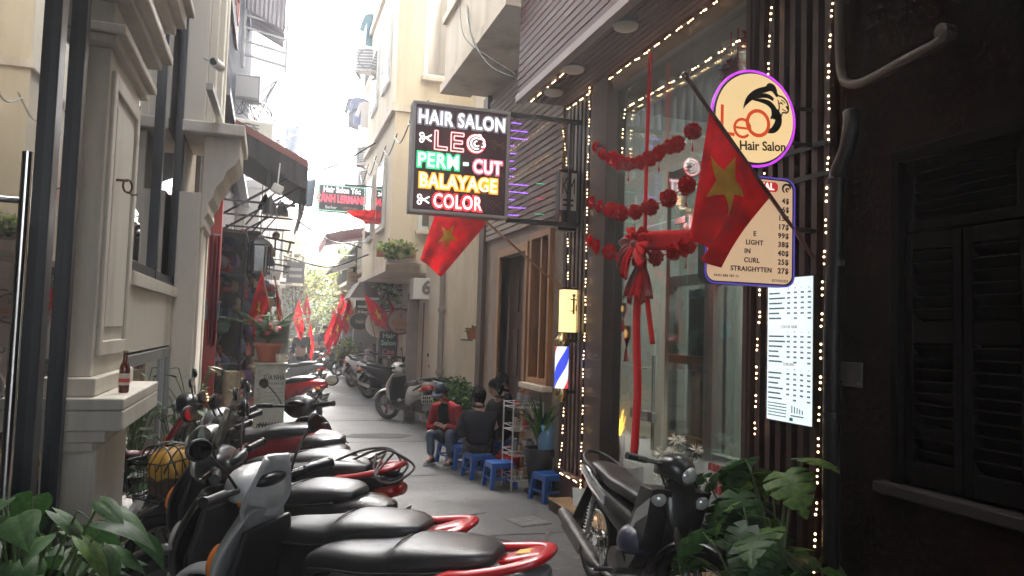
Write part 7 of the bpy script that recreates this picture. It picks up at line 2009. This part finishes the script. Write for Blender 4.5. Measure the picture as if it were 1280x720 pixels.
# zz-like plants by the hatch
for k, (px, py, Y, lab) in enumerate(((222, 590, 7.0, 'dark leafy shrub in front of the aluminium hatch'), (238, 560, 8.4, 'narrow-leaved plant at the foot of the scroll pilaster'), (180, 600, 6.1, 'small leafy plant mirrored in the hatch pane'))):
    x = LX+.26
    pot('dark pot of the %s' % ('hatch shrub', 'pilaster plant', 'small mirrored plant')[k], (x, Y, .037), .13, .25, _M['dark_pot'])
    leafy(lab, (x, Y, .26), 34, (.72, .95, .45)[k], (.30, .36, .2)[k], ('small', 'lance'), (LF3, LF1), .09, .17, 'shrub', hmin=.25, pitch=(-.5, .6))
# plant on the notice cabinet
zp = thing('potted_plant', 'arching plant with paired leaves in the terracotta pot', 'plant', (pt_.location.x, pt_.location.y, pt_.location.z+.22))
st = MB()
for az, L, li in ((2.9, .75, .5), (3.4, .5, .9), (.2, .75, .6), (.5, .5, .95), (1.5, .5, .9), (4.6, .6, .7)):
    pts = cr([(0, 0, 0), (.12*math.cos(az), .12*math.sin(az), L*.5*li), (L*.62*math.cos(az), L*.62*math.sin(az), L*.85*li)], 9); st.tube(pts, .008, 6)
    for i in range(4, len(pts)):
        for s_ in (-1, 1): leaf_obj('small', (LF1, LF2, LF3)[i % 3], zp, pts[i], az+s_*1.0, .25, .14)
st.build('stems', STEM, zp, smooth=True)
for k in range(7):
    MB().ball((pr_.uniform(-.12, .12), pr_.uniform(-.1, .05), pr_.uniform(.08, .3)), (.035, .035, .03), 10, 6).build('blossom', mat('pink_blossom', (.6, .14, .16), .7), zp, smooth=True)
# blade-leaved plant in a black pot by the wire rack
p = onz(676, 618, 0)
bp_ = pot('tall black flower pot beside the wire rack', (p.x+.02, p.y+.1, 0), .17, .46, mat('black_pot', (.02, .02, .02), .45, var=.2))
bl_ = thing('blade_plant', 'spiky plant with long blade leaves in the tall black pot', 'plant', (p.x+.02, p.y+.1, .42))
for i in range(46):
    az = pr_.uniform(0, 2*PI); L = pr_.uniform(.38, .68); out = pr_.uniform(.08, .42); w_ = pr_.uniform(.013, .022)
    d = Vector((math.cos(az), math.sin(az), 0)); s_ = Vector((-d.y, d.x, 0))
    pts = cr([(0, 0, 0), d*out*.4+Vector((0, 0, L*.62)), d*out+Vector((0, 0, L*(.98 if out < .3 else .80)))], 6)
    MB().grid(lambda u, v: pts[round(u*(len(pts)-1))]+s_*((v-.5)*2*w_*(1-u**2.2)*(.6+.8*min(1, u*3)))+Vector((0, 0, -.006*(1-(2*v-1)**2))), len(pts)-1, 2).build('leaf', (LF1, LF2, LF3)[i % 3], bl_, smooth=True, fixn=False)
# monsteras at the right front
for k, (loc, n_, H, R, lab, ms) in enumerate((((2.60, 3.42, .0), 18, .96, .30, 'tall monstera with split leaves beside the slatted screen', (LF1, LF2, LF2)), ((2.34, 3.28, .0), 15, .62, .30, 'low monstera with dusty split leaves at the motorbike front wheel', (LF3, LF1)), ((2.62, 3.78, .0), 12, .85, .24, 'monstera with pale leaf beside the salon glass', (LF1, LF3)))):
    pot(('terracotta pot of the tall monstera', 'terracotta pot of the low monstera', 'terracotta pot of the monstera by the glass')[k], loc, .16, .26)
    t = leafy(lab, (loc[0], loc[1], .22), n_, H-.05, R, ('monst', 'monst2'), ms, .17, .27, 'monstera', hmin=.25, pitch=(-.8, .15))
leaf_obj('lance', LFY, t, Vector((-.1, -.25, .25)), -2.2, -.5, .22)
# white flowers behind the motorbike (inside, by the glass)
q = onx(848, 566, RX-.16)
fl = thing('flower_vase', 'white chrysanthemums in a dark vase behind the motorbike', 'flowers', (q.x, q.y, .117))
MB().lathe([(.09, 0), (.12, .15), (.10, .35), (.07, .42), (.09, .46)], n=18).build('vase', _M['dark_vase'], fl, smooth=True)
WFL = mat('white_petal', (.60, .57, .48), .7, var=.15)
for i in range(16):
    c = Vector((pr_.uniform(-.12, .12), pr_.uniform(-.16, .16), pr_.uniform(.56, .84))); mb = MB()
    for j in range(26):
        d = Vector((pr_.gauss(0, 1), pr_.gauss(0, 1), pr_.gauss(.3, 1))).normalized(); s_ = d.orthogonal().normalized()*.008
        mb._add([c, c+d*.03+s_, c+d*.058, c+d*.03-s_], [(0, 1, 2, 3)])
    mb.build('flower_head', WFL, fl, fixn=False)
    MB().cyl((0, 0, .4), c, .004, n=5).build('flower_stem', STEM, fl)
# bushes behind the seated people and along the right-hand houses
def bush(label, loc, rx, ry, rz, n_, ms, leaf=.07, name='bush', trunk=True, seed=1):
    rnd = random.Random(seed); t = thing(name, label, 'bush', loc)
    for mi, m in enumerate(ms):
        mb = MB()
        for i in range(n_//len(ms)):
            d = Vector((rnd.gauss(0, 1), rnd.gauss(0, 1), rnd.gauss(0, 1))).normalized()
            k = rnd.uniform(.35, 1)**.5; cl = 1+.35*mnoise.noise(d*2.4+Vector((seed, 0, 0)))
            c = Vector((d.x*rx*k*cl, d.y*ry*k*cl, rz+d.z*rz*k*cl))
            a = Vector((rnd.gauss(0, 1), rnd.gauss(0, 1), rnd.gauss(0, .6))).normalized(); b = a.orthogonal().normalized(); b.rotate(Matrix.Rotation(rnd.uniform(0, 6), 3, a)); s_ = leaf*rnd.uniform(.6, 1.3)
            mb._add([c, c+a*s_*.5+b*s_*.28, c+a*s_, c+a*s_*.5-b*s_*.28], [(0, 1, 2, 3)])
        o = mb.build('foliage', m, t, fixn=False); o['kind'] = 'stuff'
    mb = MB()
    for i in range(7):
        a = rnd.uniform(0, 6.28); mb.tube(cr([(0, 0, 0), (rx*.3*math.cos(a), ry*.3*math.sin(a), rz*.7), (rx*.7*math.cos(a), ry*.7*math.sin(a), rz*1.4)], 4), .012, 5)
    mb.build('branches', BARK, t)
    return t
g0 = onz(600, 540, 0)
bush('round green bush behind the person in the red jacket', (2.85, 11.5, .05), .34, .45, .40, 1200, (LF1, LF2, LF3), .09, seed=3)
bush('low green bush behind the white scooter', (2.9, 12.2, .05), .4, .5, .42, 1100, (LF1, LF3), .09, seed=4)
hp_p = ony(590, 424, 11.9)
hb = thing('hanging_basket', 'small clay pot of greenery fixed high on the cream wall', 'plant', hp_p)
MB().lathe([(.07, 0), (.11, .16), (.12, .18)], n=14).build('pot', TERR, hb, smooth=40)
for i in range(16): leaf_obj('small', LF2, hb, Vector((pr_.uniform(-.06, .06), pr_.uniform(-.06, .06), .17)), pr_.uniform(0, 6.28), pr_.uniform(-.2, .9), pr_.uniform(.1, .2))
MB().bb(-.04, .04, .1, .6, -.03, -.005).build('bracket', BLACKM, hb)
for k, (px, py, Y, rx, rz, n_, lab) in enumerate(((497, 312, 13.3, .30, .16, 500, 'trailing plant in the box on the yellow bay ledge'), (466, 330, 20.5, .5, .45, 800, 'leafy plants on the balcony over the round signs'), (432, 440, 26, .4, .5, 600, 'green bush at the far shop front'), (478, 366, 18.0, .45, .35, 600, 'creeper hanging above the pale round sign'), (440, 305, 24, .6, .5, 700, 'pale leafy plants over the far awning'))):
    q = ony(px, py, Y); bush(lab, (q.x, Y, q.z-rz), rx, rx, rz, n_, (LF2, LF4), .11, seed=30+k, name='balcony_plant')
# window box on the yellow bay ledge
q = ony(497, 312, 13.45); MB()
wb = thing('window_box', 'clay window box on the ledge of the yellow bay', 'flower box', (q.x, 13.6, 2.93)); MB().bb(-.35, .35, -.09, .09, 0, .14).build('trough', TERR, wb, bevel=.01); MB().bb(-.33, .33, -.07, .07, .141, .15).build('soil', _M['soil'], wb)
# ------------------------------------------------------------------ alley trees
def tree(label, loc, H, R, n_, ms, leaf=.13, seed=1, trunk_r=.11, ctr=None):
    rnd = random.Random(seed); t = thing('alley_tree', label, 'tree', loc)
    ctr = Vector(ctr or (0, 0, H*.72)); mb = MB()
    tr = [Vector((0, 0, 0)), Vector((.08, -.05, H*.25)), ctr*.62+Vector((-.05, .05, 0)), ctr]
    mb.tube(cr(tr, 6), [trunk_r*(1-.6*i/18) for i in range(19)], 9); mb.build('trunk', BARK, t, smooth=True)
    tips = []; lm = MB()
    for i in range(13):
        a = rnd.uniform(0, 6.28); b = tr[2].lerp(ctr, rnd.random()); e = ctr+Vector((R*rnd.uniform(.5, 1)*math.cos(a), R*rnd.uniform(.5, 1)*math.sin(a), rnd.uniform(-.7, .9)*R))
        lm.tube(cr([b, b.lerp(e, .5)+Vector((0, 0, .15*R)), e], 5), [trunk_r*.35*(1-.75*k/10) for k in range(11)], 6); tips.append(e); tips.append(b.lerp(e, .6)+Vector((0, 0, .12*R)))
    lm.build('limbs', BARK, t, smooth=True)
    cr_ = bpy.data.objects.new('crown', None); COL.objects.link(cr_); cr_.parent = t
    for mi, m in enumerate(ms):
        mb = MB()
        for i in range(n_//len(ms)):
            c0_ = rnd.choice(tips); c = c0_+Vector((rnd.gauss(0, .28*R), rnd.gauss(0, .28*R), rnd.gauss(0, .22*R)))
            a = Vector((rnd.gauss(0, 1), rnd.gauss(0, 1), rnd.gauss(-.3, .7))).normalized(); b = a.orthogonal().normalized(); b.rotate(Matrix.Rotation(rnd.uniform(0, 6), 3, a)); s_ = leaf*rnd.uniform(.6, 1.3)
            mb._add([c, c+a*s_*.5+b*s_*.3, c+a*s_, c+a*s_*.5-b*s_*.3], [(0, 1, 2, 3)])
        o = mb.build('leaves', m, cr_, fixn=False); o['kind'] = 'stuff'
    return t
q = ony(383, 350, 28.0)
tree('pale yellow-green tree leaning over the alley from the left', (q.x-.9, 28.0, 0), 4.2, 1.25, 2700, (LF4, LF4, LF2, LF4), .12, 5, .1, ctr=(.9, 0, q.z))
q = ony(392, 395, 33.0)
tree('smaller green tree behind the yellow-green one', (q.x-.5, 33.0, 0), 3.2, 1.2, 1500, (LF2, LF4), .15, 9, .09, ctr=(.6, 0, q.z))
# ================================================================== thin volume added to imitate lens glare down the alley
hz = MB().bb(-61, 61, -41, 161, -1.3, 14.5).build('glare_veil', None, None)
hm_ = bpy.data.materials.new('glare_volume'); hm_.use_nodes = True
_n = hm_.node_tree.nodes; _n.remove(_n['Principled BSDF'])
_v = _n.new('ShaderNodeVolumePrincipled'); _v.inputs['Color'].default_value = (.93, .95, 1, 1); _v.inputs['Density'].default_value = .0043
_v.inputs['Anisotropy'].default_value = .68
hm_.node_tree.links.new(_v.outputs[0], _n['Material Output'].inputs['Volume'])
hz.data.materials.clear(); hz.data.materials.append(hm_)
hz['kind'] = 'stuff'
